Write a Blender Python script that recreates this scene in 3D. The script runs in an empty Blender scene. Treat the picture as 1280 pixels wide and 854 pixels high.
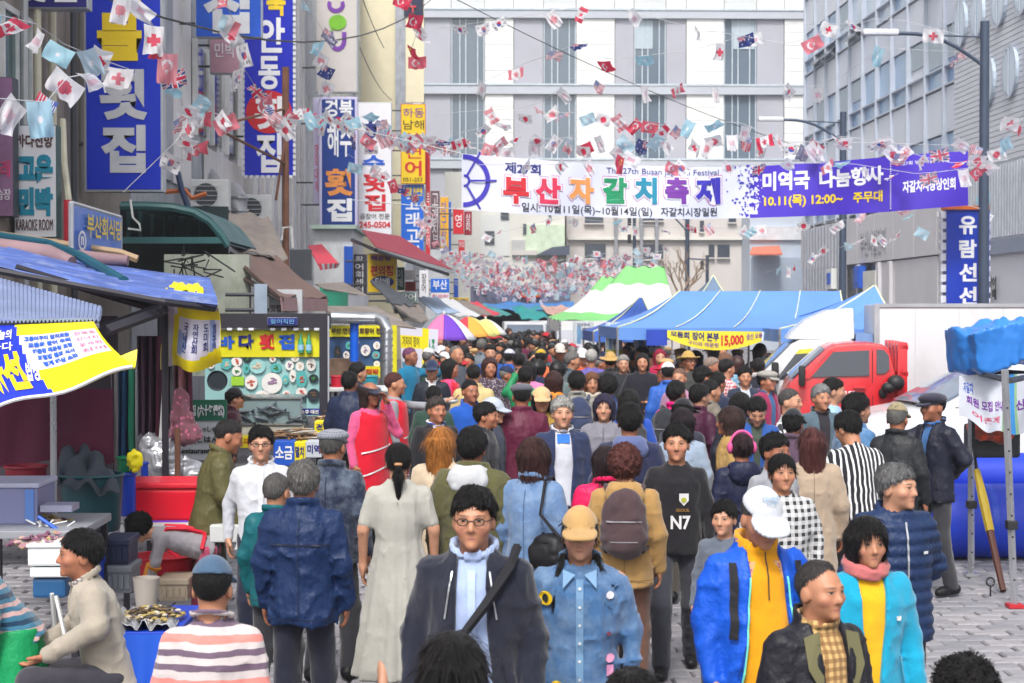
import bpy,bmesh,math,random
import numpy as np
from mathutils import Vector,Matrix
random.seed(7); RNG = np.random.default_rng(7)
SC = bpy.context.scene; COL = SC.collection
R_ = math.radians
# ------------------------------------------------------------------ camera
FPX,VPX,HZN,CAMZ = 2130.0,590.0,385.0,2.42
PITCH = math.atan((427 - HZN) / FPX); YAW = math.atan((640 - VPX) / FPX)
cam_d = bpy.data.cameras.new('camera'); cam = bpy.data.objects.new('camera',cam_d); COL.objects.link(cam)
cam_d.sensor_width = 36; cam_d.lens = 36 * FPX / 1280; cam_d.clip_end = 3000; cam_d.clip_start = .1
cam.location = (0,0,CAMZ); cam.rotation_euler = (math.pi / 2 - PITCH,0,-YAW)
cam_d.dof.use_dof = True; cam_d.dof.focus_distance = 12; cam_d.dof.aperture_fstop = 6.3
SC.camera = cam
# ------------------------------------------------------------------ daylight (bright overcast)
SUN_EL,SUN_AZ = R_(52),R_(192)
wd = bpy.data.worlds.new('World'); SC.world = wd; wd.use_nodes = True
nt = wd.node_tree; nt.nodes.clear()
sky = nt.nodes.new('ShaderNodeTexSky'); sky.sky_type = 'NISHITA'; sky.sun_disc = False
sky.sun_elevation = SUN_EL; sky.sun_rotation = SUN_AZ; sky.air_density = 1.0; sky.dust_density = 4.0; sky.ozone_density = 1.0
hs = nt.nodes.new('ShaderNodeHueSaturation'); hs.inputs['Saturation'].default_value = .22
bg = nt.nodes.new('ShaderNodeBackground'); bg.inputs[1].default_value = .15
wo = nt.nodes.new('ShaderNodeOutputWorld')
nt.links.new(sky.outputs[0],hs.inputs['Color']); nt.links.new(hs.outputs[0],bg.inputs[0]); nt.links.new(bg.outputs[0],wo.inputs[0])
sl = bpy.data.lights.new('sun','SUN'); sl.energy = 1.5; sl.angle = R_(10); sl.color = (1,.96,.89)
so = bpy.data.objects.new('sun',sl); COL.objects.link(so)
# light travels from the sun position (behind and to the left of the camera)
sd = Vector((math.sin(SUN_AZ) * math.cos(SUN_EL),math.cos(SUN_AZ) * math.cos(SUN_EL),math.sin(SUN_EL)))
sd.x = -abs(sd.x)
sky.sun_rotation = math.atan2(sd.x,sd.y)
so.rotation_euler = sd.to_track_quat('Z','Y').to_euler()
SC.view_settings.view_transform = 'Standard'; SC.view_settings.look = 'None'
SC.view_settings.exposure = .76; SC.view_settings.gamma = 1
SC.render.engine = 'CYCLES'
try:
 SC.cycles.use_denoising = True; SC.cycles.max_bounces = 5; SC.cycles.diffuse_bounces = 3; SC.cycles.glossy_bounces = 2
 SC.cycles.transmission_bounces = 3; SC.cycles.transparent_max_bounces = 6; SC.cycles.use_adaptive_sampling = True
 SC.cycles.caustics_reflective = False; SC.cycles.caustics_refractive = False
except Exception: pass
# ------------------------------------------------------------------ photo pixels -> points in the place
_fw = Vector((math.sin(YAW) * math.cos(PITCH),math.cos(YAW) * math.cos(PITCH),-math.sin(PITCH)))
_rt = Vector((math.cos(YAW),-math.sin(YAW),0)); _up = _rt.cross(_fw)
def ray(u,v): return _fw * FPX + _rt * (u - 640) + _up * (427 - v)
def P(u,v,Y):
 d = ray(u,v); return Vector((0,0,CAMZ)) + d * (Y / d.y)
def PX(u,v,X):
 d = ray(u,v); return Vector((0,0,CAMZ)) + d * (X / d.x)
def PZ(u,v,z=0.0):
 d = ray(u,v); return Vector((0,0,CAMZ)) + d * ((z - CAMZ) / d.z)
# ------------------------------------------------------------------ materials
def S(r,g=None,b=None,f=.9):
 if g is None: g = b = r
 o = []
 for c in (r,g,b):
  c /= 255.0; o.append((c / 12.92 if c <= .04045 else ((c + .055) / 1.055) ** 2.4) * f)
 return (o[0],o[1],o[2],1)
_M = {}
class NT:
 def __init__(s,name):
  s.m = bpy.data.materials.new(name); s.m.use_nodes = True; s.t = s.m.node_tree
  s.b = s.t.nodes['Principled BSDF']
 def n(s,kind,**kw):
  x = s.t.nodes.new(kind)
  for k,v in kw.items():
   if k.startswith('_'): x.inputs[int(k[1:])].default_value = v
   elif hasattr(x,k): setattr(x,k,v)
   else: x.inputs[k].default_value = v
  return x
 def l(s,a,b): s.t.links.new(a,b)
 def math(s,op,a,b=None,clamp=False):
  x = s.n('ShaderNodeMath',operation=op,use_clamp=clamp)
  for i,q in enumerate((a,b)):
   if q is None: continue
   if isinstance(q,(int,float)): x.inputs[i].default_value = q
   else: s.l(q,x.inputs[i])
  return x.outputs[0]
 def mix(s,f,a,b,mode='MIX'):
  x = s.n('ShaderNodeMix',data_type='RGBA',blend_type=mode)
  for i,q in ((0,f),(6,a),(7,b)):
   if isinstance(q,(int,float,tuple)): x.inputs[i].default_value = q
   else: s.l(q,x.inputs[i])
  return x.outputs[2]
 def coord(s,which='Object'): return s.n('ShaderNodeTexCoord').outputs[which]
 def noise(s,vec,scale,detail=3,rough=.55,vscale=None):
  x = s.n('ShaderNodeTexNoise'); x.inputs['Scale'].default_value = scale; x.inputs['Detail'].default_value = detail; x.inputs['Roughness'].default_value = rough
  if vscale:
   mp = s.n('ShaderNodeMapping'); mp.inputs['Scale'].default_value = vscale; s.l(vec,mp.inputs['Vector']); vec = mp.outputs[0]
  s.l(vec,x.inputs['Vector']); return x.outputs[0]
 def ramp(s,f,lo,hi,a=0.0,b=1.0):
  x = s.n('ShaderNodeMapRange'); x.inputs[1].default_value = lo; x.inputs[2].default_value = hi; x.inputs[3].default_value = a; x.inputs[4].default_value = b
  s.l(f,x.inputs[0]); return x.outputs[0]
 def bump(s,h,strength=.3,dist=.01):
  x = s.n('ShaderNodeBump'); x.inputs['Strength'].default_value = strength; x.inputs['Distance'].default_value = dist
  s.l(h,x.inputs['Height']); s.l(x.outputs[0],s.b.inputs['Normal'])
def M(name,rgb,rough=.6,metal=0.0,var=.16,vs=2.5,bump=.0,bs=40,spec=.4,stain=None,trans=0,alpha=1,emit=0,stretch=None):
 if name in _M: return _M[name]
 t = NT(name); b = t.b
 b.inputs['Roughness'].default_value = rough; b.inputs['Metallic'].default_value = metal; b.inputs['Specular IOR Level'].default_value = spec
 co = t.coord()
 n1 = t.noise(co,vs,4,.6,stretch); f = t.ramp(n1,.3,.7,1 - var,1 + var * .6)
 c = t.mix(1.0,rgb,f,'MULTIPLY')
 if stain:
  n2 = t.noise(co,vs * 2.2,5,.7,(1,1,.25)); c = t.mix(t.ramp(n2,.52,.75,0,.7),c,stain)
 t.l(c,b.inputs['Base Color'])
 rr = t.ramp(n1,.3,.7,max(.03,rough - .08),min(1,rough + .08)); t.l(rr,b.inputs['Roughness'])
 if bump: t.bump(t.noise(co,bs,3),bump)
 if trans: b.inputs['Transmission Weight'].default_value = trans
 if emit: b.inputs['Emission Color'].default_value = rgb; b.inputs['Emission Strength'].default_value = emit
 if alpha < 1: b.inputs['Alpha'].default_value = alpha
 _M[name] = t.m; return t.m
# ------------------------------------------------------------------ mesh collecting
ORG = {}
class MB:
 def __init__(s): s.v = []; s.f = []; s.m = []; s.tw = []
 def add(s,vs,fs,mi=0):
  o = len(s.v); s.v.extend([tuple(p) for p in vs]); s.f.extend([tuple(i + o for i in f) for f in fs]); s.m.extend([mi] * len(fs)); return s
 def box(s,c,d,rz=0,mi=0,R=None):
  x,y,z = d[0] / 2,d[1] / 2,d[2] / 2
  vs = [Vector(q) for q in ((-x,-y,-z),(x,-y,-z),(x,y,-z),(-x,y,-z),(-x,-y,z),(x,-y,z),(x,y,z),(-x,y,z))]
  if R is not None: vs = [R @ q for q in vs]
  elif rz: m = Matrix.Rotation(rz,3,'Z'); vs = [m @ q for q in vs]
  c = Vector(c)
  return s.add([q + c for q in vs],[(0,3,2,1),(4,5,6,7),(0,1,5,4),(1,2,6,5),(2,3,7,6),(3,0,4,7)],mi)
 def bx(s,x0,x1,y0,y1,z0,z1,mi=0): return s.box(((x0 + x1) / 2,(y0 + y1) / 2,(z0 + z1) / 2),(abs(x1 - x0),abs(y1 - y0),abs(z1 - z0)),mi=mi)
 def tube(s,pts,r,n=8,mi=0,cap=True):
  pts = [Vector(p) for p in pts]; rs = r if isinstance(r,(list,tuple)) else [r] * len(pts)
  vs = []; up = Vector((0,0,1))
  for i,p in enumerate(pts):
   t = (pts[min(i + 1,len(pts) - 1)] - pts[max(i - 1,0)]).normalized()
   a = t.cross(up if abs(t.z) < .95 else Vector((1,0,0))).normalized(); b = t.cross(a)
   for j in range(n):
    w = 2 * math.pi * j / n; vs.append(p + (a * math.cos(w) + b * math.sin(w)) * rs[i])
  fs = [(i * n + j,i * n + (j + 1) % n,(i + 1) * n + (j + 1) % n,(i + 1) * n + j) for i in range(len(pts) - 1) for j in range(n)]
  if cap: fs += [tuple(range(n - 1,-1,-1)),tuple(range((len(pts) - 1) * n,len(pts) * n))]
  return s.add(vs,fs,mi)
 def grid(s,fn,nu,nv,mi=0,thick=0):
  vs = [Vector(fn(i / nu,j / nv)) for j in range(nv + 1) for i in range(nu + 1)]; w = nu + 1
  fs = [(j * w + i,j * w + i + 1,(j + 1) * w + i + 1,(j + 1) * w + i) for j in range(nv) for i in range(nu)]
  if thick:
   e = 1e-4; n = len(vs)
   nn = []
   for j in range(nv + 1):
    for i in range(nu + 1):
     a = vs[j * w + min(i + 1,nu)] - vs[j * w + max(i - 1,0)]; b = vs[min(j + 1,nv) * w + i] - vs[max(j - 1,0) * w + i]
     nn.append(a.cross(b).normalized() * thick)
   s.tw.append((len(s.f),len(fs)))
   v2 = [p - q for p,q in zip(vs,nn)]
   f2 = [tuple(n + k for k in reversed(f)) for f in fs]
   bd = [i for i in range(w)] + [j * w + nu for j in range(1,nv + 1)] + [nv * w + i for i in range(nu - 1,-1,-1)] + [j * w for j in range(nv - 1,0,-1)]
   side = [(bd[(i + 1) % len(bd)],bd[i],n + bd[i],n + bd[(i + 1) % len(bd)]) for i in range(len(bd))]
   return s.add(vs + v2,fs + f2 + side,mi)
  return s.add(vs,fs,mi)
 def ell(s,c,r,nu=12,nv=8,mi=0,R=None):
  c = Vector(c); vs = []; fs = []
  for j in range(nv + 1):
   a = math.pi * j / nv
   for i in range(nu):
    b = 2 * math.pi * i / nu; q = Vector((r[0] * math.sin(a) * math.cos(b),r[1] * math.sin(a) * math.sin(b),r[2] * math.cos(a)))
    vs.append(c + (R @ q if R is not None else q))
  for j in range(nv):
   for i in range(nu): fs.append((j * nu + i,(j + 1) * nu + i,(j + 1) * nu + (i + 1) % nu,j * nu + (i + 1) % nu))
  return s.add(vs,fs,mi)
 def lathe(s,prof,c,n=16,mi=0):
  c = Vector(c); vs = [c + Vector((r * math.cos(2 * math.pi * i / n),r * math.sin(2 * math.pi * i / n),z)) for r,z in prof for i in range(n)]
  fs = [(j * n + i,j * n + (i + 1) % n,(j + 1) * n + (i + 1) % n,(j + 1) * n + i) for j in range(len(prof) - 1) for i in range(n)]
  return s.add(vs,fs,mi)
 def prism(s,poly,axis,a,b,mi=0):
  """poly: 2-D outline; axis 'x','y','z' is the extrusion direction from a to b."""
  def pt(p,t): return {'x': (t,p[0],p[1]),'y': (p[0],t,p[1]),'z': (p[0],p[1],t)}[axis]
  n = len(poly); vs = [pt(p,a) for p in poly] + [pt(p,b) for p in poly]
  fs = [tuple(range(n)),tuple(range(2 * n - 1,n - 1,-1))] + [(i,n + i,n + (i + 1) % n,(i + 1) % n) for i in range(n)]
  return s.add(vs,fs,mi)
 def mesh(s,name,mats,smooth=False,org=(0,0,0),bevel=0,bseg=2):
  me = bpy.data.meshes.new(name); o = Vector(org)
  for a,n in s.tw: s.m[a + n:a + 2 * n] = s.m[a:a + n]
  me.from_pydata([(p[0] - o.x,p[1] - o.y,p[2] - o.z) for p in s.v],[],s.f)
  for m in (mats if isinstance(mats,(list,tuple)) else [mats]): me.materials.append(m)
  if any(s.m): me.polygons.foreach_set('material_index',s.m)
  bm = bmesh.new(); bm.from_mesh(me); bmesh.ops.recalc_face_normals(bm,faces=bm.faces)
  if bevel:
   bmesh.ops.remove_doubles(bm,verts=bm.verts,dist=1e-5)
   ed = [e for e in bm.edges if len(e.link_faces) == 2 and e.calc_face_angle(0) > .5]
   bmesh.ops.bevel(bm,geom=ed,offset=bevel,segments=bseg,profile=.6,affect='EDGES',clamp_overlap=True)
  bm.to_mesh(me); bm.free()
  if smooth: me.polygons.foreach_set('use_smooth',[True] * len(me.polygons)); 
  if smooth and hasattr(me,'set_sharp_from_angle') and smooth != 2: me.set_sharp_from_angle(angle=R_(40))
  me.update(); return me
 def build(s,name,mats,parent=None,smooth=False,bevel=0,color=None,bseg=2):
  org = ORG.get(parent,Vector((0,0,0))) if parent else Vector((0,0,0))
  o = bpy.data.objects.new(name,s.mesh(name,mats,smooth,org,bevel,bseg)); COL.objects.link(o)
  if parent: o.parent = parent; ORG[o] = org
  if color: o.color = color
  return o
def thing(name,label,cat,loc=(0,0,0),group=None,rz=0):
 o = bpy.data.objects.new(name,None); COL.objects.link(o); o.location = loc; o.rotation_euler = (0,0,rz); o.empty_display_size = .2
 o['label'] = label; o['category'] = cat
 if group: o['group'] = group
 ORG[o] = Vector(loc); return o
def tag(o,label=None,cat=None,group=None,kind=None):
 if label: o['label'] = label
 if cat: o['category'] = cat
 if group: o['group'] = group
 if kind: o['kind'] = kind
 return o
def struct(o): o['kind'] = 'structure'; return o
def new_ob(name,me,parent=None,loc=(0,0,0),color=None):
 o = bpy.data.objects.new(name,me); COL.objects.link(o); o.location = loc
 if parent: o.parent = parent; ORG[o] = ORG.get(parent,Vector())
 if color: o.color = color
 return o
# ------------------------------------------------------------------ lettering
_TX = {}
def glyphs(txt,bold=.02,space=1.0):
 k = (txt,bold,space)
 if k in _TX: return _TX[k]
 cu = bpy.data.curves.new('lettering','FONT'); cu.body = txt; cu.size = 1; cu.resolution_u = 3; cu.offset = bold; cu.fill_mode = 'FRONT'; cu.extrude = 0
 cu.align_x = 'CENTER'; cu.space_line = .92; cu.space_character = space
 ob = bpy.data.objects.new('lettering',cu); me = bpy.data.meshes.new_from_object(ob)
 n = len(me.vertices); co = np.zeros(n * 3); me.vertices.foreach_get('co',co); co = co.reshape(-1,3)
 fs = [tuple(p.vertices) for p in me.polygons]
 bpy.data.objects.remove(ob); bpy.data.curves.remove(cu); bpy.data.meshes.remove(me)
 _TX[k] = (co,fs); return _TX[k]
def letter_mb(txt,o,ex,ez,w,h,bold=.02,mi=0,mb=None,depth=.012,keep=False,skew=0):
 """Solid letters fitted into a w x h box centred at o; ex / ez unit vectors along the line and up."""
 co,fs = glyphs(txt,bold)
 if not len(co): return mb or MB()
 lo,hi = co.min(0),co.max(0); c = (lo + hi) / 2; d = np.maximum(hi - lo,1e-6)
 sx,sy = w / d[0],h / d[1]
 if keep: sx = sy = min(sx,sy)
 mb = mb or MB(); ex = Vector(ex); ez = Vector(ez); nn = ex.cross(ez)
 vs = [Vector(o) + ex * ((p[0] - c[0]) * sx + skew * (p[1] - c[1]) * sy) + ez * ((p[1] - c[1]) * sy) for p in co]
 n = len(vs); back = [p - nn * depth for p in vs]
 ec = {}
 for f in fs:
  for i in range(len(f)):
   a,b = f[i],f[(i + 1) % len(f)]
   if (b,a) in ec: del ec[(b,a)]
   else: ec[(a,b)] = 1
 return mb.add(vs + back,list(fs) + [(b,a,n + a,n + b) for a,b in ec],mi)
# ------------------------------------------------------------------ figures: smooth unions meshed as one continuous surface
def axis(lo,hi,fl,fh,fine,coarse):
 a = []; x = lo
 while x < hi:
  a.append(x); x += fine if fl - coarse < x < fh else coarse
 a.append(x); a.append(x + coarse); return np.array(a,dtype=np.float32)
class Field:
 def __init__(s,xs,ys,zs):
  s.xs,s.ys,s.zs = xs,ys,zs; s.D = np.full((len(xs),len(ys),len(zs)),1.0,np.float32)
 def sl(s,lo,hi,pad):
  r = []
  for a,l,h in ((s.xs,lo[0],hi[0]),(s.ys,lo[1],hi[1]),(s.zs,lo[2],hi[2])):
   i = int(np.searchsorted(a,l - pad)); j = int(np.searchsorted(a,h + pad)); r.append(slice(i,max(j,i)))
  return tuple(r)
 def pts(s,q): return s.xs[q[0]][:,None,None],s.ys[q[1]][None,:,None],s.zs[q[2]][None,None,:]
 def put(s,q,d,k=.0,sub=False):
  if d.size == 0: return
  a = s.D[q]
  if sub: s.D[q] = np.maximum(a,-d)
  elif k <= 0: s.D[q] = np.minimum(a,d)
  else:
   h = np.clip(.5 + .5 * (a - d) / k,0,1); s.D[q] = a * (1 - h) + d * h - k * h * (1 - h)
 def cap(s,a,b,r1,r2,k=.03,sub=False):
  a = np.array(a,np.float32); b = np.array(b,np.float32); m = max(r1,r2)
  q = s.sl(np.minimum(a,b) - m,np.maximum(a,b) + m,.07); x,y,z = s.pts(q)
  ba = b - a; L = float(ba @ ba) + 1e-9
  px,py,pz = x - a[0],y - a[1],z - a[2]
  h = np.clip((px * ba[0] + py * ba[1] + pz * ba[2]) / L,0,1)
  d = np.sqrt((px - h * ba[0]) ** 2 + (py - h * ba[1]) ** 2 + (pz - h * ba[2]) ** 2) - (r1 + (r2 - r1) * h)
  s.put(q,d.astype(np.float32),k,sub)
 def ell(s,c,r,k=.03,sub=False,R=None,o=None,cut=None):
  """ellipsoid; with a frame (R, o) c is in that frame."""
  c = np.array(c,np.float32); r = np.array(r,np.float32)
  if R is not None: w = R @ c + o; ext = np.abs(R) @ r
  else: w = c; ext = r
  q = s.sl(w - ext,w + ext,.07); x,y,z = s.pts(q)
  px,py,pz = x - w[0],y - w[1],z - w[2]
  if R is not None:
   px,py,pz = (px * R[0,0] + py * R[1,0] + pz * R[2,0],px * R[0,1] + py * R[1,1] + pz * R[2,1],px * R[0,2] + py * R[1,2] + pz * R[2,2])
  k0 = np.sqrt((px / r[0]) ** 2 + (py / r[1]) ** 2 + (pz / r[2]) ** 2); k1 = np.sqrt((px / r[0] ** 2) ** 2 + (py / r[1] ** 2) ** 2 + (pz / r[2] ** 2) ** 2) + 1e-6
  d = k0 * (k0 - 1) / k1
  if cut is not None: d = np.maximum(d,cut(px + c[0],py + c[1],pz + c[2]))
  s.put(q,d.astype(np.float32),k,sub)
 def loc(s,R,o):
  x,y,z = s.pts((slice(None),) * 3); x = x - o[0]; y = y - o[1]; z = z - o[2]
  return (x * R[0,0] + y * R[1,0] + z * R[2,0],x * R[0,1] + y * R[1,1] + z * R[2,1],x * R[0,2] + y * R[1,2] + z * R[2,2])
 def loft(s,R,o,tab,k=.03,pleat=0,npl=14,ph=0,cen=None):
  """tab rows: z, rx, ry, y-offset, in the frame."""
  x,y,z = s.loc(R,o); t = np.array(tab,np.float32)
  rx = np.interp(z,t[:,0],t[:,1]); ry = np.interp(z,t[:,0],t[:,2]); yo = np.interp(z,t[:,0],t[:,3])
  y = y - yo
  e = np.sqrt((x / rx) ** 2 + (y / ry) ** 2)
  if pleat:
   th = np.arctan2(y,x); fall = np.clip((t[-1,0] - z) / (t[-1,0] - t[0,0]),0,1) ** 1.2
   e = e + pleat * fall * (np.sin(npl * th + ph) + .5 * np.sin((npl * 2 - 5) * th + 2 * ph))
  d = (e - 1) * np.minimum(rx,ry)
  d = np.maximum(d,np.maximum(t[0,0] - z,z - t[-1,0]))
  s.put((slice(None),) * 3,d.astype(np.float32),k)
 def mesh(s):
  D,xs,ys,zs = s.D,s.xs,s.ys,s.zs; sg = D < 0; g = sg.astype(np.int8)
  c = g[:-1,:-1,:-1] + g[1:,:-1,:-1] + g[:-1,1:,:-1] + g[1:,1:,:-1] + g[:-1,:-1,1:] + g[1:,:-1,1:] + g[:-1,1:,1:] + g[1:,1:,1:]
  act = (c > 0) & (c < 8); I,J,K = np.nonzero(act); n = len(I)
  idx = np.full(act.shape,-1,np.int32); idx[I,J,K] = np.arange(n)
  acc = np.zeros((n,3)); cnt = np.zeros(n)
  ax = (xs,ys,zs)
  for a in range(3):
   for p in (0,1):
    for r in (0,1):
     o0 = [0,0,0]; oth = [i for i in range(3) if i != a]; o0[oth[0]] = p; o0[oth[1]] = r; o1 = list(o0); o1[a] = 1
     i0 = (I + o0[0],J + o0[1],K + o0[2]); i1 = (I + o1[0],J + o1[1],K + o1[2])
     va = D[i0]; vb = D[i1]; m = (va < 0) != (vb < 0)
     t = np.where(m,va / np.where(m,va - vb,1),0)
     for q in range(3):
      pa = ax[q][i0[q]]; pb = ax[q][i1[q]]; acc[:,q] += np.where(m,pa + (pb - pa) * t,0)
     cnt += m
  V = acc / np.maximum(cnt,1)[:,None]; Fs = []
  for a in range(3):
   lo = [slice(None)] * 3; hi = [slice(None)] * 3; lo[a] = slice(0,-1); hi[a] = slice(1,None)
   d = sg[tuple(lo)] != sg[tuple(hi)]; E = np.array(np.nonzero(d)).T; b,e = [i for i in range(3) if i != a]
   if not len(E): continue
   E = E[(E[:,b] > 0) & (E[:,e] > 0) & (E[:,b] < act.shape[b]) & (E[:,e] < act.shape[e])]
   def ce(db,de):
    q = E.copy(); q[:,b] -= db; q[:,e] -= de; return idx[q[:,0],q[:,1],q[:,2]]
   Q = np.stack([ce(1,1),ce(0,1),ce(0,0),ce(1,0)],1)
   neg = sg[E[:,0],E[:,1],E[:,2]]
   fl = ~neg if a != 1 else neg
   Q[fl] = Q[fl][:,::-1]; Fs.append(Q)
  Fq = np.concatenate(Fs) if Fs else np.zeros((0,4),int)
  return V,Fq[(Fq >= 0).all(1)]
def lattice(f,q,sp,seed,ridge=False):
 """smooth value noise on the (rectilinear) field, -1..1, lattice spacing sp; rotated lattices are not needed."""
 g = np.random.default_rng(seed); W = []
 for a,d in zip((f.xs[q[0]],f.ys[q[1]],f.zs[q[2]]),sp):
  t = (a - a[0]) / d + g.random(); n = int(t[-1]) + 2; i = t.astype(int); u = t - i; u = u * u * (3 - 2 * u)
  m = np.zeros((len(a),n + 1),np.float32); m[np.arange(len(a)),i] = 1 - u; m[np.arange(len(a)),i + 1] = u; W.append(m)
 L = g.uniform(-1,1,(W[0].shape[1],W[1].shape[1],W[2].shape[1])).astype(np.float32)
 r = np.einsum('ia,abc->ibc',W[0],L); r = np.einsum('jb,ibc->ijc',W[1],r); r = np.einsum('kc,ijc->ijk',W[2],r)
 return 1 - 2.4 * np.abs(r) if ridge else r
ALL = (slice(None),) * 3
def fold_(f,sp,seed): return .4 - np.exp(-7 * np.abs(lattice(f,ALL,sp,seed)))
def np_mesh(name,V,Fq,mats,attr=None,smooth=True,mi=None):
 me = bpy.data.meshes.new(name); n,f = len(V),len(Fq)
 me.vertices.add(n); me.vertices.foreach_set('co',np.asarray(V,np.float32).ravel())
 me.loops.add(f * 4); me.loops.foreach_set('vertex_index',np.asarray(Fq,np.int32).ravel())
 me.polygons.add(f); me.polygons.foreach_set('loop_start',np.arange(0,f * 4,4,dtype=np.int32))
 if smooth: me.polygons.foreach_set('use_smooth',np.ones(f,bool))
 for m in mats: me.materials.append(m)
 if mi is not None: me.polygons.foreach_set('material_index',np.asarray(mi,np.int32))
 if attr is not None:
  a = me.attributes.new('hl','FLOAT_VECTOR','POINT'); a.data.foreach_set('vector',np.asarray(attr,np.float32).ravel())
 me.update(); me.validate(); return me
def rot(ax,a):
 return np.array(Matrix.Rotation(a,3,ax),dtype=np.float32)
# ---- materials of people
def skin_mat():
 t = NT('skin'); b = t.b
 at = t.n('ShaderNodeAttribute',attribute_name='hl',attribute_type='GEOMETRY'); sp = t.n('ShaderNodeSeparateXYZ'); t.l(at.outputs['Vector'],sp.inputs[0])
 x,y,z = sp.outputs; ax = t.math('ABSOLUTE',x)
 base = t.n('ShaderNodeObjectInfo').outputs['Color']
 n = t.noise(t.coord(),22,4); c = t.mix(1.0,base,t.ramp(n,.3,.7,.86,1.06),'MULTIPLY')
 front = t.math('LESS_THAN',y,-.055)
 def blob(cx,cz,rx,rz,soft=.35):
  dx = t.math('DIVIDE',t.math('SUBTRACT',ax,cx),rx); dz = t.math('DIVIDE',t.math('SUBTRACT',z,cz),rz)
  r = t.math('ADD',t.math('MULTIPLY',dx,dx),t.math('MULTIPLY',dz,dz))
  return t.math('MULTIPLY',t.ramp(r,1 - soft,1 + soft,1,0),front)
 c = t.mix(t.math('MULTIPLY',blob(.045,-.03,.022,.02,.9),.3),c,(.62,.22,.17,1))
 c = t.mix(t.math('MULTIPLY',blob(0,-.063,.020,.008),.6),c,(.40,.14,.12,1))
 c = t.mix(t.math('MULTIPLY',blob(0,-.0625,.018,.0014),.7),c,(.1,.03,.03,1))
 c = t.mix(t.math('MULTIPLY',blob(.032,.029,.020,.0046,.8),.7),c,(.035,.025,.022,1))
 c = t.mix(t.math('MULTIPLY',blob(.032,.0085,.0150,.0040),.8),c,(.36,.30,.27,1))
 c = t.mix(blob(.032,.0085,.0072,.0044),c,(.02,.014,.012,1))
 c = t.mix(t.math('MULTIPLY',blob(.032,.0130,.0172,.0022),.85),c,(.03,.02,.016,1))
 t.l(c,b.inputs['Base Color']); b.inputs['Roughness'].default_value = .52; b.inputs['Subsurface Weight'].default_value = .0
 t.bump(t.noise(t.coord(),160,2),.12,.004); return t.m
def cloth_mat(name,pat=None,c2=(.8,.8,.8,1),c3=None,f=1.0,rough=.85,fine=420,sheen=.25,bump=.5):
 t = NT(name); b = t.b; co = t.coord(); c = t.n('ShaderNodeObjectInfo').outputs['Color']
 sp = t.n('ShaderNodeSeparateXYZ'); t.l(co,sp.inputs[0]); x,y,z = sp.outputs
 wob = t.math('MULTIPLY',t.math('SUBTRACT',t.noise(co,7,2),.5),.03)
 def band(v,freq,lo): return t.math('GREATER_THAN',t.math('FRACT',t.math('MULTIPLY',t.math('ADD',v,wob),freq)),lo)
 if pat == 'hstripe':
  c = t.mix(band(z,f,.55),c,c2)
  if c3: c = t.mix(band(z,f / 3.0,.82),c,c3)
 elif pat == 'vstripe': c = t.mix(band(x,f,.62),c,c2)
 elif pat == 'plaid':
  c = t.mix(t.math('MULTIPLY',band(x,f,.5),.6),c,c2); c = t.mix(t.math('MULTIPLY',band(z,f,.5),.6),c,c2)
  if c3: c = t.mix(t.math('MULTIPLY',band(z,f / 2,.9),.8),c,c3)
 elif pat == 'fleck':
  v = t.n('ShaderNodeTexVoronoi'); v.inputs['Scale'].default_value = f; t.l(co,v.inputs['Vector']); c = t.mix(t.ramp(v.outputs['Distance'],.25,.35,1,0),c,c2)
 elif pat == 'denim':
  c = t.mix(t.ramp(t.noise(co,9,5,.7),.42,.75,0,.3),c,c2)
 n = t.noise(co,5,5,.65); c = t.mix(1.0,c,t.ramp(n,.3,.72,.87,1.06),'MULTIPLY')
 t.l(c,b.inputs['Base Color']); b.inputs['Roughness'].default_value = rough; b.inputs['Sheen Weight'].default_value = sheen; b.inputs['Specular IOR Level'].default_value = .25
 h = t.math('ADD',t.noise(co,13,4,.6,(1,1,.55)),t.math('MULTIPLY',t.noise(co,fine,1),.12))
 t.bump(h,min(1,bump * 1.1),.02); return t.m
def hair_mat(name='hair',scale=(95,95,12),rough=.42):
 t = NT(name); b = t.b; c = t.n('ShaderNodeObjectInfo').outputs['Color']; co = t.coord()
 n = t.noise(co,1.0,4,.7,(scale[0],scale[1],scale[2])); c = t.mix(1.0,c,t.ramp(n,.3,.7,.45,1.5),'MULTIPLY')
 t.l(c,b.inputs['Base Color']); b.inputs['Roughness'].default_value = rough; b.inputs['Specular IOR Level'].default_value = .3
 t.bump(n,.9,.02); return t.m
SKIN = skin_mat(); HAIR = hair_mat(); CURL = hair_mat('curly_hair',(55,55,55),.6)
CLOTH = cloth_mat('cloth'); NYLON = cloth_mat('nylon',rough=.5,sheen=0,fine=60,bump=.75); KNIT = cloth_mat('knit',fine=200)
DENIM = cloth_mat('denim','denim',(.42,.52,.62,1)); LEATHER = cloth_mat('leather',rough=.45,sheen=0,fine=150,bump=.35)
BLACK = S(26,25,29); NAVY = S(28,36,62); CHAR = S(52,52,58)
SKINS = [S(200,140,108,f=.8),S(186,122,92,f=.8),S(208,152,122,f=.8),S(170,108,80,f=.8)]
HBLK = S(19,17,18); HBRN = S(62,36,34); HGRY = S(110,108,106); HWHT = S(176,174,170); HGLD = S(176,112,52)
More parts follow.
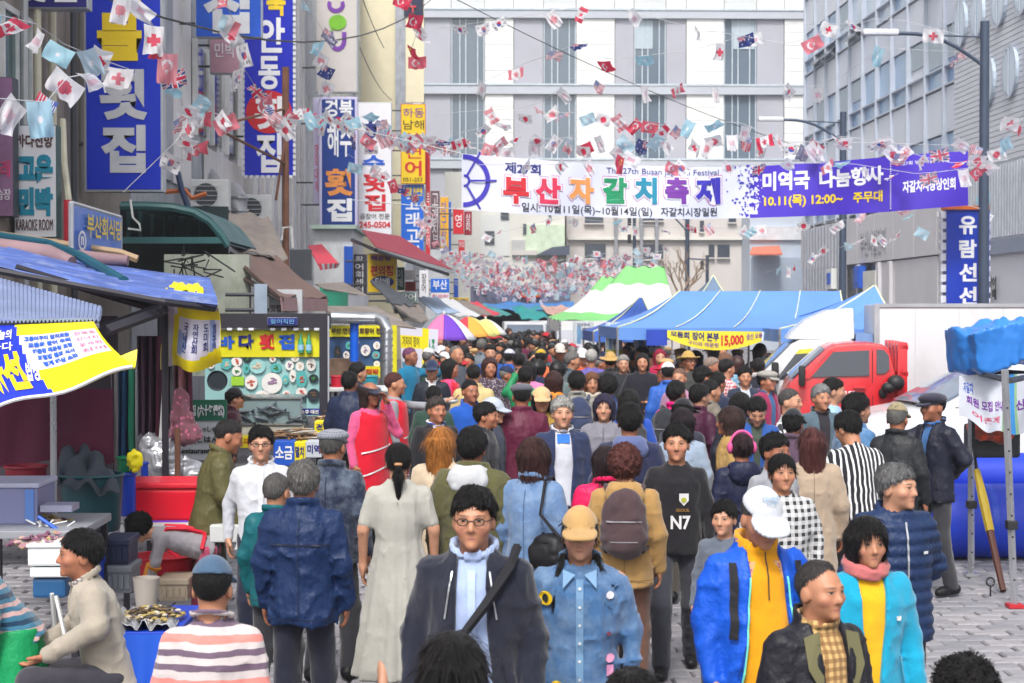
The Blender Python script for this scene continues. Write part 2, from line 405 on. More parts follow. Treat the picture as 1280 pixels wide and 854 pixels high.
# ---- hands: palm, thumb and four fingers of unequal length, three poses
def hand_mesh(kind,h):
 curl = {'relaxed': .55,'fist': 1.5,'flat': .12}[kind]
 f = Field(axis(-.075,.075,-1,1,h,h),axis(-.08,.08,-1,1,h,h),axis(-.22,.05,-1,1,h,h))
 f.cap((0,0,.045),(0,0,-.005),.026,.027,0)
 f.ell((0,.0,-.045),(.041,.017,.052),.03)
 for i,(x,L,r) in enumerate(((-.031,.064,.0088),(-.0105,.074,.0092),(.0105,.069,.009),(.030,.052,.0079))):
  a = Vector((x,0,-.082)); c = curl * (.85 + .12 * i); ang = c * .5; sx = x * .35
  p = [a]
  for s,l in enumerate((.46,.30,.26)):
   p.append(p[-1] + Vector((sx * .25,-math.sin(ang),-math.cos(ang))) * (L * l)); ang += c * .62
  for s in range(3): f.cap(p[s],p[s + 1],r * (1 - .06 * s),r * (.94 - .06 * s),.006)
 t0 = Vector((-.030,-.004,-.022)); t1 = Vector((-.058,-.018,-.048)); t2 = Vector((-.058 + .012 * curl,-.026 - .008 * curl,-.082))
 f.cap(t0,t1,.015,.0115,.012); f.cap(t1,t2,.0112,.009,.006)
 return f.mesh()
HANDS = {}
def get_hand(kind,h):
 if (kind,h) not in HANDS: HANDS[(kind,h)] = hand_mesh(kind,h)
 return HANDS[(kind,h)]
ARMS = {  # elbow, wrist for one side (x mirrored for the other), in a 1.72 m frame
 'down': ((.222,.025,1.14),(.232,-.045,.90)),'fwd': ((.215,-.05,1.15),(.21,-.2,.96)),'backsw': ((.228,.09,1.15),(.235,.10,.91)),
 'belly': ((.255,.01,1.15),(.09,-.19,1.08)),'phone': ((.235,-.06,1.15),(.08,-.27,1.27)),'pocket': ((.275,.05,1.16),(.20,-.06,.98)),
 'back': ((.26,.09,1.16),(.05,.17,1.02)),'out': ((.40,-.04,1.30),(.62,-.10,1.33)),'face': ((.235,-.16,1.20),(.07,-.19,1.50)),
 'reach': ((.26,-.22,1.28),(.20,-.46,1.22)),'knee': ((.25,-.10,.80),(.14,-.33,.66)),'lift': ((.26,-.14,1.38),(.16,-.25,1.60))}
def head_frame(sp,TR,TO):
 hy,hp = R_(sp.get('hyaw',0)),R_(sp.get('hpitch',0))
 hr = rot('Z',hy) @ rot('X',hp)
 sc = sp.get('hs',1.0)
 base = TR @ np.array((0,.0,.552),np.float32) + TO        # neck top, in the torso frame
 Rh = rot('Z',R_(sp.get('tyaw',0))) @ hr if sp.get('level',1) else TR @ hr
 o = base + Rh @ np.array((0,-.015,.105 * sc),np.float32)
 return Rh,o,sc,base
def strands(V,Fq,Rh,ho,s,style,seed,n):
 """locks of hair: tapered strips growing from the scalp shell, away from the whorl"""
 g = np.random.default_rng(seed); Fq = np.asarray(Fq); pick = g.integers(0,len(Fq),n); A = V[Fq[pick]]
 c = A.mean(1); nn = np.cross(A[:,2] - A[:,0],A[:,3] - A[:,1]); nn /= np.linalg.norm(nn,axis=1)[:,None] + 1e-9
 l = (c - ho) @ Rh / s; out = l - np.array((0,.015,.0)); m = (nn @ Rh * out).sum(1) < 0; nn[m] *= -1
 wh = np.array((.012,.045,.13)); d = l - wh
 if style in ('bob','long','pony','bun','pigtails'): d[:,2] -= .12
 d = d @ Rh.T; d -= nn * (d * nn).sum(1)[:,None]; d /= np.linalg.norm(d,axis=1)[:,None] + 1e-9
 rough = {'short': .17,'crop': .25,'balding': .25,'perm': .9}.get(style,.07); d += g.normal(0,rough,d.shape); d -= nn * (d * nn).sum(1)[:,None] * .8; d /= np.linalg.norm(d,axis=1)[:,None] + 1e-9
 L = {'short': .030,'crop': .014,'balding': .020,'perm': .022,'bob': .06,'long': .10,'pony': .05,'bun': .05,'pigtails': .05}[style] * s * g.uniform(.6,1.25,n)[:,None]
 lift = {'short': .0045,'crop': .003,'balding': .004,'perm': .010}.get(style,.002) * s * g.uniform(.2,1.2,n)[:,None]
 wd = np.cross(d,nn) * (.0030 if style in ('short','perm') else .0021) * s * g.uniform(.6,1.3,n)[:,None]
 p0 = c - nn * .002; p1 = c + d * L * .5 + nn * lift; p2 = c + d * L + nn * lift * (.7 if style != 'perm' else -.2) - np.array((0,0,1)) * L * .12
 if style in ('bob','long'): p2 -= nn * .004
 W = np.stack([p0 - wd,p0 + wd,p1 - wd * .9,p1 + wd * .9,p2 - wd * .15,p2 + wd * .15],1).reshape(-1,3); b = len(V) + 6 * np.arange(n)[:,None]
 return np.concatenate([V,W]),np.concatenate([Fq,b + [0,1,3,2],b + [2,3,5,4]])
def build_person(sp,parent=None,parts=True,name='person'):
 """One figure: body (continuous skin), hair, garments. Returns list of (name, V, F, matkey, attr, color)."""
 q = sp.get('q',1.0)                       # mesh fineness (1 = close)
 fine,mid,coarse = .0085 * q,.0135 * q,.028 * max(1,q * .8)
 fat = sp.get('fat',1.0); sit = sp.get('sit',0); lean = R_(sp.get('lean',0))
 hz = sp.get('hipz',.93 if not sit else .50)
 TR = rot('Z',R_(sp.get('tyaw',0))) @ rot('X',lean); TO = np.array((0,sp.get('hipy',0),hz),np.float32)
 def T(p): return TR @ np.array(p,np.float32) + TO
 Rh,ho,hsx,neck = head_frame(sp,TR,TO)
 def HL(p): return Rh @ (np.array(p,np.float32) * hsx) + ho
 out = []
 ph = sp.get('seed',1) * 1.7
 dz = hz - .93
 # joints
 arms = []
 for side,key in ((-1,sp.get('la','down')),(1,sp.get('ra','down'))):
  e,w = ARMS[key] if isinstance(key,str) else key
  e = np.array(e,np.float32); w = np.array(w,np.float32)
  e = e * (side,1,1); w = w * (side,1,1)
  e[0] *= .5 + .5 * fat; 
  if not sp.get('absarm'):
   e = T(e - (0,0,.93)); w = T(w - (0,0,.93))
  arms.append((T((side * .160 * (.4 + .6 * fat),.01,.445)),e,w,side))
 st = sp.get('stride',.10)
 if sit: legs = [(np.array((-.10,TO[1],hz)),np.array((-.13,TO[1] - .40,hz + .0)),np.array((-.13,TO[1] - .40,.08))),(np.array((.10,TO[1],hz)),np.array((.15,TO[1] - .42,hz + .02)),np.array((.14,TO[1] - .36,.08)))]
 else: legs = [(np.array((-.09,TO[1],hz - .02)),np.array((-.10,TO[1] * .5 - st * .55 - .02,.49 + dz * .5)),np.array((-.10,-st * .6,.075))),(np.array((.09,TO[1],hz - .02)),np.array((.10,TO[1] * .5 + st * .2 - .02,.49 + dz * .5)),np.array((.10,st * 1.1,.085)))]
 allp = np.array([a for ar in arms for a in ar[:3]] + [HL((0,0,.13)),T((0,0,0)),T((.2,.15,.4)),T((-.2,-.15,.4))] + [p for l in legs for p in l])
 lo = allp.min(0) - .17; hi = allp.max(0) + .17; lo[2] = -.02
 # ---- body
 hb = HL((0,0,0)); rr = .155 * hsx
 f = Field(axis(lo[0],hi[0],hb[0] - rr + .03,hb[0] + rr - .03,fine,coarse),axis(lo[1],hi[1],hb[1] - rr,hb[1] + rr,fine,coarse),axis(lo[2],hi[2] + .03,hb[2] - .17 * hsx,hb[2] + .15 * hsx,fine,coarse))
 s = hsx; oo = ho
 def he(c,r,k=.03,sub=False): f.ell(np.array(c) * s,np.array(r) * s,k,sub,R=Rh,o=oo)
 he((0,.012,.03),(.076,.096,.089)); he((0,-.03,-.052),(.056,.064,.066),.04); he((0,-.038,-.005),(.064,.056,.08),.03)
 he((0,-.085,-.092),(.022,.018,.018),.02)
 f.cap(HL((0,-.090,.018)),HL((0,-.113,-.026)),.008 * s,.0125 * s,.012)
 for e in (-1,1):
  f.cap(HL((e * .012,-.098,-.032)),HL((e * .012,-.1,-.033)),.0085 * s,.0085 * s,.008)
  f.cap(HL((e * .02,-.094,.027)),HL((e * .045,-.082,.026)),.009 * s,.008 * s,.015)
  he((e * .045,-.066,-.022),(.024,.024,.022),.02)
  he((e * .078,.012,-.012),(.010,.026,.034),.008)
 for e in (-1,1): he((e * .033,-.108,.007),(.017,.016,.010),0,True)
 for e in (-1,1): he((e * .032,-.084,.008),(.014,.012,.011),.006)
 he((0,-.089,-.058),(.024,.012,.0075),.008); he((0,-.087,-.070),(.02,.012,.008),.008)
 f.cap(HL((0,.022,-.06)),T((0,.005,.50)),.054 * s,.060,.03)
 f.loft(TR,TO,[(-.1,.12,.09,0),(.1,.12,.085,0),(.3,.135,.09,0),(.44,.13,.07,0),(.50,.07,.05,0)],.03)
 aw = [.045,.037,.026]
 for a,e,w,sd in arms: f.cap(a,e,aw[0],aw[1],.03); f.cap(e,w,aw[1],aw[2],.02)
 for h_,k_,a_ in legs: f.cap(h_,k_,.07,.05,.03); f.cap(k_,a_,.048,.034,.03)
 V,Fq = f.mesh()
 hl = (V - ho) @ Rh / s
 hV,hF,hA = [V],[Fq],[hl]; nv = len(V)
 for (a,e,w,sd),kind in zip(arms,(sp.get('lh','relaxed'),sp.get('rh','relaxed'))):
  hv,hf = get_hand(kind,.0052 if q <= 1.2 else .010)
  ax = e - w; ax = ax / (np.linalg.norm(ax) + 1e-6)                 # hand's +z points back up the forearm
  front = TR @ np.array((-sd * .45,-.9,0),np.float32); inn = TR @ np.array((-sd,0,0),np.float32)
  xa = inn if abs(ax[2]) > .6 else np.array((0,0,1),np.float32)
  palm = xa - ax * (xa @ ax); palm /= np.linalg.norm(palm) + 1e-6      # palm faces the thigh: hand's -y
  yy = -palm; xx = np.cross(yy,ax)
  m = hv.copy(); th = xx @ (TR @ np.array((0,-1,0),np.float32))
  if th > 0: m[:,0] *= -1; hf = hf[:,::-1]                         # thumb to the front
  hs_ = 1.03
  Vh = (m * hs_) @ np.stack([xx,yy,ax]) + w
  hV.append(Vh); hF.append(hf + nv); nv += len(Vh); hA.append(np.full((len(Vh),3),1.0))
 out.append(['body',np.concatenate(hV),np.concatenate(hF),SKIN,np.concatenate(hA),sp.get('skin',SKINS[0])])
 # ---- hair
 hs = sp.get('hair','short'); hc = sp.get('hc',HBLK)
 if hs != 'none':
  r2 = .17 * s; drop = {'long': .52,'pony': .40,'bob': .22,'pigtails': .42}.get(hs,.16)
  zl = hb[2] - drop * s - .02
  f = Field(axis(hb[0] - r2,hb[0] + r2,-9,9,fine * 1.15,1),axis(hb[1] - r2 - .02,hb[1] + r2 + .06,-9,9,fine * 1.15,1),axis(zl,hb[2] + .2 * s,-9,9,fine * 1.15,1))
  x,y,z = f.loc(Rh,ho); x,y,z = x / s,y / s,z / s
  wob = .006 * np.sin(x * 90 + ph) + .004 * np.sin(y * 120 + x * 60 + ph * 2)
  if hs in ('short','balding','crop'):
   up = .017 if hs == 'short' else .0085
   d = (np.sqrt((x / .076) ** 2 + ((y - .012) / .096) ** 2 + ((z - .03) / .089) ** 2) - 1) * .085
   line = np.interp(y,[-.11,-.085,-.06,-.02,.03,.08,.12],[.075,.062,.038,.015,-.01,-.07,-.085]) + wob
   if hs == 'balding': line = line + np.interp(y,[-.12,-.05,.0,.05],[.06,.05,.03,0])
   if hs == 'short': line = line - np.interp(y,[-.12,-.07,-.05],[.014,.01,0]) * (np.sin(x * 60 + ph) * .5 + .5)
   d = np.maximum(d,(line - z) * .8)
   if hs != 'short': pass
   strand = lattice(f,ALL,(.014,.03,.03),int(ph * 7) + 1,True) * .6 + lattice(f,ALL,(.035,.05,.05),int(ph * 7) + 2)
   d = d - (-.005 + (up * (1 + .35 * np.clip(z * 9,0,1)) + .005) * np.clip((z - line) / (.028 if hs == 'short' else .05),0,1) ** .7)
   d = d + (.0050 if hs == 'short' else .0020) * strand * np.clip((z + .06) * 12,.3,1)
   D = d
  else:
   up = {'bob': .024,'perm': .034,'long': .018,'pony': .012,'bun': .012,'pigtails': .012}[hs]
   d = (np.sqrt((x / (.076 + up)) ** 2 + ((y - .014) / (.096 + up)) ** 2 + ((z - .03) / (.089 + up)) ** 2) - 1) * .09
   if hs == 'perm': d = d + .008 * np.sin(x * 85 + ph) * np.sin(y * 80) * np.sin(z * 90 + ph)
   fx = np.interp(z,[-.2,-.06,.02,.055,.075],[.064,.064,.06,.04,-.02])   # half width of the face opening
   lowz = {'bob': -.10,'perm': -.08,'long': -.1,'pony': -.07,'bun': -.07,'pigtails': -.09}[hs]
   back = np.interp(y,[-.1,-.02,.05,.1],[.01,.025,0,0]) if hs in ('pony','bun','pigtails') else 0
   dd = d
   if hs in ('bob','long'):
    low = -.135 if hs == 'bob' else -.42; yc = .022 if hs == 'bob' else .05
    rx = np.interp(z,[low,-.1,0,.05],[.088 if hs == 'bob' else .085,.10,.098,.09]); ry = np.interp(z,[low,-.1,0],[.085 if hs == 'bob' else .05,.09,.1])
    e = (np.sqrt((x / rx) ** 2 + ((y - yc) / ry) ** 2) - 1) * .08; e = np.maximum(e,np.maximum(low + wob - z,z - .05))
    k = .03; h = np.clip(.5 + .5 * (dd - e) / k,0,1); dd = dd * (1 - h) + e * h - k * h * (1 - h)
    dd = dd + .0015 * np.sin(np.arctan2(y - yc,x) * 23 + ph)
   else: dd = np.maximum(dd,lowz + back + wob - z)
   open_ = np.maximum(np.abs(x) - fx,y + .02 - np.interp(z,[-.2,.0,.09],[.02,.0,-.03]))
   if hs in ('pony','bun','pigtails'): open_ = np.maximum(np.abs(x) - np.interp(z,[-.2,0,.05,.075],[.2,.075,.05,-.02]),y + np.interp(z,[-.1,.0,.06,.08],[-.03,.01,.045,.07]))
   D = np.maximum(dd,-open_)
  if hs in ('bob','long','perm'): D = D + .0026 * lattice(f,ALL,(.018,.018,.12),int(ph * 5) + 3,True)
  if sp.get('hat'): D = np.maximum(D,(z - .22 * y) - .072) if sp['hat'] != 'brim' else np.maximum(D,z - .05)
  f.D = np.maximum(D * s,-.5).astype(np.float32)
  if hs == 'pony':
   f.cap(HL((0,.10,-.03)),HL((0,.135,-.09)),.022 * s,.036 * s,.01); f.cap(HL((0,.135,-.09)),HL((0,.125,-.25)),.037 * s,.012 * s,.02)
  if hs == 'bun': f.ell((0,.115 * s,.05 * s),(.045 * s,.04 * s,.045 * s),.01,R=Rh,o=ho)
  if hs == 'pigtails':
   for e in (-1,1):
    for i in range(5): f.cap(HL((e * (.082 + .008 * i),-.02 - .012 * i,-.10 - .045 * i)),HL((e * (.088 + .008 * i),-.03 - .012 * i,-.135 - .045 * i)),.021 * s,.015 * s,.006)
  V,Fq = f.mesh()
  if q < 1.75 and len(Fq): V,Fq = strands(V,Fq,Rh,ho,s,hs,int(ph * 11),2400 if q < 1.2 else 900)
  out.append(['hair',V,Fq,CURL if hs == 'perm' else HAIR,None,hc])
 # ---- hat
 hat = sp.get('hat')
 if hat:
  r2 = .22 * s
  f = Field(axis(hb[0] - r2,hb[0] + r2,-9,9,fine,1),axis(hb[1] - r2 - .03,hb[1] + r2,-9,9,fine,1),axis(hb[2] - .10,hb[2] + .2 * s,-9,9,fine,1))
  x,y,z = f.loc(Rh,ho); x,y,z = x / s,y / s,z / s; bk = -1 if sp.get('hatback') else 1; gp = .010 if hs in ('bob','long','perm') else 0
  def dome(ux,uy,uz,zc): return (np.sqrt((x / (ux + gp)) ** 2 + ((y - .012) / (uy + gp)) ** 2 + ((z - .03) / uz) ** 2) - 1) * .09
  tilt = z - .22 * y
  if hat in ('cap','visor'):
   d = np.maximum(dome(.092,.113,.118,0),.058 - tilt)
   if hat == 'visor': d = np.maximum(d,tilt - .075)
   br = np.maximum(np.sqrt((x / .085) ** 2 + ((y * bk + .10) / .10) ** 2) * .09 - .09,np.abs(tilt - .064 + np.abs(x) * .25 + (y * bk + .1) * -.1 * bk) - .0095)
   br = np.maximum(br,y * bk + .06)
   k = .008; h = np.clip(.5 + .5 * (d - br) / k,0,1); d = d * (1 - h) + br * h - k * h * (1 - h)
  elif hat == 'flat':
   d = np.maximum((np.sqrt((x / .105) ** 2 + ((y + .004) / .130) ** 2 + ((z - .075) / .048) ** 2) - 1) * .06,.04 - tilt)
   e = np.maximum(dome(.090,.112,.11,0),np.maximum(.035 - tilt,z - .09)); d = np.minimum(d,e)
   br = np.maximum(np.sqrt((x / .07) ** 2 + ((y + .11) / .05) ** 2) * .06 - .06,np.abs(tilt - .052) - .010); d = np.minimum(d,br)
  else:  # brimmed hat
   d = np.maximum(dome(.090,.11,.125,0),.04 - z)
   br = np.maximum(np.sqrt(x ** 2 + (y - .01) ** 2) - .165,np.abs(z - .045 - .6 * (x ** 2 - .2 * y)) - .010); d = np.minimum(d,br)
  f.D = (d * s).astype(np.float32); V,Fq = f.mesh()
  out.append(['cap' if hat in ('cap','flat') else ('sun_visor' if hat == 'visor' else 'hat'),V,Fq,sp.get('hatm',CLOTH),None,sp.get('hatc',NAVY)])
 # ---- garments
 top = sp.get('top','jacket'); tk = {'jacket': .012,'shirt': .0,'coat': .016,'puffer': .024,'hoodie': .014,'parka': .024,'dress': -.004}[top]
 hem = sp.get('hem',{'jacket': -.13,'shirt': -.10,'coat': -.42,'puffer': -.14,'hoodie': -.10,'parka': -.22,'dress': -.66}[top])
 fem = sp.get('fem',0)
 def table(t,hem):
  w = [(0,.178,.134),(.15,.170 - .02 * fem,.125),(.30,.180 - .006 * fem,.130),(.40,.180 - .012 * fem,.122),(.455,.158 - .014 * fem,.10),(.50,.116,.082),(.535,.078,.07),(.565,.066,.066)]
  rows = [(z,(a + t) * fat,(b + t) * (fat ** 1.2),0.0) for z,a,b in w]
  belly = sp.get('belly',0); rows = [(z,a,b + (belly * .5 if z < .2 else 0),-belly * .5 if z < .2 else 0) for z,a,b,_ in rows]
  fl = sp.get('flare',.12 if top in ('dress',) else .03)
  L = 0 - hem; n = 5; a0,b0 = rows[0][1],rows[0][2]
  ext = [(hem + L * i / n,a0 + fl * (1 - i / n) * max(.3,L / .5),b0 + fl * (1 - i / n) * max(.3,L / .5),rows[0][3] * i / n) for i in range(n)]
  return ext + rows
 sl_end = sp.get('sleeve',1.0)
 def garment(t,hem,sleeves=True,cutneck=.0,V_open=None,amp=.005,collar=0,puff=0):
  res = mid
  l2 = lo.copy(); l2[2] = max(lo[2],(T((0,0,hem))[2] if abs(lean) < .3 else lo[2]) - .06); h2 = hi.copy(); h2[2] = min(hi[2],max(T((0,0,.62))[2],max(a[i][2] for a in arms for i in range(3)) + .12))
  f = Field(axis(l2[0],h2[0],-9,9,res,1),axis(l2[1],h2[1],-9,9,res,1),axis(l2[2],h2[2],-9,9,res,1))
  f.loft(TR,TO,table(t,hem),0,pleat=sp.get('pleat',0),npl=sp.get('npl',11),ph=ph)
  if sleeves:
   for a,e,w,sd in arms:
    ww = e + (w - e) * (sl_end if sl_end > .5 else 0.02); ee = a + (e - a) * min(1,sl_end * 1.0 + (.0 if sl_end > .5 else .35)) if sl_end <= .5 else e
    f.cap(a,ee,.056 + t,.051 + t,.055)
    if sl_end > .5: f.cap(e,ww,.050 + t,.040 + t,.025)
  x,y,z = f.loc(TR,TO)
  if puff: f.D -= (puff * (np.abs(np.sin(z * math.pi / .062)) - .5)).astype(np.float32)
  sd_ = int(sp.get('seed',1) * 13 + 5); vert = sp.get('drape',1.0)
  f.D += amp * (1.2 * lattice(f,ALL,(.11,.11,.17 * vert),sd_) + 2.0 * fold_(f,(.085,.085,.12 * vert),sd_ + 1) + 1.2 * fold_(f,(.055,.055,.07 * vert),sd_ + 2)) + amp * .2
  if collar:
   q0 = (np.sqrt((x / .082) ** 2 + ((y - .008) / .078) ** 2) - 1) * .08
   d = np.maximum(np.abs(q0) - .0145,np.abs(z - .548 - .22 * (y)) - collar)
   f.D = np.minimum(f.D,d.astype(np.float32))
  if cutneck: # neck hole
   d = np.sqrt((x / 1.0) ** 2 + ((y + .012) / 1.0) ** 2 + ((z - .585) / 1.15) ** 2) - cutneck; f.D = np.maximum(f.D,-d.astype(np.float32))
  if V_open:
   w = np.interp(z,[hem,.0,.25,.50,.60],[V_open[0],V_open[0] * .9,V_open[1],V_open[2],V_open[2] + .02]).astype(np.float32)
   d = np.maximum(np.abs(x - sp.get('openx',0)) - w,y + .05); f.D = np.maximum(f.D,-d.astype(np.float32))
  return f.mesh()
 opn = sp.get('open')
 nm = sp.get('tname',{'jacket': 'jacket','shirt': 'shirt','coat': 'coat','puffer': 'puffer_jacket','hoodie': 'hoodie','parka': 'parka','dress': 'dress'}[top])
 V,Fq = garment(tk,hem,True,sp.get('neck',.082 if not opn else .09),opn,sp.get('amp',.0045),sp.get('collar',.022 if top in ('jacket','coat','parka','puffer') else (.012 if sp.get('collared') else 0)),.014 if top == 'puffer' else 0)
 out.append([nm,V,Fq,sp.get('tm',NYLON if top in ('jacket','puffer','parka') else CLOTH),None,sp.get('tc',NAVY)])
 if opn:
  V,Fq = garment(-.016,-.08,False,.078,None,.002,sp.get('icollar',.016)); out.append(['shirt',V,Fq,sp.get('im',CLOTH),None,sp.get('ic',S(220,220,225))])
 if sp.get('hood'):
  f = Field(axis(lo[0],hi[0],-9,9,mid,1),axis(lo[1],hi[1] + .1,-9,9,mid,1),axis(T((0,0,.3))[2] - .05,T((0,0,.62))[2] + .1,-9,9,mid,1))
  f.ell((0,.115,.475),(.135,.07,.115),0,R=TR,o=TO); f.ell((0,.02,.52),(.125,.11,.05),.03,R=TR,o=TO)
  f.ell((0,.05,.60),(.085,.095,.10),0,True,R=TR,o=TO)
  x,y,z = f.loc(TR,TO); f.D += .007 * lattice(f,ALL,(.06,.06,.05),9,True)
  V,Fq = f.mesh(); out.append(['hood',V,Fq,sp.get('tm',CLOTH),None,sp.get('hoodc',sp.get('tc',NAVY))])
 if sp.get('scarf'):
  f = Field(axis(neck[0] - .16,neck[0] + .16,-9,9,mid,1),axis(neck[1] - .16,neck[1] + .16,-9,9,mid,1),axis(neck[2] - .13,neck[2] + .08,-9,9,mid,1))
  x,y,z = f.loc(TR,TO); q0 = (np.sqrt((x / .085) ** 2 + (y / .08) ** 2) - 1) * .08
  f.D = (np.sqrt(q0 ** 2 + ((z - .55 - .3 * y) * .7) ** 2) - .026 + .004 * np.sin(z * 150 + x * 40)).astype(np.float32)
  V,Fq = f.mesh(); out.append(['scarf',V,Fq,CLOTH,None,sp['scarf']])
 # ---- trousers
 if sp.get('bot','trousers') == 'trousers' and top != 'dress':
  r3 = mid * 1.35
  f = Field(axis(lo[0],hi[0],-9,9,r3,1),axis(lo[1],hi[1],-9,9,r3,1),axis(.0,hz + .15,-9,9,r3,1))
  f.ell((0,0,-.01),(.15 * fat,.112 * fat,.13),0,R=TR,o=TO)
  for h_,k_,a_ in legs: f.cap(h_,k_,.086 * (.4 + .6 * fat),.07,.04); f.cap(k_,a_ + (0,.005,-.02),.073,.062,.03)
  x,y,z = f.pts((slice(None),) * 3); f.D += .005 * lattice(f,ALL,(.06,.06,.16),3) + .004 * lattice(f,ALL,(.06,.06,.05),4,True)
  f.D = np.maximum(f.D,(.05 - z).astype(np.float32)); V,Fq = f.mesh()
  out.append(['trousers',V,Fq,sp.get('bm',CLOTH),None,sp.get('bc',CHAR)])
 if sp.get('shoes',1):
  for h_,k_,a_ in legs:
   f = Field(axis(a_[0] - .09,a_[0] + .09,-9,9,.014 * q,1),axis(a_[1] - .24,a_[1] + .13,-9,9,.014 * q,1),axis(-.03,.17,-9,9,.014 * q,1))
   z0 = a_[2] - .075
   f.cap((a_[0],a_[1] + .045,z0 + .045),(a_[0],a_[1] - .10,z0 + .038),.046,.044,0); f.cap((a_[0],a_[1] - .1,z0 + .034),(a_[0],a_[1] - .145,z0 + .028),.044,.036,.02)
   f.cap((a_[0],a_[1] + .02,z0 + .06),(a_[0],a_[1],z0 + .11),.045,.042,.03)
   x,y,z = f.pts((slice(None),) * 3); f.D = np.maximum(f.D,(z0 + .002 - z).astype(np.float32)); V,Fq = f.mesh()
   out.append(['shoe',V,Fq,LEATHER,None,sp.get('sc',BLACK)])
 return out
def emit_person(sp,label,loc,rz,h,group=None,one=False,name='person'):
 base = sp.get('stature',1.72); s = h / base
 o = thing(name,label,'person',loc,group,rz)
 for nm,V,Fq,mt,at,col in build_person(sp):
  ob = new_ob(nm,np_mesh(nm,V * s,Fq,[mt],at),o,color=col)
 return o
# ------------------------------------------------------------------ helpers on surfaces
def bil(a,b,c,d):
 a,b,c,d = map(Vector,(a,b,c,d))
 return lambda s,t: a * (1 - s) * (1 - t) + b * s * (1 - t) + c * s * t + d * (1 - s) * t
def letters_on(mb,fn,txt,s0,s1,t0,t1,bold=.02,off=.006,mi=0,skew=0):
 """lettering printed on a surface fn(s,t); t grows downwards."""
 co,fs = glyphs(txt,bold)
 if not len(co): return mb
 lo,hi = co.min(0),co.max(0); d = np.maximum(hi - lo,1e-6); vs = []
 e = 1e-3
 for p in co:
  a = (p[0] - lo[0]) / d[0]; b = (p[1] - lo[1]) / d[1]; s = s0 + (s1 - s0) * a + skew * (b - .5); t = t1 + (t0 - t1) * b
  q = fn(s,t); n = (fn(s + e,t) - q).cross(fn(s,t + e) - q)
  n = n.normalized() if n.length > 0 else Vector((0,-1,0))
  if n.y > 0: n = -n
  vs.append(q + n * off)
 return mb.add(vs,fs,mi)
def prect(u0,v0,u1,v1,Y):
 return P(u0,v0,Y),P(u1,v0,Y),P(u1,v1,Y),P(u0,v1,Y)
def pbox(mb,u0,v0,u1,v1,Y,d=.3,mi=0):
 a = P(u0,v0,Y); b = P(u1,v1,Y); return mb.bx(a.x,b.x,Y,Y + d,b.z,a.z,mi)
def base_of(u,Y): p = P(u,500,Y); return (p.x,Y,0)
# ------------------------------------------------------------------ ground: joints sheet, single stones, far street
GJ = M('paving_joint',S(98,96,100),.9,var=.3,vs=3,bump=.3)
gb = MB(); gb.add([(-300,-20,-.03),(300,-20,-.03),(300,900,-.03),(-300,900,-.03)],[(0,1,2,3)])
ground = struct(gb.build('ground',GJ))
def paving_mat():
 t = NT('street_paving'); co = t.coord()
 br = t.n('ShaderNodeTexBrick'); br.inputs['Scale'].default_value = 1; br.inputs['Brick Width'].default_value = .3; br.inputs['Row Height'].default_value = .2; br.inputs['Mortar Size'].default_value = .012
 br.inputs['Color1'].default_value = S(150,147,152); br.inputs['Color2'].default_value = S(132,130,136); br.inputs['Mortar'].default_value = S(98,96,100)
 t.l(co,br.inputs['Vector']); n = t.noise(co,1.3,5,.65)
 t.l(t.mix(1,br.outputs[0],t.ramp(n,.3,.7,.8,1.1),'MULTIPLY'),t.b.inputs['Base Color']); t.b.inputs['Roughness'].default_value = .75; return t.m
sb = MB(); sb.add([(-40,20,-.004),(60,20,-.004),(60,140,-.004),(-40,140,-.004)],[(0,1,2,3)])
struct(sb.build('street',paving_mat()))
STONE = []
for i,c in enumerate(((150,148,153),(143,141,147),(156,153,157),(138,137,143))):
 STONE.append(M('paving_stone_%s' % 'abcd'[i],S(*c),.62,var=.22,vs=9,bump=.35,bs=60))
pave = struct(MB().bx(-7.2,8.6,4.6,20,-.028,-.02).build('pavement',GJ)); ORG[pave] = Vector()
stone_me = []
for k in range(8):
 m = MB(); g = random.Random(k)
 a,b = .142,.092; j = lambda: g.uniform(-.008,.008)
 q = [(-a + j(),-b + j()),(a + j(),-b + j()),(a + j(),b + j()),(-a + j(),b + j())]
 n_ = .012; t_ = [(x * .93,y * .9) for x,y in q]; h = [g.uniform(-.004,.004) for _ in range(4)]
 vs = [(x,y,-.03) for x,y in q] + [(x,y,-.012) for x,y in q] + [(x,y,h[i]) for i,(x,y) in enumerate(t_)]
 fs = [(i,(i + 1) % 4,4 + (i + 1) % 4,4 + i) for i in range(4)] + [(4 + i,4 + (i + 1) % 4,8 + (i + 1) % 4,8 + i) for i in range(4)] + [(8,9,10,11)]
 m.add(vs,fs); stone_me.append(m.mesh('paving_stone',STONE[k % 4]))
cand = []
for r in range(75):
 for c in range(52):
  x = -7.1 + c * .30 + (.15 if r % 2 else 0) + random.uniform(-.006,.006); y = 5.2 + r * .2
  if y > 19.9: continue
  vis = 0
  px = 590 + 2130 * x / y; py = 385 + 2130 * CAMZ / y
  if 1125 < px < 1285 and 695 < py < 860: vis = 2
  elif (425 < px < 500 and py > 800 and py < 860) or (795 < px < 850 and 695 < py < 860): vis = 1
  cand.append((vis,-y if vis else y * -.01,x,y))
cand.sort(key=lambda q: (-q[0],-q[1] * -1))
rest = MB()
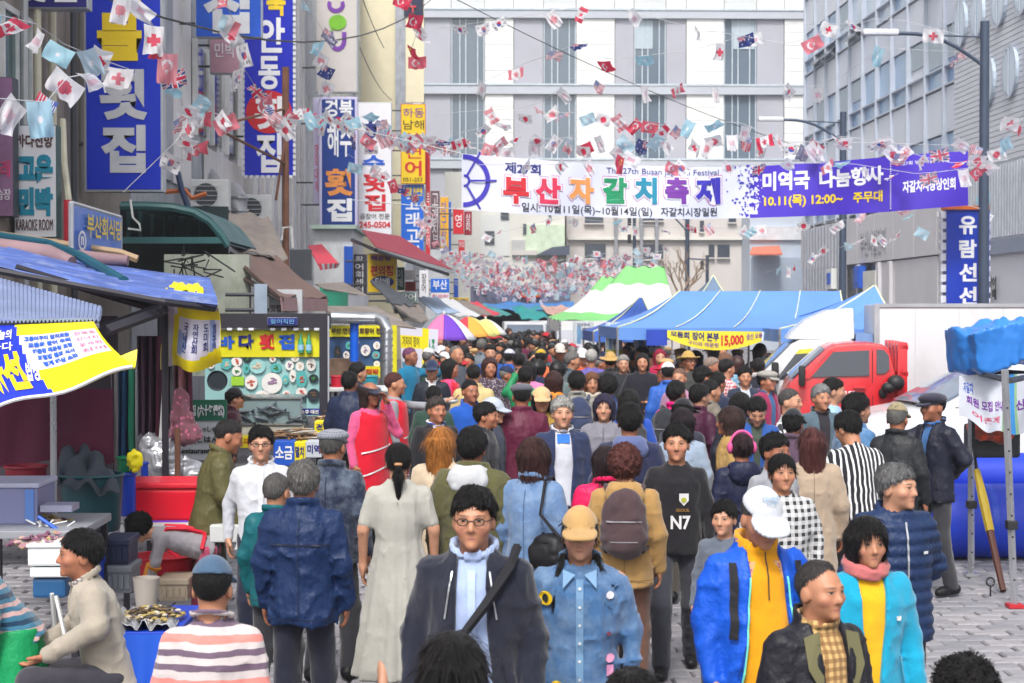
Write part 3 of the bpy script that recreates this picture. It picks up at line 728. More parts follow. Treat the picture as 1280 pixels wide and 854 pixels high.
for i,(vis,_,x,y) in enumerate(cand):
 rz = random.uniform(-.03,.03)
 if i < 300 and vis:
  o = new_ob('paving_stone',stone_me[random.randrange(8)],pave,(x,y,random.uniform(-.003,.003))); o.rotation_euler = (random.uniform(-.012,.012),random.uniform(-.012,.012),rz)
 else:
  a,b = .138,.088; h = random.uniform(-.004,.003)
  rest.add([(x - a,y - b,-.015),(x + a,y - b,-.015),(x + a,y + b,-.015),(x - a,y + b,-.015),(x - a + .01,y - b + .01,h),(x + a - .01,y - b + .01,h),(x + a - .01,y + b - .01,h),(x - a + .01,y + b - .01,h)],
    [(0,1,5,4),(1,2,6,5),(2,3,7,6),(3,0,4,7),(4,5,6,7)],random.randrange(4))
tag(rest.build('paving_stones',STONE,pave),kind='stuff')
# ------------------------------------------------------------------ far office building closing the street
FY = 110.0
WHITE = M('white_cladding',S(226,228,226),.55,var=.06,vs=.3); PALE = M('pale_panel',S(205,208,210),.55,var=.06)
BLUEG = M('blue_grey_cladding',S(172,173,184),.5,var=.07,vs=.4); BANDM = M('band_cladding',S(182,187,197),.45,var=.06,vs=.3)
GLASS = M('dark_window_glass',S(104,118,132),.12,var=.12,vs=.3,spec=.8); BLIND = M('window_blind',S(176,190,200),.5,var=.05)
MULL = M('mullion',S(190,202,212),.4)
def px_x(u,Y): return P(u,385,Y).x
def px_z(v,Y,u=640): return P(u,v,Y).z
fb = thing('office_building','wide office building of white pillars, grey cladding and dark window strips closing the far end','building',(px_x(770,FY),FY,0))
x0,x1 = px_x(526,FY),px_x(1020,FY)
MB().bx(x0,x1,FY + .3,FY + 14,0,27).build('wall',M('far_wall',S(190,194,200),.7),fb)
bays = [('g',531,564),('w',564,606),('p',606,642),('g',642,679),('w',679,720),('p',720,768),('g',768,792),('w',792,832),('g',832,857),('p',857,904),('w',904,945),('g',945,979),('p',979,1016)]
bands = [(-80,-72),(11,23),(105,118),(198,211)]
for k in range(4):
 zt = px_z(bands[k][0],FY) if k else 27.0; zb = px_z(bands[k][1],FY) if k else px_z(-30,FY)
 if k: MB().bx(x0,x1,FY - .28,FY + .3,zb,zt).build('floor_band',BANDM,fb); MB().bx(x0,x1,FY - .34,FY - .28,zt - .12,zt - .02).build('band_trim',MULL,fb)
 top = px_z(bands[k][1],FY) if k else px_z(-20,FY)
 bot = px_z(bands[k + 1][0],FY) if k < 3 else px_z(290,FY)
 if k == 0: top = 27.0; bot = px_z(11,FY)
 for kind,u0,u1 in bays:
  a,b = px_x(u0,FY) + .02,px_x(u1,FY) - .02
  if k == 0:
   MB().bx(a,b,FY - .05 * random.random(),FY + .3,bot,top).build('wall_panel',WHITE if kind != 'w' else PALE,fb); continue
  if kind == 'p':
   n = 5 if k < 3 else 9; h = (top - bot) / n
   for i in range(n): MB().bx(a,b,FY - .12 - .01 * (i % 2),FY + .3,bot + i * h + .009,bot + (i + 1) * h - .009).build('wall_panel',WHITE,fb)
  elif kind == 'g':
   MB().bx(a,b,FY,FY + .3,bot,top).build('wall_panel',BLUEG,fb)
  else:
   w = MB().bx(a,b,FY + .15,FY + .3,bot,top).build('window',GLASS,fb)
   m = MB()
   for f in (0,.24,.42,.78,.97): m.bx(a + (b - a) * f,a + (b - a) * f + .07,FY + .05,FY + .15,bot,top)
   m.build('mullion',MULL,w)
   if u0 in (792,904) and k == 1: MB().bx(a + .05 if u0 == 792 else a + .6,a + 1.2 if u0 == 792 else b - .1,FY + .1,FY + .149,(bot + top) / 2 + .2,top - .05).build('blind',BLIND,w)
# ------------------------------------------------------------------ lower buildings at the end of the street
BEI = M('beige_stone',S(212,206,202),.7,var=.08,vs=.5); CRM = M('cream_wall',S(228,226,218),.7,var=.07,vs=.5); DKW = M('dark_window',S(72,80,92),.2,spec=.7,var=.1)
bb = thing('stone_building','beige stone block with small dark windows under the white festival banner','building',(px_x(820,100),100,0))
MB().bx(px_x(708,100),px_x(938,100),100,109,0,px_z(215,100)).build('wall',BEI,bb)
for (u0,v0,u1,v1) in ((731,305,757,323),(800,306,829,324),(886,306,893,322),(897,306,912,322),(731,270,754,279),(800,262,829,276),(875,276,880,290),(911,270,920,278),(929,306,934,322),(929,352,935,368),(731,345,757,362)):
 w = pbox(MB(),u0,v0,u1,v1,99.9,.3).build('window',DKW,bb)
 m = MB(); pbox(m,u0 - 1,v1,u1 + 1,v1 + 1.5,99.75,.3); m.build('sill',BEI,w)
for u in (768,800,819,857):
 pbox(MB(),u,250,u + 4,330,99.6,.35).build('pilaster',M('pilaster',S(150,152,160),.6),bb)
pbox(MB(),710,296,936,300,99.7,.4).build('cornice',CRM,bb)
wb = thing('white_building','white low building with a pale green panel left of the beige stone block','building',(px_x(620,96),96,0))
MB().bx(px_x(556,96),px_x(706,96),96,106,0,px_z(215,96)).build('wall',CRM,wb)
pbox(MB(),655,281,706,322,95.9,.2).build('wall_panel',M('pale_green',S(214,230,205),.7),wb)
for q in ((606,289,618,296),(606,298,618,305),(626,264,636,268),(626,270,636,274),(654,280,658,293),(686,268,689,272)): pbox(MB(),*q,95.85,.3).build('window',DKW,wb)
pbox(MB(),601,268,637,320,95.94,.2).build('wall_panel',WHITE,wb); pbox(MB(),640,300,656,318,95.8,.4).build('balcony',M('balcony_grey',S(196,196,196),.7),wb)
pbox(MB(),640,313,672,319,95.7,.3).build('balcony_wall',BEI,wb)
m = MB(); m.add([P(670,319,94),P(712,319,94),P(712,307,95),P(690,309,95),P(670,319,97),P(712,319,97)],[(0,1,2,3),(3,2,5,4),(0,3,4),(1,5,2),(0,4,5,1)]); m.build('roof',M('slate_roof',S(60,68,86),.6),wb)
rb = thing('glass_front_shop','pale blue walled shop with an orange awning right of the beige stone block','building',(px_x(975,97),97,0))
MB().bx(px_x(937,97),px_x(1022,97),97,106,0,px_z(265,97)).build('wall',M('pale_blue_wall',S(196,206,220),.6,var=.06),rb)
pbox(MB(),937,283,1006,300,96.8,.3).build('wall_panel',M('cool_panel',S(222,226,232),.5),rb)
MB().add([P(937,317,94),P(978,317,94),P(974,307,96.9),P(940,309,96.9),P(937,319,94),P(978,319,94)],[(0,1,2,3),(0,4,5,1)]).build('awning',M('orange_fabric',S(214,122,98),.8),rb)
pbox(MB(),940,322,1004,382,96.6,.4).build('shutter',M('shutter_blue',S(176,190,208),.5,var=.05),rb)
# market roof over the far end of the street
mg = thing('market_gate','dark grey market roof beam with white lettering over the far end of the street','gate',(px_x(650,84),84,0))
pbox(MB(),588,357,713,381,84,8).build('beam',M('gate_grey',S(104,106,128),.6,var=.1),mg)
for u in (590,712): pbox(MB(),u - 2,380,u + 3,481,84.3,.4).build('post',M('gate_post',S(70,72,84),.6),mg)
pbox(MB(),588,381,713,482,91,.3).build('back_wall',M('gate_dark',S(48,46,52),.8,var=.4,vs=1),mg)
LW = M('letter_white',S(240,240,244),.5,var=.02); LN = M('letter_navy',S(28,36,120),.5,var=.03); LR = M('letter_red',S(206,28,44),.5,var=.03); LY = M('letter_yellow',S(242,208,30),.5,var=.03)
LK = M('letter_black',S(28,28,32),.5,var=.03); LB = M('letter_blue',S(28,90,200),.5,var=.03); LG = M('letter_green',S(22,140,90),.5,var=.03); LP = M('letter_purple',S(120,50,160),.5,var=.03); LT = M('letter_teal',S(20,140,170),.5); LO = M('letter_orange',S(236,150,70),.5); LPK = M('letter_pink',S(222,52,110),.5)
def px_text(mb,txt,u0,v0,u1,v1,Y,bold=.02,mi=0,depth=.02,skew=0):
 a = P(u0,v0,Y); b = P(u1,v1,Y)
 return letter_mb(txt,((a.x + b.x) / 2,Y,(a.z + b.z) / 2),(1,0,0),(0,0,1),abs(b.x - a.x),abs(a.z - b.z),bold,mi,mb,depth,skew=skew)
m = MB(); px_text(m,'부산',592,353,609,368,83.9); px_text(m,'시장',634,358,649,368,83.9); m.build('lettering',LW,mg)
rs = pbox(MB(),651,363,675,372,83.8,.15).build('sign_panel',LR,mg); px_text(MB(),'자갈치시장',652,364.5,674,370.5,83.78).build('lettering',LY,rs)
def slope(name,label,cat,pts,mat,nu=10,nv=6,sag=.03,thick=.02,group=None,corr=0,nc=0,parent=None,fold=0):
 """cloth or sheet between four photo points (u, v, Y), given as back-left, back-right, front-right, front-left"""
 f0 = bil(*[P(*q) for q in pts]); ph = random.random() * 6
 def fn(s,t):
  p = f0(s,t); z = -sag * math.sin(math.pi * s) * math.sin(math.pi * t)
  if corr: z += corr * math.sin(2 * math.pi * nc * s)
  if fold: z += fold * (math.sin(s * 19 + t * 7 + ph) + math.sin(s * 11 - t * 5 + ph * 2)) * .5
  return p + Vector((0,0,z))
 m = MB(); m.grid(fn,nu,nv,thick=thick)
 o = m.build(name,mat,parent,smooth=True)
 if label: tag(o,label,cat,group)
 return o,fn
slope('awning','long blue awning hung below the dark market roof beam','awning',[(605,379,83.5),(718,379,83.5),(716,389,79),(600,388,79)],M('blue_awning',S(62,128,196),.6),fold=.1)
slope('awning','teal green awning under the far market roof beam','awning',[(640,384,80),(690,384,80),(700,398,76),(652,400,76)],M('teal_awning',S(20,150,150),.6),fold=.1)
slope('awning','faded pink and grey awning right of the teal far awning','awning',[(675,383,79),(712,383,79),(708,394,76),(690,396,76)],M('faded_awning',S(200,160,150),.7),fold=.08)
# ------------------------------------------------------------------ right: glass front building
RX = 16.0
rg = thing('glass_building','grey building with a glass curtain wall of window rows along the right side','building',(RX,68,0))
FRM = M('facade_frame',S(190,198,212),.4,var=.05); SPN = [M('spandrel_' + c,S(*q),.35,var=.06,vs=.4) for c,q in zip('abc',((212,219,234),(220,226,237),(226,230,238)))]
PNE = [M('pane_' + c,S(*q),.14,var=.12,vs=.3,spec=.7) for c,q in zip('abc',((128,164,206),(156,188,220),(200,216,232)))]
MB().bx(RX + .25,RX + 12,54.6,82,0,26).build('wall',M('facade_wall',S(190,194,204),.7),rg)
ny = 11; y0 = 55.0; dy = (81.6 - y0) / ny
fl = [(6.3,9.9),(9.9,13.5),(13.5,17.1),(17.1,20.7)]
for z0,z1 in fl:
 for i in range(ny):
  a,b = y0 + i * dy + .06,y0 + (i + 1) * dy - .06
  MB().bx(RX + .02,RX + .25,a,b,z0 + 2.05,z1 - .04).build('spandrel_panel',random.choice(SPN),rg)
  w = MB().bx(RX + .10,RX + .25,a,b,z0 + .05,z0 + 2.0).build('window',random.choice(PNE if random.random() < .8 else SPN),rg)
  if random.random() < .14:
   t = MB(); t.add([(RX + .1,a + .1,z0 + .62),(RX + .1,b - .1,z0 + .62),(RX - .35,b - .1,z0 + .1),(RX - .35,a + .1,z0 + .1),(RX + .08,a + .1,z0 + .6),(RX + .08,b - .1,z0 + .6),(RX - .33,b - .1,z0 + .08),(RX - .33,a + .1,z0 + .08)],[(0,1,2,3),(7,6,5,4),(3,2,6,7),(0,3,7,4),(1,5,6,2)]); t.build('sash',DKW,w)
  if random.random() < .5: MB().bx(RX + .06,RX + .099,a + .05,b - .05,z0 + 1.2 * random.uniform(.6,1),z0 + 1.98).build('blind',BLIND,w)
 MB().bx(RX - .06,RX + .1,y0,81.6,z0 + .66,z0 + .72).build('rail',FRM,rg); MB().bx(RX - .06,RX + .1,y0,81.6,z0 + .01,z0 + .07).build('rail',FRM,rg)
for i in range(ny + 1): MB().bx(RX - .1,RX + .25,y0 + i * dy - .055,y0 + i * dy + .055,6.2,24).build('mullion',FRM,rg)
# lower stone storey with an entrance
LWR = M('lower_stone',S(212,210,214),.7,var=.08,vs=.6)
for i in range(9):
 a = 55 + i * 3.0
 if a < 66 or a > 73: MB().bx(RX - .05 - .02 * (i % 2),RX + .25,a + .03,a + 2.97,0,4.2).build('stone_panel',LWR,rg)
 MB().bx(RX - .12,RX + .25,a + .03,a + 2.97,4.25,6.15).build('stone_panel',LWR,rg)
for i in range(14): MB().bx(RX - .17,RX - .1,72 + i * .68,72.3 + i * .68,0,6.1).build('rib',M('facade_rib',S(168,172,184),.5),rg)
MB().bx(RX + .1,RX + .24,64.2,73,0,4.1).build('doorway',M('door_dark',S(70,76,88),.3,spec=.6),rg)
MB().bx(RX - .2,RX + .1,66.5,68.6,2.6,3.9).build('notice_board',M('notice_cream',S(222,220,212),.6),rg)
for yy in (64.2,66,69.5,72.7): MB().bx(RX - .2,RX + .1,yy,yy + .3,0,4.2).build('pillar',LWR,rg)
t = MB(); letter_mb('부산시설관리',(RX - .15,67.2,5.0),(0,-1,0),(0,0,1),4.2,1.0,.0,0,t,.03); t.build('lettering',M('letter_grey',S(140,142,150),.4),rg)
for u,v in ((1036,350),(1070,348)):
 p = PX(u,v,RX - .35); o = thing('electric_box','blue fronted electric box on the lower grey wall, %s one' % ('farther' if u < 1050 else 'nearer'),'box',p)
 MB().bx(p.x,p.x + .3,p.y - .5,p.y + .5,p.z - .4,p.z + .5).build('housing',WHITE if u < 1050 else LB,o); MB().bx(p.x - .03,p.x,p.y - .35,p.y + .35,p.z - .2,p.z + .3).build('cover',LB,o)
# ------------------------------------------------------------------ right: ribbed building with round windows
rr_ = thing('ribbed_building','pale ribbed metal building with round windows at the right edge','building',(RX,52,0))
RIB = M('ribbed_metal',S(216,219,228),.45,var=.05,vs=.5)
MB().bx(RX - .5,RX + 10,44,54.5,0,24).build('wall',RIB,rr_)
m = MB(); z = 6.7
while z < 16: m.bx(RX - .53,RX - .5,44,54.5,z,z + .135); z += .16
tag(m.build('rib',RIB,rr_),kind='stuff')
m = MB(); y = 44.1
while y < 54.4: m.bx(RX - .57,RX - .5,y,y + .13,4.5,6.6); y += .26
m.build('rib',M('ribbed_grey',S(192,198,208),.45),rr_)
MB().bx(RX - .62,RX - .5,44,54.5,4.0,4.42).build('ledge',M('ledge_blue',S(140,150,172),.5),rr_)
for cy,cz in ((46.6,9.2),(48.6,9.2),(50.7,9.2),(47.6,11.4),(49.7,11.4),(51.8,11.4),(53.6,11.4),(46.2,13.4),(52.6,13.4)):
 t = MB(); n = 20; q = [(cy + .62 * math.cos(2 * math.pi * i / n),cz + .70 * math.sin(2 * math.pi * i / n)) for i in range(n)]
 t.prism(q,'x',RX - .63,RX - .45); w = t.build('window',PNE[2],rr_)
 t = MB(); vs = []
 for s in (1.0,1.14):
  vs += [(RX - .66,cy + .62 * s * math.cos(2 * math.pi * i / n),cz + .70 * s * math.sin(2 * math.pi * i / n)) for i in range(n)]
 t.add(vs,[(i,(i + 1) % n,n + (i + 1) % n,n + i) for i in range(n)]); t.bx(RX - .67,RX - .64,cy - .04,cy + .04,cz - .68,cz + .68); t.build('frame',FRM,w)
t = MB(); letter_mb('활어\n도매',(RX - .6,50.2,3.0),(0,-1,0),(0,0,1),.8,.7,0,0,t,.02); t.build('lettering',LK,rr_)
# ------------------------------------------------------------------ street lamps
STEEL = M('lamp_steel',S(72,84,104),.45,metal=.3,var=.08); LHEAD = M('lamp_head',S(216,220,226),.4)
def street_lamp(u,Y,vt,vj,uh,vh,r,label):
 b = P(u,400,Y); o = thing('street_lamp',label,'street lamp',(b.x,Y,0),'arched street lamps')
 zt = P(u,vt,Y).z; MB().tube([(b.x,Y,0),(b.x,Y,1.1)],r * 1.5,12).build('base',STEEL,o,smooth=True)
 MB().tube([(b.x,Y,1.0),(b.x,Y,zt)],[r * 1.12,r * .9],12).build('pole',STEEL,o,smooth=True)
 j = P(u,vj,Y); h = P(uh,vh,Y); d = j - h
 arm = [j + (h - j) * t + Vector((0,0,abs(d.z) * .75 * math.sin(math.pi * t) * .45)) for t in (0,.15,.3,.45,.6,.75,.9,1)]
 MB().tube(arm,r * .38,8).build('arm',STEEL,o,smooth=True)
 MB().tube([P(u,vt + 14 * (46 / Y),Y),h + (j - h) * .3 + Vector((0,0,abs(d.z) * .27))],r * .18,6).build('stay',STEEL,o)
 hm = MB(); hm.box(h + Vector((-.28,0,.02)),(.7,.22,.12)); hm.build('lamp_head',LHEAD,o,bevel=.04)
 return o
street_lamp(1229,33,27,82,1118,42,.10,'tall grey street lamp beside the blue vertical sign at the right, nearest of the lamps')
street_lamp(1053,47,140,178,976,150,.10,'grey street lamp behind the purple end of the banner')
street_lamp(859,78,268,290,812,262,.10,'farthest grey street lamp, before the beige stone block')
# signals at the crossing
SGB = M('signal_black',S(38,42,48),.5)
for u,v0,v1,lab in ((787,268,330,'dark traffic signal pole before the left windows of the beige block'),(878,325,345,'small pedestrian signal hung near the farthest lamp')):
 o = thing('traffic_signal',lab,'traffic signal',base_of(u,90))
 MB().tube([P(u + 6,480,90),P(u + 6,v0 - 6,90)],.09,8).build('pole',STEEL,o)
 MB().tube([P(u + 6,v0,90),P(u - 22,v0 - 2,90)],.05,6).build('arm',STEEL,o)
 for i,v in enumerate((v0 + 8,v0 + 30) if v1 > 325 and u < 800 else (v0 + 6,)):
  pbox(MB(),u - 2,v - 5,u + 2,v + 6,89.7,.3).build('signal_head',SGB,o,bevel=.03)
# bare tree in front of the beige block
TR = thing('bare_tree','leafless street tree with thin brown branches beside the farthest lamp','tree',base_of(852,76))
BARK = M('bark',S(150,128,108),.9,var=.25); m = MB(); g = random.Random(3)
tb = P(852,478,76); tp = P(852,375,76); MB().tube([tb,tb + (tp - tb) * .5 + Vector((.05,0,0)),tp],[.14,.11,.09],8).build('trunk',BARK,TR)
def limb(p,d,L,r,n):
 q = p + d * L; m.tube([p,p + d * L * .5 + Vector((g.uniform(-.08,.08),0,0)),q],[r,r * .8,r * .6],5)
 if n:
  for _ in range(3 if n > 2 else 2):
   e = (d + Vector((g.uniform(-.8,.8),g.uniform(-.5,.5),g.uniform(-.1,.5)))).normalized(); limb(p + d * L * g.uniform(.6,1),e,L * g.uniform(.55,.8),r * .58,n - 1)
for a in (-.5,-.1,.35,.6): limb(tp,Vector((a,g.uniform(-.3,.3),1)).normalized(),1.1,.06,3)
m.build('crown',BARK,TR)
# ------------------------------------------------------------------ tents of the festival
BLT = M('tent_blue',S(98,146,220),.55,var=.08,vs=.8,bump=.15,bs=8); BLD = M('tent_shaded_blue',S(70,110,200),.55,var=.08); TWH = M('tent_white',S(236,238,238),.6,var=.05); TGR = M('tent_green',S(128,204,122),.6,var=.08); TGY = M('tent_grey_blue',S(110,132,160),.6,var=.08)
POLE = M('aluminium_pole',S(196,198,204),.3,metal=.7,var=.08); STRP = M('piping_cream',S(226,230,190),.6)
def tent(label,x0,x1,y0,y1,ze,zp,rx0,rx1,mat,valance=.22,seams=0,ridge_y=None,group='festival tents',name='tent',vmat=None):
 o = thing(name,label,'tent',((x0 + x1) / 2,y0,0),group); ry = ridge_y or (y0 + y1) / 2
 def side(a,b,c,d,nm='canopy'):
  f0 = bil(a,b,c,d); ph = random.random() * 5
  def fn(s,t):
   q = f0(s,t); return q + Vector((0,0,-.16 * math.sin(math.pi * t) * (zp - ze) + .02 * math.sin(s * 21 + t * 3 + ph) * math.sin(math.pi * t)))
  return fn
 R0,R1 = Vector((rx0,ry,zp)),Vector((rx1,ry,zp))
 A,B,Cc,D = Vector((x0,y0,ze)),Vector((x1,y0,ze)),Vector((x1,y1,ze)),Vector((x0,y1,ze))
 cm = MB()
 for a,b,c,d in ((R0,R1,B,A),(R1,R0,D,Cc),(R0,R0,A,D),(R1,R1,Cc,B)): cm.grid(side(a,b,c,d),14,10)
 can = cm.build('canopy',mat,o,smooth=True)
 vm = MB(); pts = [A,B,Cc,D,A]
 for a,b in zip(pts[:-1],pts[1:]):
  def fn(s,t,a=a,b=b): 
   q = a + (b - a) * s; n = (b - a).cross(Vector((0,0,1))).normalized(); return q + n * (.012 + .02 * math.sin(s * 26) * t) + Vector((0,0,-valance * t))
  vm.grid(fn,16,2)
 vm.build('valance',vmat or mat,can,smooth=True)
 sm = MB()
 for a,b in ((R0,A),(R1,B)):
  sm.tube([a + (b - a) * t + Vector((0,0,-.16 * math.sin(math.pi * t) * (zp - ze) + .01)) for t in (0,.2,.4,.6,.8,1)],.014,5)
 for i in range(seams):
  a = R0 + (R1 - R0) * ((i + 1) / (seams + 1)); b = A + (B - A) * ((i + 1) / (seams + 1)); sm.tube([a + (b - a) * t + Vector((0,-.01,-.16 * math.sin(math.pi * t) * (zp - ze) + .012)) for t in (0,.2,.4,.6,.8,1)],.010,4)
 sm.build('piping',STRP,can)
 for p in (A,B,Cc,D): MB().tube([(p.x,p.y,0),(p.x,p.y,ze)],.022,6).build('leg',POLE,o)
 return o
def XP(u,Y): return P(u,400,Y).x
def ZP(v,Y): return P(640,v,Y).z
Y1 = 28.0
tent('large blue festival tent with the yellow banner along its front edge',XP(772,Y1),XP(1062,Y1),Y1,Y1 + 4,ZP(410,Y1),ZP(364,Y1 + 2),XP(850,Y1 + 2),XP(1050,Y1 + 2),BLT,.20,3)
tent('small blue tent painted as in shade, left of the large blue tent',XP(742,33),XP(830,33),33,36,ZP(415,33),ZP(372,34.5),XP(802,34),XP(806,34),BLD,.2)  # shadow side of the tent put into a darker blue cloth colour
tent('blue pointed tent behind the white truck cab',XP(975,26.5),XP(1135,26.5),26.5,29.5,ZP(412,26.5),ZP(358,28),XP(1092,28),XP(1094,28),BLT,.2)
tent('grey blue pointed tent peeking over the large blue tent',XP(858,42),XP(925,42),42,45,ZP(384,42),ZP(345,43.5),XP(891,43.5),XP(892,43.5),TGY,.15)
# two green and white tents behind
def gw_tent(label,u0,u1,up0,up1,vp,ve,Y,dep):
 x0,x1 = XP(u0,Y),XP(u1,Y); ze,zp = ZP(ve,Y),ZP(vp,Y + dep / 2); o = thing('tent',label,'tent',((x0 + x1) / 2,Y,0),'festival tents')
 ry = Y + dep / 2; R0,R1 = Vector((XP(up0,ry),ry,zp)),Vector((XP(up1,ry),ry,zp))
 A,B,Cc,D = Vector((x0,Y,ze)),Vector((x1,Y,ze)),Vector((x1,Y + dep,ze)),Vector((x0,Y + dep,ze))
 cm = MB()
 for a,b,c,d in ((R0,R1,B,A),(R1,R0,D,Cc),(R0,R0,A,D),(R1,R1,Cc,B)):
  f0 = bil(a,b,c,d); n0 = len(cm.f)
  def fn(s,t): return f0(s,t) + Vector((0,0,-.2 * math.sin(math.pi * t) * (zp - ze) + .03 * math.sin(s * 17)))
  cm.grid(fn,16,24)
  for k in range(n0,len(cm.f)):
   j,i = divmod(k - n0,16); t = (j + .5) / 24; cm.m[k] = 1 if t < .20 or t > .70 else 0
 cm.build('canopy',[TWH,TGR],o,smooth=True)
 vm = MB(); pts = [A,B,Cc,D,A]
 for a,b in zip(pts[:-1],pts[1:]):
  vm.grid(lambda s,t,a=a,b=b: a + (b - a) * s + Vector((0,-.01,-.25 * t)),12,1)
 vm.build('valance',TWH,o)
 for p in (A,B,Cc,D): MB().tube([(p.x,p.y,0),(p.x,p.y,ze)],.03,6).build('leg',POLE,o)
 MB().grid(lambda s,t: Vector((x0 + .02 + s * 1.0,Y - .05,ze - .22 - t * 1.2)),4,3,thick=.01).build('side_curtain',M('side_sheet',S(216,222,232),.6),o)
gw_tent('white and green striped festival tent, nearer of the pair by the blue tents',700,858,782,830,334,401,40,5)
gw_tent('white and green striped festival tent, farther of the pair',695,800,752,775,347,398,47,5)
# banner on the large tent
YBn = Y1 - .12
def tb_fn(s,t):
 top = P(834 + (975 - 834) * s,413 + 2 * s,YBn); bot = P(834 + (975 - 834) * s,422 + 15 * math.sin(math.pi * min(1,s * 1.15)) ** .8 + 2 * s,YBn)
 return top + (bot - top) * t + Vector((0,-.03 * math.sin(s * 9),0))
o = thing('banner','yellow banner with price in red letters along the large blue tent','banner',tuple(tb_fn(.5,1)))
m = MB(); m.grid(tb_fn,24,4,thick=.006)
for k in range(24 * 4):
 if (k % 24) > 19: m.m[k] = 1
m.build('cloth',[M('banner_yellow',S(240,222,60),.6,var=.05),M('banner_pale',S(226,232,240),.6)],o)
m = MB(); letters_on(m,tb_fn,'모듬회 장어 본부',.03,.46,.08,.55,.03,.012); m.build('lettering',LN,o)
m = MB(); letters_on(m,tb_fn,'구이와 매운탕',.18,.46,.62,.86,.01,.012); letters_on(m,tb_fn,'15,000',.48,.68,.22,.88,.04,.012,1); letters_on(m,tb_fn,'생선 모둠',.70,.84,.15,.6,.02,.012,0); m.build('lettering',[LP,LR],o)
m = MB(); letters_on(m,tb_fn,'대성',.88,.98,.2,.8,.03,.012); m.build('lettering',LB,o)
pbox(MB(),808,412,834,432,Y1 - .1,.02).build('blue_end',M('banner_blue',S(40,70,180),.6),o)
for i,(u0,u1,v0,v1,Y) in enumerate(((757,778,403,452,30.5),(792,826,400,458,29.5),(716,742,402,430,38.5))):
 a = P(u0,v0,Y); b = P(u1,v1,Y)
 o = thing('menu_flag',('printed yellow and white sheet hung on the left tent pole','printed sheet hung left of the yellow tent banner','white printed sheet hung on the green striped tent')[i],'sheet',(a.x,Y,b.z))
 fn = lambda s,t: Vector((a.x + (b.x - a.x) * s + .12 * (t - .5) * (i % 2),Y + .05 * math.sin(s * 7),a.z + (b.z - a.z) * t))
 m = MB(); m.grid(fn,10,10,thick=.006)
 for k in range(100):
  r,c = divmod(k,10); m.m[k] = 1 if r > 6 and i != 2 else (2 if (c in (2,3) and r > 1) or (i == 2 and 3 < r < 8 and 2 < c < 6) else 0)
 m.build('cloth',[M('sheet_white',S(214,220,224),.6),M('sheet_yellow',S(216,206,96),.6),M('sheet_blue',S(120,160,200),.6)],o)
 m = MB(); letters_on(m,fn,'장어구이',.2,.8,.08,.22,.02,.01); letters_on(m,fn,'회\n덮\n밥',.45,.8,.28,.6,.02,.01); m.build('lettering',LN,o)
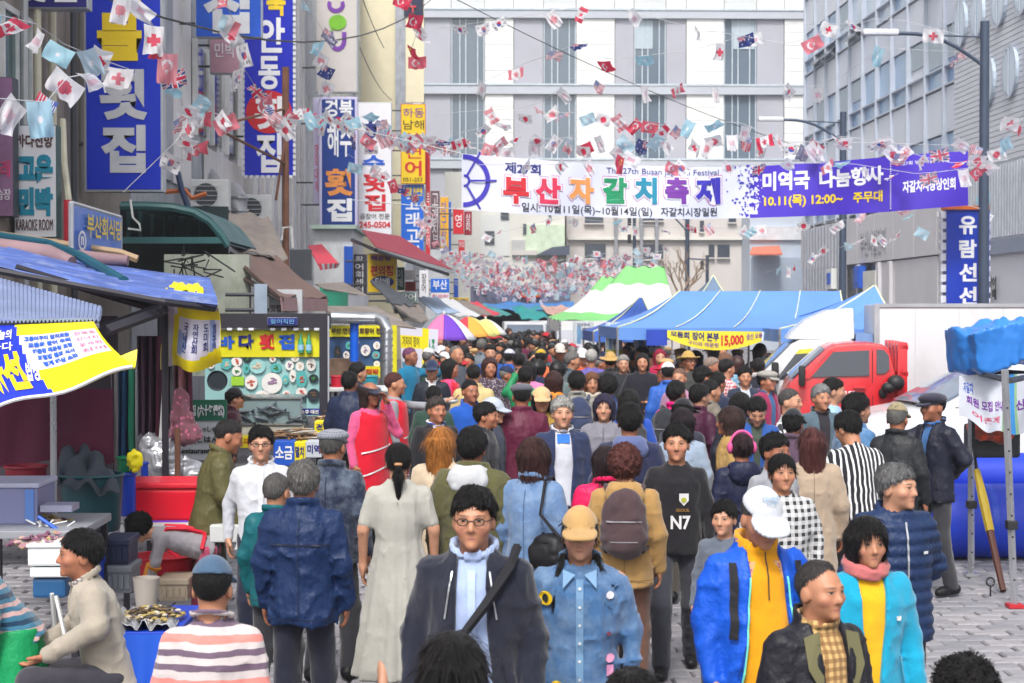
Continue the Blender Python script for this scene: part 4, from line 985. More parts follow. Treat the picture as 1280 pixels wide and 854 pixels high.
# ------------------------------------------------------------------ vehicles
def paint(name,rgb,rough=.28): 
 m = M(name,rgb,rough,var=.06,vs=1.5,spec=.5); m.node_tree.nodes['Principled BSDF'].inputs['Coat Weight'].default_value = .35; m.node_tree.nodes['Principled BSDF'].inputs['Coat Roughness'].default_value = .12; return m
WPT = paint('white_paint',S(214,216,220)); RPT = paint('red_paint',S(206,22,34)); AGL = M('car_glass',S(46,52,66),.06,var=.1,spec=.9); WGL = M('windscreen_glass',S(112,126,146),.05,var=.15,vs=1.2,spec=.9); RUB = M('tyre_rubber',S(34,34,36),.85); BPL = M('black_plastic',S(36,37,40),.55); HUB = M('wheel_hub',S(168,170,174),.35,metal=.6)
class Car:
 """profile in (x, z), nose towards -x; half width depends on height"""
 def __init__(s,o,hw,taper): s.o,s.hw,s.tp = o,hw,taper
 def w(s,z): return float(np.interp(z,[t[0] for t in s.tp],[t[1] for t in s.tp])) * s.hw
 def body(s,poly,mat,name='body',bevel=.045,y=None):
  n = len(poly); m = MB(); vs = [(x,-s.w(z),z) for x,z in poly] + [(x,s.w(z),z) for x,z in poly]
  m.add(vs,[tuple(range(n)),tuple(range(2 * n - 1,n - 1,-1))] + [(i,n + i,n + (i + 1) % n,(i + 1) % n) for i in range(n)])
  return s.put(m,name,mat,bevel)
 def put(s,m,name,mat,bevel=0,parent=None,smooth=True):
  me = m.mesh(name,mat,smooth and 1,(0,0,0),bevel); ob = new_ob(name,me,parent or s.o); return ob
 def side(s,poly,mat,name,off=.012,depth=.03,parent=None,sides=(-1,1)):
  for e in sides:
   m = MB(); n = len(poly); vs = [(x,e * (s.w(z) + off),z) for x,z in poly] + [(x,e * (s.w(z) - depth),z) for x,z in poly]
   m.add(vs,[tuple(range(n)),tuple(range(2 * n - 1,n - 1,-1))] + [(i,n + i,n + (i + 1) % n,(i + 1) % n) for i in range(n)]); r = s.put(m,name,mat,0,parent,False)
  return r
 def across(s,a,b,mat,name,inset=.08,off=.012):
  (x0,z0),(x1,z1) = a,b; d = Vector((x1 - x0,0,z1 - z0)).normalized(); n = Vector((-d.z,0,d.x)) * (off)
  if n.z < 0: n = -n
  m = MB(); f = lambda u,v: Vector((x0 + (x1 - x0) * v,(2 * u - 1) * (s.w(z0 + (z1 - z0) * v) - inset),z0 + (z1 - z0) * v)) + n + n.normalized() * .03 * (1 - (2 * u - 1) ** 2)
  m.grid(f,8,4,thick=.02); return s.put(m,name,mat)
 def wheel(s,x,r,mat=RUB,w=.2):
  for e in (-1,1):
   y = e * (s.hw * .93); m = MB()
   prof = [(r * .62,-w / 2),(r * .93,-w / 2),(r,-w * .32),(r,w * .32),(r * .93,w / 2),(r * .62,w / 2)]; n = 20
   vs = [(x + a * math.cos(2 * math.pi * i / n),y + b,r + a * math.sin(2 * math.pi * i / n)) for a,b in prof for i in range(n)]
   m.add(vs,[(j * n + i,j * n + (i + 1) % n,(j + 1) * n + (i + 1) % n,(j + 1) * n + i) for j in range(5) for i in range(n)]); t = s.put(m,'wheel',mat)
   h = MB(); h.lathe([(0.001,w * .3),(r * .3,w * .34),(r * .62,w * .2),(r * .62,-w * .2),(.001,-w * .2)],(0,0,0),16)
   R = Matrix.Rotation(math.pi / 2 * (1 if e < 0 else -1),3,'X'); h.v = [tuple(R @ Vector(p) + Vector((x,y,r))) for p in h.v]; s.put(h,'rim',HUB,0,t)
def mirror(c,x,z,mat=BPL,side=-1,sz=(.1,.14,.24)):
 y = side * (c.w(z) + .14); m = MB(); m.box((x,y,z),sz); c.put(m,'mirror',mat,.03); m = MB(); m.tube([(x,side * c.w(z),z - .05),(x,y,z - .05)],.02,6); c.put(m,'mirror_arm',BPL)
# white box truck
TY = 24.0; xo = XP(965,TY)
o = thing('box_truck','white box truck with a wind deflector parked behind the red truck','truck',(xo,TY + .85,0),rz=-R_(8))
c = Car(o,.85,[(0,1),(1.2,1),(2.0,.93),(2.6,.93)])
def lx(u): return XP(u,TY) - xo
def lz(v): return ZP(v,TY)
c.body([(lx(951),.35),(lx(950),1.0),(lx(953),lz(492)),(lx(960),lz(470)),(lx(1000),lz(430)),(lx(1010),lz(425)),(lx(1074),lz(424)),(lx(1078),lz(436)),(lx(1078),.35)],WPT,'cab')
c.across((lx(962),lz(468)),(lx(999),lz(432)),WGL,'windscreen')
w = c.side([(lx(981),lz(474)),(lx(1008),lz(438)),(lx(1058),lz(433)),(lx(1058),lz(474))],AGL,'window'); c.side([(lx(1004),lz(443)),(lx(1009),lz(437)),(lx(1057),lz(433.5)),(lx(1057),lz(439))],M('painted_reflection',S(216,214,70),.3),'painted_reflection',.016,.0,None,(-1,))  # yellow reflection in the side window, painted as a flat strip
mirror(c,lx(979),lz(466),sz=(.1,.14,.3))
c.side([(lx(1062),lz(440)),(lx(1062),.6),(lx(1063.5),.6),(lx(1063.5),lz(440))],BPL,'door_gap',.003,.0)
m = MB(); fp = [(lx(994),lz(425)),(lx(1003),lz(414)),(lx(1020),lz(400)),(lx(1045),lz(388)),(lx(1077),lz(384.5)),(lx(1078),lz(425))]; n = len(fp)
m.add([(x,-.74 + .22 * (z - lz(428)),z) for x,z in fp] + [(x,.74 - .22 * (z - lz(428)),z) for x,z in fp],[tuple(range(n)),tuple(range(2 * n - 1,n - 1,-1))] + [(i,n + i,n + (i + 1) % n,(i + 1) % n) for i in range(n)]); c.put(m,'wind_deflector',WPT,.05)
BXM = M('box_panel',S(214,214,219),.4,var=.05,vs=1,stain=S(190,190,192)); bx0 = lx(1101)
m = MB(); m.bx(bx0,bx0 + 3.6,-.88,.88,.95,lz(381)); bd = c.put(m,'cargo_box',BXM,.02); m = MB()
m.bx(bx0 - .01,bx0 + 3.62,-.9,-.87,lz(384),lz(379.5)); m.bx(bx0 - .012,bx0 + .06,-.9,-.868,.93,lz(384)); m.bx(bx0 - .01,bx0 + 3.62,-.9,-.87,.93,1.02); c.put(m,'edge_trim',M('trim_grey',S(178,180,186),.4,metal=.3),0,bd)
for i in range(5): c.put(MB().bx(bx0 + .55 + i * .6,bx0 + .556 + i * .6,-.886,-.87,1.03,lz(384.5)),'panel_joint',M('joint_grey',S(196,197,200),.5),0,bd)
c.put(MB().bx(bx0 + 2.04,bx0 + 2.6,-.9,-.872,lz(402),lz(383)),'notice_plate',M('plate_white',S(232,230,226),.5),0,bd)
c.put(MB().bx(lx(1079),bx0 - .01,-.7,.7,.9,2.05),'cab_gap_panel',M('gap_blue',S(120,150,200),.5)); c.put(MB().bx(lx(990),bx0 + 3.5,-.5,.5,.4,.9),'chassis',BPL)
c.wheel(lx(1000),.3); c.wheel(bx0 + 2.6,.3)
# red truck
TY = 21.2; xo = XP(990,TY)
o = thing('pickup_truck','red flatbed truck cab parked in front of the white box truck','truck',(xo,TY + .8,0),rz=-R_(8))
c = Car(o,.8,[(0,1),(1.15,1),(2.0,.90)])
c.body([(lx(990),.3),(lx(988),.75),(lx(992),lz(496)),(lx(1000),lz(478)),(lx(1044),lz(436)),(lx(1054),lz(431)),(lx(1084),lz(428.5)),(lx(1112),lz(430)),(lx(1121),lz(436)),(lx(1129),lz(470)),(lx(1130),.5),(lx(1126),.3)],RPT,'cab',.05)
c.across((lx(1003),lz(475)),(lx(1043),lz(438)),WGL,'windscreen',.1)
c.side([(lx(1020),lz(472)),(lx(1042),lz(445)),(lx(1050),lz(440.5)),(lx(1096),lz(438)),(lx(1096),lz(469.5))],AGL,'window'); c.side([(lx(1105),lz(437)),(lx(1114),lz(437.5)),(lx(1120),lz(445)),(lx(1120.5),lz(462)),(lx(1114),lz(467)),(lx(1105),lz(467))],AGL,'window')
c.side([(lx(1018),lz(474)),(lx(1049),lz(438)),(lx(1054),lz(438)),(lx(1023),lz(474))],RPT,'window_frame',.016,0,None,(-1,))
for x0_,x1_ in ((1099.5,1100.8),): c.side([(lx(x0_),lz(438)),(lx(x1_),lz(438)),(lx(x1_),.5),(lx(x0_),.5)],M('gap_red',S(110,10,20),.5),'door_gap',.003,0)
c.side([(lx(1077),lz(482)),(lx(1091),lz(482)),(lx(1091),lz(485.5)),(lx(1077),lz(485.5))],RPT,'handle',.03,0,None,(-1,))
m = MB(); letter_mb('1톤 용달',((lx(1062)),-.822,lz(493)),(1,0,0),(0,0,1),.34,.09,.02,0,m,.006); c.put(m,'lettering',LW)
mirror(c,lx(1013),lz(470),sz=(.08,.12,.26)); m = MB(); m.ell((lx(1112),-.83,lz(491)),(.055,.05,.07)); c.put(m,'fuel_cap',BPL)
m = MB()
for y in (-.74,-.4,0,.4,.74): m.bx(lx(1130),lx(1142),y - .06,y + .06,.6,lz(428))
for z in (.8,1.2,1.6,1.93): m.bx(lx(1131),lx(1143),-.8,.8,z - .03,z + .035)
c.put(m,'headboard',RPT,.01); m = MB(); m.bx(lx(1143),lx(1143) + 2.4,-.8,.8,.6,.68); m.bx(lx(1143),lx(1143) + 2.4,-.8,-.76,.68,1.0); m.bx(lx(1143),lx(1143) + 2.4,.76,.8,.68,1.0); c.put(m,'flatbed',RPT,.01)
c.wheel(lx(1010),.3); c.wheel(lx(1143) + 1.6,.3)
m = MB(); m.ell((lx(1127),-.88,lz(478)),(.11,.1,.10)); m.ell((lx(1118),-.9,lz(484)),(.09,.08,.07)); c.put(m,'spare_mirror',BPL)
# white van at the right
vo = P(1100,500,18.2); o = thing('parked_van','white van parked nose towards the crowd behind the capped man','van',(vo.x + 1.82,18.9,0),rz=R_(1))
c = Car(o,.92,[(0,.98),(1.05,1),(1.3,.97),(1.95,.78)])
c.body([(-2.35,.3),(-2.4,.7),(-2.3,1.02),(-1.95,1.2),(-1.32,1.32),(-.38,1.80),(-.1,1.86),(1.8,1.9),(2.35,1.75),(2.45,1.1),(2.45,.3)],WPT,'body',.06)
c.across((-1.28,1.335),(-.40,1.785),WGL,'windscreen',.07)
c.side([(-.80,1.36),(-.22,1.70),(.5,1.72),(.5,1.34)],AGL,'window'); c.side([(-1.08,1.36),(-.86,1.36),(-.70,1.46)],AGL,'window'); c.side([(.58,1.34),(.58,1.72),(1.6,1.73),(1.6,1.34)],AGL,'window')
c.side([(.535,1.3),(.55,1.3),(.55,.5),(.535,.5)],BPL,'door_gap',.003,0); mirror(c,-.78,1.36,BPL,-1,(.16,.2,.22)); mirror(c,-.78,1.36,BPL,1,(.16,.2,.22))
m = MB(); m.tube([(-1.25,-.5,1.36),(-.9,.05,1.56)],.012,5); m.tube([(-1.22,.1,1.37),(-.92,.6,1.55)],.012,5); c.put(m,'wiper',BPL)
for e in (-1,1): m = MB(); m.ell((-2.2,e * .68,.92),(.16,.2,.11)); c.put(m,'headlight',M('headlight',S(206,212,220),.1,spec=.8))
m = MB(); m.bx(-2.43,-2.37,-.5,.5,.6,.85); c.put(m,'grille',BPL,.02); c.wheel(-1.45,.34); c.wheel(1.5,.34)
for u0,Y,lab in ((657,62,'white van far down the street under the market roof'),(690,66,'second white van far down the street, right of the other')):
 p = P(u0,480,Y); o = thing('parked_van',lab,'van',(p.x,Y,0),'vans under the market roof'); hw = .85
 c = Car(o,1.0,[(0,1),(3,1)]); m = MB(); m.bx(-hw,hw,0,4.4,.3,1.15); m.bx(-hw * .92,hw * .92,.7,4.4,1.15,1.9); c.put(m,'body',WPT,.08)
 m = MB(); m.add([(-hw * .86,.66,1.16),(hw * .86,.66,1.16),(hw * .78,.69,1.8),(-hw * .78,.69,1.8)],[(0,1,2,3)]); c.put(m,'windscreen',WGL,0,None,False)
 for e in (-1,1): c.put(MB().box((e * .6,-.02,.8),(.3,.06,.16)),'headlight',LHEAD,.02); c.put(MB().tube([(e * .75,.8,.32),(e * .62,.8,.32)],.32,14),'wheel',RUB)
# ------------------------------------------------------------------ blue vertical sign by the near lamp
LEDW = M('sign_edge_white',S(226,228,236),.4); SBL = M('sign_blue',S(16,56,180),.4,var=.05,vs=.8)
Yv = 33.6; o = thing('vertical_sign','tall blue sign with white Hangul down its face behind the near street lamp','sign',(XP(1209,Yv),Yv,0))
pbox(MB(),1184,262,1236,470,Yv,.3).build('panel',SBL,o)
for i in range(9): v = 264 + i * 13.2; pbox(MB(),1176,v,1184.5,v + 9,Yv + .05,.15).build('edge_lamp',LEDW,o); pbox(MB(),1235.5,v + 3,1238,v + 9,Yv + .05,.1).build('edge_lamp',LEDW,o)
pbox(MB(),1183,257,1237,262,Yv - .05,.4).build('top_cap',M('cap_orange',S(216,110,50),.5),o)
m = MB()
for i,ch in enumerate('유람선선착장'): px_text(m,ch,1199,270 + i * 29.5,1221,293 + i * 29.5,Yv - .005,.035)
m.build('lettering',LW,o); MB().bx(XP(1200,Yv),XP(1220,Yv),Yv + .1,Yv + .25,0,ZP(470,Yv)).build('post',STEEL,o)
# ------------------------------------------------------------------ right foreground: folded stall frame, tarp, rolls
YR = 15.2
o = thing('folding_canopy','aluminium folding stall frame with perforated poles at the right edge under the blue tarp','canopy frame',base_of(1240,YR))
for u,vb,Y,lean in ((1214,722,15.2,0),(1262,770,13.6,6),(1300,735,14.6,0)):
 a = P(u + lean,vb,Y); a.z = 0; b = P(u - lean,462,Y); m = MB(); d = .032
 m.tube([a,b],d,4); lg = m.build('leg',POLE,o,bevel=.004)
 m = MB()
 for i in range(9): q = a + (b - a) * (.12 + i * .09); m.box(q + Vector((0,-d * .8,0)),(.014,.012,.014))
 m.build('peg_hole',BPL,lg); MB().box(a + (b - a) * .35 + Vector((0,-.01,0)),(.085,.085,.07)).build('clamp',BPL,lg,bevel=.01); MB().box(a + Vector((0,0,.02)),(.12,.12,.03)).build('foot',M('foot_red',S(190,40,50),.5) if u == 1262 else POLE,lg)
for a,b in (((1205,462,15.2),(1300,468,14.6)),((1214,464,15.2),(1262,476,13.6)),((1262,476,13.6),(1300,468,14.6))): MB().tube([P(*a),P(*b)],.026,6).build('crossbar',M('dark_bar',S(60,62,68),.5),o)
f = Field(axis(-.5,1.1,-9,9,.017,1),axis(-.6,.6,-9,9,.024,1),axis(-.4,.4,-9,9,.017,1))
x,y,z = f.pts(ALL); top_ = .15 + .05 * np.sin(x * 3.1) + .03 * np.sin(x * 7 + 1); bot_ = -.17 + .03 * np.sin(x * 6) + .02 * np.sin(x * 13)
f.D = (np.maximum(np.maximum((z - top_) * .8,bot_ - z),np.maximum(np.abs(y) - .38 - .1 * z,np.maximum(-.26 - x - .12 * z,x - .9))) - .03).astype(np.float32)
f.D += .026 * lattice(f,ALL,(.16,.3,.5),5,True) + .012 * lattice(f,ALL,(.07,.2,.35),6,True) + .004 * lattice(f,ALL,(.035,.06,.09),7,True); V,Fq = f.mesh()
p = P(1240,432,14.9); TARP = M('blue_tarp',S(52,128,214),.38,var=.12,vs=2,bump=.3,bs=10)
tag(new_ob('tarp',np_mesh('tarp',V,Fq,[TARP]),None,p),'crumpled bright blue tarp bundled on top of the aluminium stall frame','tarp')
f0 = bil(P(1199,470,14.9),P(1330,466,14.3),P(1330,540,14.2),P(1201,520,14.8))
def sh(s,t): return f0(s,t) + Vector((0,.05 * math.sin(s * 14 + t * 2) * (.3 + t),-.10 * t * math.sin(s * math.pi * 1.4) + .02 * math.sin(s * 20) * t))
o = thing('hanging_sheet','white printed plastic sheet hung below the blue tarp','sheet',tuple(sh(.5,1)))
m = MB(); m.grid(sh,44,14,thick=.004)
for k in range(44 * 14):
 j,i = divmod(k,44); m.m[k] = 1 if 21 <= i <= 23 else (2 if i in (19,20,24) else 0)
m.build('sheet',[M('plastic_white',S(206,210,222),.35,var=.1,vs=4),M('plastic_blue',S(70,150,220),.35),M('plastic_green',S(150,190,150),.4)],o,smooth=True)
m = MB(); letters_on(m,sh,'자갈치',.05,.14,.15,.4,.02,.008,2); letters_on(m,sh,'회원 모집 안내',.08,.44,.46,.64,.03,.008); letters_on(m,sh,'어촌계',.12,.4,.74,.86,.01,.008,1); letters_on(m,sh,'신선한 활어',.56,.96,.44,.62,.03,.008); m.build('lettering',[LP,LPK,LB],o)
VNL = M('blue_vinyl',S(34,66,204),.48,var=.1,vs=2,bump=.12,bs=6)
for i,(v0,v1,Y,u0) in enumerate(((626,722,16.0,1176),(574,626,16.5,1150))):
 a = P(u0,(v0 + v1) / 2,Y); r = (v1 - v0) / 2 * Y / 2130 * (1 if i == 0 else 1.15); z = max(r,a.z); m = MB(); n = 20; L = 3.2
 m.tube([(a.x + t * L,Y + .35,z) for t in (0,.012,.03,.2,.4,.6,.8,.97,1)],[r * q for q in (.6,.88,1,1,1.01,.99,1,1,.6)],26)
 o = thing('vinyl_roll',('lower blue inflated vinyl tube lying on the paving behind the stall frame','upper blue inflated vinyl tube stacked behind the stall frame')[i],'tube',(a.x,Y,0),'blue vinyl tubes'); m.build('tube',VNL,o,smooth=True)
 MB().tube([(a.x + .5,Y + .35,z),(a.x + .56,Y + .35,z)],r * 1.006,26,cap=False).build('seam_band',M('seam_blue',S(40,80,215),.3),o,smooth=True)
m = MB(); a,b = P(1221,588,15.0),P(1254,742,14.3); b.z = .02; mid = a + (b - a) * .52
o = thing('wooden_pole','wooden pole with yellow wrapped upper half leaning by the stall frame','pole',tuple(b)); MB().tube([a,a + (mid - a) * .5,mid],[.03,.045,.04],8).build('grip',M('yellow_wrap',S(176,150,40),.6,var=.2),o,smooth=True); MB().tube([mid,b],[.034,.028],8).build('shaft',M('dark_wood',S(86,48,40),.6,var=.2),o,smooth=True)
MB().tube([P(1216,470,15.1),P(1217,560,15.1),a],.016,6).build('strap',BPL,o)
p = PZ(1238,746,0); m = MB(); m.tube([p,p + Vector((0,0,.09))],.008,6); m.tube([p + Vector((.035 * math.cos(t * .63),0,.125 + .035 * math.sin(t * .63))) for t in range(11)],.008,5)
tag(m.build('ground_anchor',BPL),'small black ring anchor standing on the paving by the wooden pole','anchor')
p = P(1240,570,15.6); m = MB(); m.bx(p.x - .17,p.x + .27,15.6,15.95,p.z - .02,p.z + .28); tag(m.build('case',M('dark_case',S(48,52,56),.6),bevel=.03),'dark grey case lying on the upper blue tube','case')
f = Field(axis(-.3,.3,-9,9,.02,1),axis(-.25,.25,-9,9,.02,1),axis(-.2,.25,-9,9,.02,1)); f.ell((-.05,0,.0),(.17,.15,.12),0); f.ell((.1,.0,-.02),(.12,.14,.13),.05); f.D += .02 * lattice(f,ALL,(.06,.06,.06),8,True); V,Fq = f.mesh()
p = P(1238,536,15.55); tag(new_ob('folded_vest',np_mesh('folded_vest',V,Fq,[cloth_mat('orange_vest','plaid',S(120,70,60),None,9)]),None,p,S(222,80,46)),'orange and brown folded vest lying on the dark case','vest')
# ------------------------------------------------------------------ left: shop buildings along the street
def brick_mat(name,c1,c2,mo,sc=1):
 t = NT(name); co = t.coord(); mp = t.n('ShaderNodeMapping'); mp.inputs['Rotation'].default_value = (R_(90),0,R_(90)); t.l(co,mp.inputs[0])
 br = t.n('ShaderNodeTexBrick'); br.inputs['Scale'].default_value = sc; br.inputs['Brick Width'].default_value = .22; br.inputs['Row Height'].default_value = .075; br.inputs['Mortar Size'].default_value = .008
 br.inputs['Color1'].default_value = c1; br.inputs['Color2'].default_value = c2; br.inputs['Mortar'].default_value = mo
 t.l(mp.outputs[0],br.inputs['Vector']); n = t.noise(co,1.5,5,.7)
 t.l(t.mix(1,br.outputs[0],t.ramp(n,.3,.7,.7,1.1),'MULTIPLY'),t.b.inputs['Base Color']); t.b.inputs['Roughness'].default_value = .85; t.bump(br.outputs[1],-.4,.01); return t.m
BRK = brick_mat('red_brick',S(170,104,84),S(146,84,70),S(150,140,132)); TIL = brick_mat('buff_tile',S(218,208,196),S(202,192,180),S(150,146,142))
GRT = M('grey_paint',S(168,172,180),.6,var=.2,stain=S(96,92,90)); PIPE = M('grey_pipe',S(168,170,174),.4,metal=.3,var=.15); CRP = M('cream_pipe',S(206,202,180),.5,var=.12); DGR = M('dark_grey',S(66,70,78),.6,var=.2)
GRN = M('green_glass',S(38,86,84),.15,spec=.7); WFR = M('window_frame_white',S(214,216,216),.45); WCC = M('white_concrete',S(226,229,232),.7,var=.1,stain=S(170,172,176)); STP = M('striped_cladding',S(226,224,224),.5,var=.1)
RUST = M('rust_brown',S(120,80,62),.7,var=.3); STL = M('duct_metal',S(186,190,196),.28,metal=.85,var=.12)
LX0 = -6.2
def facade(name,label,mat,y0,y1,x,h,loc=None):
 o = thing(name,label,'building',(x,(y0 + y1) / 2,0)); MB().bx(x - 9,x,y0,y1,0,h).build('wall',mat,o); return o
b1 = facade('brick_building','red brick shop building with drain pipes at the left edge above the stalls',BRK,15,31,LX0,15)
for (ya,yb,za,zb) in ((22.6,24.0,4.7,6.4),(19.5,21.4,4.8,6.6),(28.0,29.6,4.7,6.8)):
 w = MB().bx(LX0 - .1,LX0 + .03,ya,yb,za,zb).build('window',GRN,b1)
 m = MB()
 for y in (ya,(ya + yb) / 2,yb): m.bx(LX0,LX0 + .07,y - .035,y + .035,za,zb)
 for z in (za,zb): m.bx(LX0,LX0 + .075,ya - .04,yb + .04,z - .04,z + .04)
 m.build('frame',WFR,w); MB().bx(LX0,LX0 + .16,ya - .1,yb + .1,za - .14,za - .05).build('sill',WCC,w)
for u,Y,c,r in ((52,23.6,CRP,.05),(70,25,CRP,.06),(36,23,PIPE,.05),(96,26.6,DGR,.05)):
 x = LX0 + .12; y = 2130 * x / (u - 590); MB().tube([(x,y,2),(x + .02,y,15)],r,8).build('drain_pipe',c,b1,smooth=True)
MB().tube([P(78,150,24.5),P(80,205,24.2),P(90,290,22.5),P(92,330,22)],.05,8).build('drain_pipe',CRP,b1,smooth=True)
m = MB()
for i in range(9): y = 24.3 + i * .08; m.bx(LX0 + .02,LX0 + .05,y,y + .035,4.2,5.2)
m.build('grille',DGR,b1)
b2 = facade('grey_building','grey panelled shop building with ducts and air conditioners behind the green canopy',GRT,31.2,46,LX0,15.5)
for i in range(12): y = 31.6 + i * 1.18; MB().bx(LX0,LX0 + .06 + .02 * (i % 3),y,y + 1.1,5.0,15.3).build('wall_panel',(GRT,TIL,STP)[(0,1,0,2,2,0,0,1,2,2,0,2)[i]],b2)
for i in range(3):
 y = 37.5 + i * 2.4; w = MB().bx(LX0 + .08,LX0 + .16,y,y + 1.5,6.3,8.2).build('window',AGL,b2); MB().bx(LX0 + .1,LX0 + .22,y - .08,y,6.2,8.3).build('frame',WFR,w); MB().bx(LX0 + .1,LX0 + .22,y + 1.5,y + 1.58,6.2,8.3).build('frame',WFR,w)
m = MB()
for i in range(40): y = 39 + i * .16; m.bx(LX0 + .1,LX0 + .15,y,y + .09,4.3,6.1)
tag(m.build('louvre',STP,b2),kind='stuff')
m = MB(); m.tube([P(250,30,40),P(252,180,40),P(256,215,40),P(275,240,39),P(292,238,38),P(299,250,37.5),P(299,272,37.5)],.19,12); d = thing('vent_duct','grey ventilation duct with an elbow above the brown awnings','duct',P(299,272,37.5)); m.build('duct',PIPE,d,smooth=True)
for v in (246,262): MB().tube([P(299,v,37.5),P(299,v + 2.5,37.5)],.21,12).build('joint_ring',STL,d,smooth=True)
for u,v,Y,l in ((262,245,36,'air conditioner unit beside the orange pipes under the big blue sign'),(318,262,40,'pale air conditioner unit right of the grey duct elbow')):
 p = P(u,v,Y); o = thing('air_conditioner',l,'air conditioner',p); MB().bx(p.x - .4,p.x + .4,Y,Y + .35,p.z - .3,p.z + .35).build('housing',WFR,o,bevel=.02)
 m = MB(); m.tube([(p.x - .08,Y - .01,p.z + .02),(p.x - .08,Y + .02,p.z + .02)],.25,16); m.build('fan',DGR,o); m = MB()
 for i in range(5): m.bx(p.x - .34,p.x + .18,Y - .03,Y - .012,p.z - .2 + i * .1,p.z - .19 + i * .1)
 m.build('fan_guard',WFR,o); MB().bx(p.x - .38,p.x + .38,Y + .02,Y + .3,p.z - .36,p.z - .3).build('bracket',RUST,o)
o = thing('pipe_bundle','bent orange and black pipes on the wall below the big blue sign','pipe',P(225,240,33)); MB().tube([P(206,240,33),P(232,238,33),P(240,248,33),P(258,242,33)],.05,6).build('pipe',M('orange_pipe',S(206,112,60),.6),o,smooth=True); MB().tube([P(222,215,32.9),P(228,240,32.9),P(236,262,32.9)],.06,6).build('hose',M('blue_hose',S(46,62,100),.5),o,smooth=True)
b3 = facade('striped_building','pale striped shop building behind the tall blue sign with the red circle',STP,46.2,61,-5.9,16)
for i in range(30):
 y = 46.4 + i * .48; MB().bx(-5.9,-5.84 + .03 * (i % 2),y,y + .3 + .1 * (i % 2),3.2,15.8).build('wall_panel',(WCC,STP,M('tan_panel',S(210,190,172),.6),M('lilac_panel',S(206,206,214),.5))[(i * 7) % 4],b3)
b4 = facade('white_building','white shop building with a tall convenience store sign on its corner',WCC,61.2,80,-5.2,18)
for z0 in (5.0,8.4,11.8):
 for i in range(8): y = 62 + i * 2.2; MB().bx(-5.2,-5.12,y,y + 2.0,z0,z0 + 2.9).build('glass_panel',M('pale_glass_' + 'ab'[i % 2],S(*((188,200,210),(172,186,198))[i % 2]),.2,spec=.7),b4)
b5 = facade('cream_tower','tall narrow cream building face beside the yellow vertical sign',M('cream_face',S(226,216,184),.6,var=.06),80.2,90,-3.2,24)
MB().bx(-3.2,-3.1,80.2,90,0,20).build('wall_panel',WCC,b5); pbox(MB(),507,-20,530,128,79.9,.2).build('wall_panel',M('cream_panel',S(232,222,190),.6,var=.05),b5)
pbox(MB(),494,-20,507,170,79.95,.2).build('wall_panel',GRT,b5); pbox(MB(),505,-6,529,20,79.8,.1).build('banner_top',M('navy_cloth',S(28,36,66),.6),b5); t = MB(); px_text(t,'T',512,7,520,17,79.7,.05); t.build('lettering',LR,b5)
b6 = facade('far_shop_row','grey far shop block at the end of the left row behind the vertical signs',M('far_shop_grey',S(190,192,198),.7,var=.1),90.2,96,-2.6,9)
# white concrete side wall with the blue stripe
o = thing('side_wall','white concrete corner wall with a blue stripe below the navy sign','wall',base_of(415,50)); pbox(MB(),392,284,441,480,50,5).build('wall',WCC,o); pbox(MB(),430,308,441,370,49.9,.12).build('blue_stripe',LB,o); pbox(MB(),388,281,445,286,49.7,5.5).build('coping',M('coping_green',S(170,190,180),.6),o)
pbox(MB(),441,318,458,370,50.5,.3).build('poster',M('poster_dark',S(60,60,74),.6),o); t = MB()
for i,ch in enumerate('활어회센터'): px_text(t,ch,444,320 + i * 9.5,454,328 + i * 9.5,50.48,.0)
t.build('lettering',LW,o)
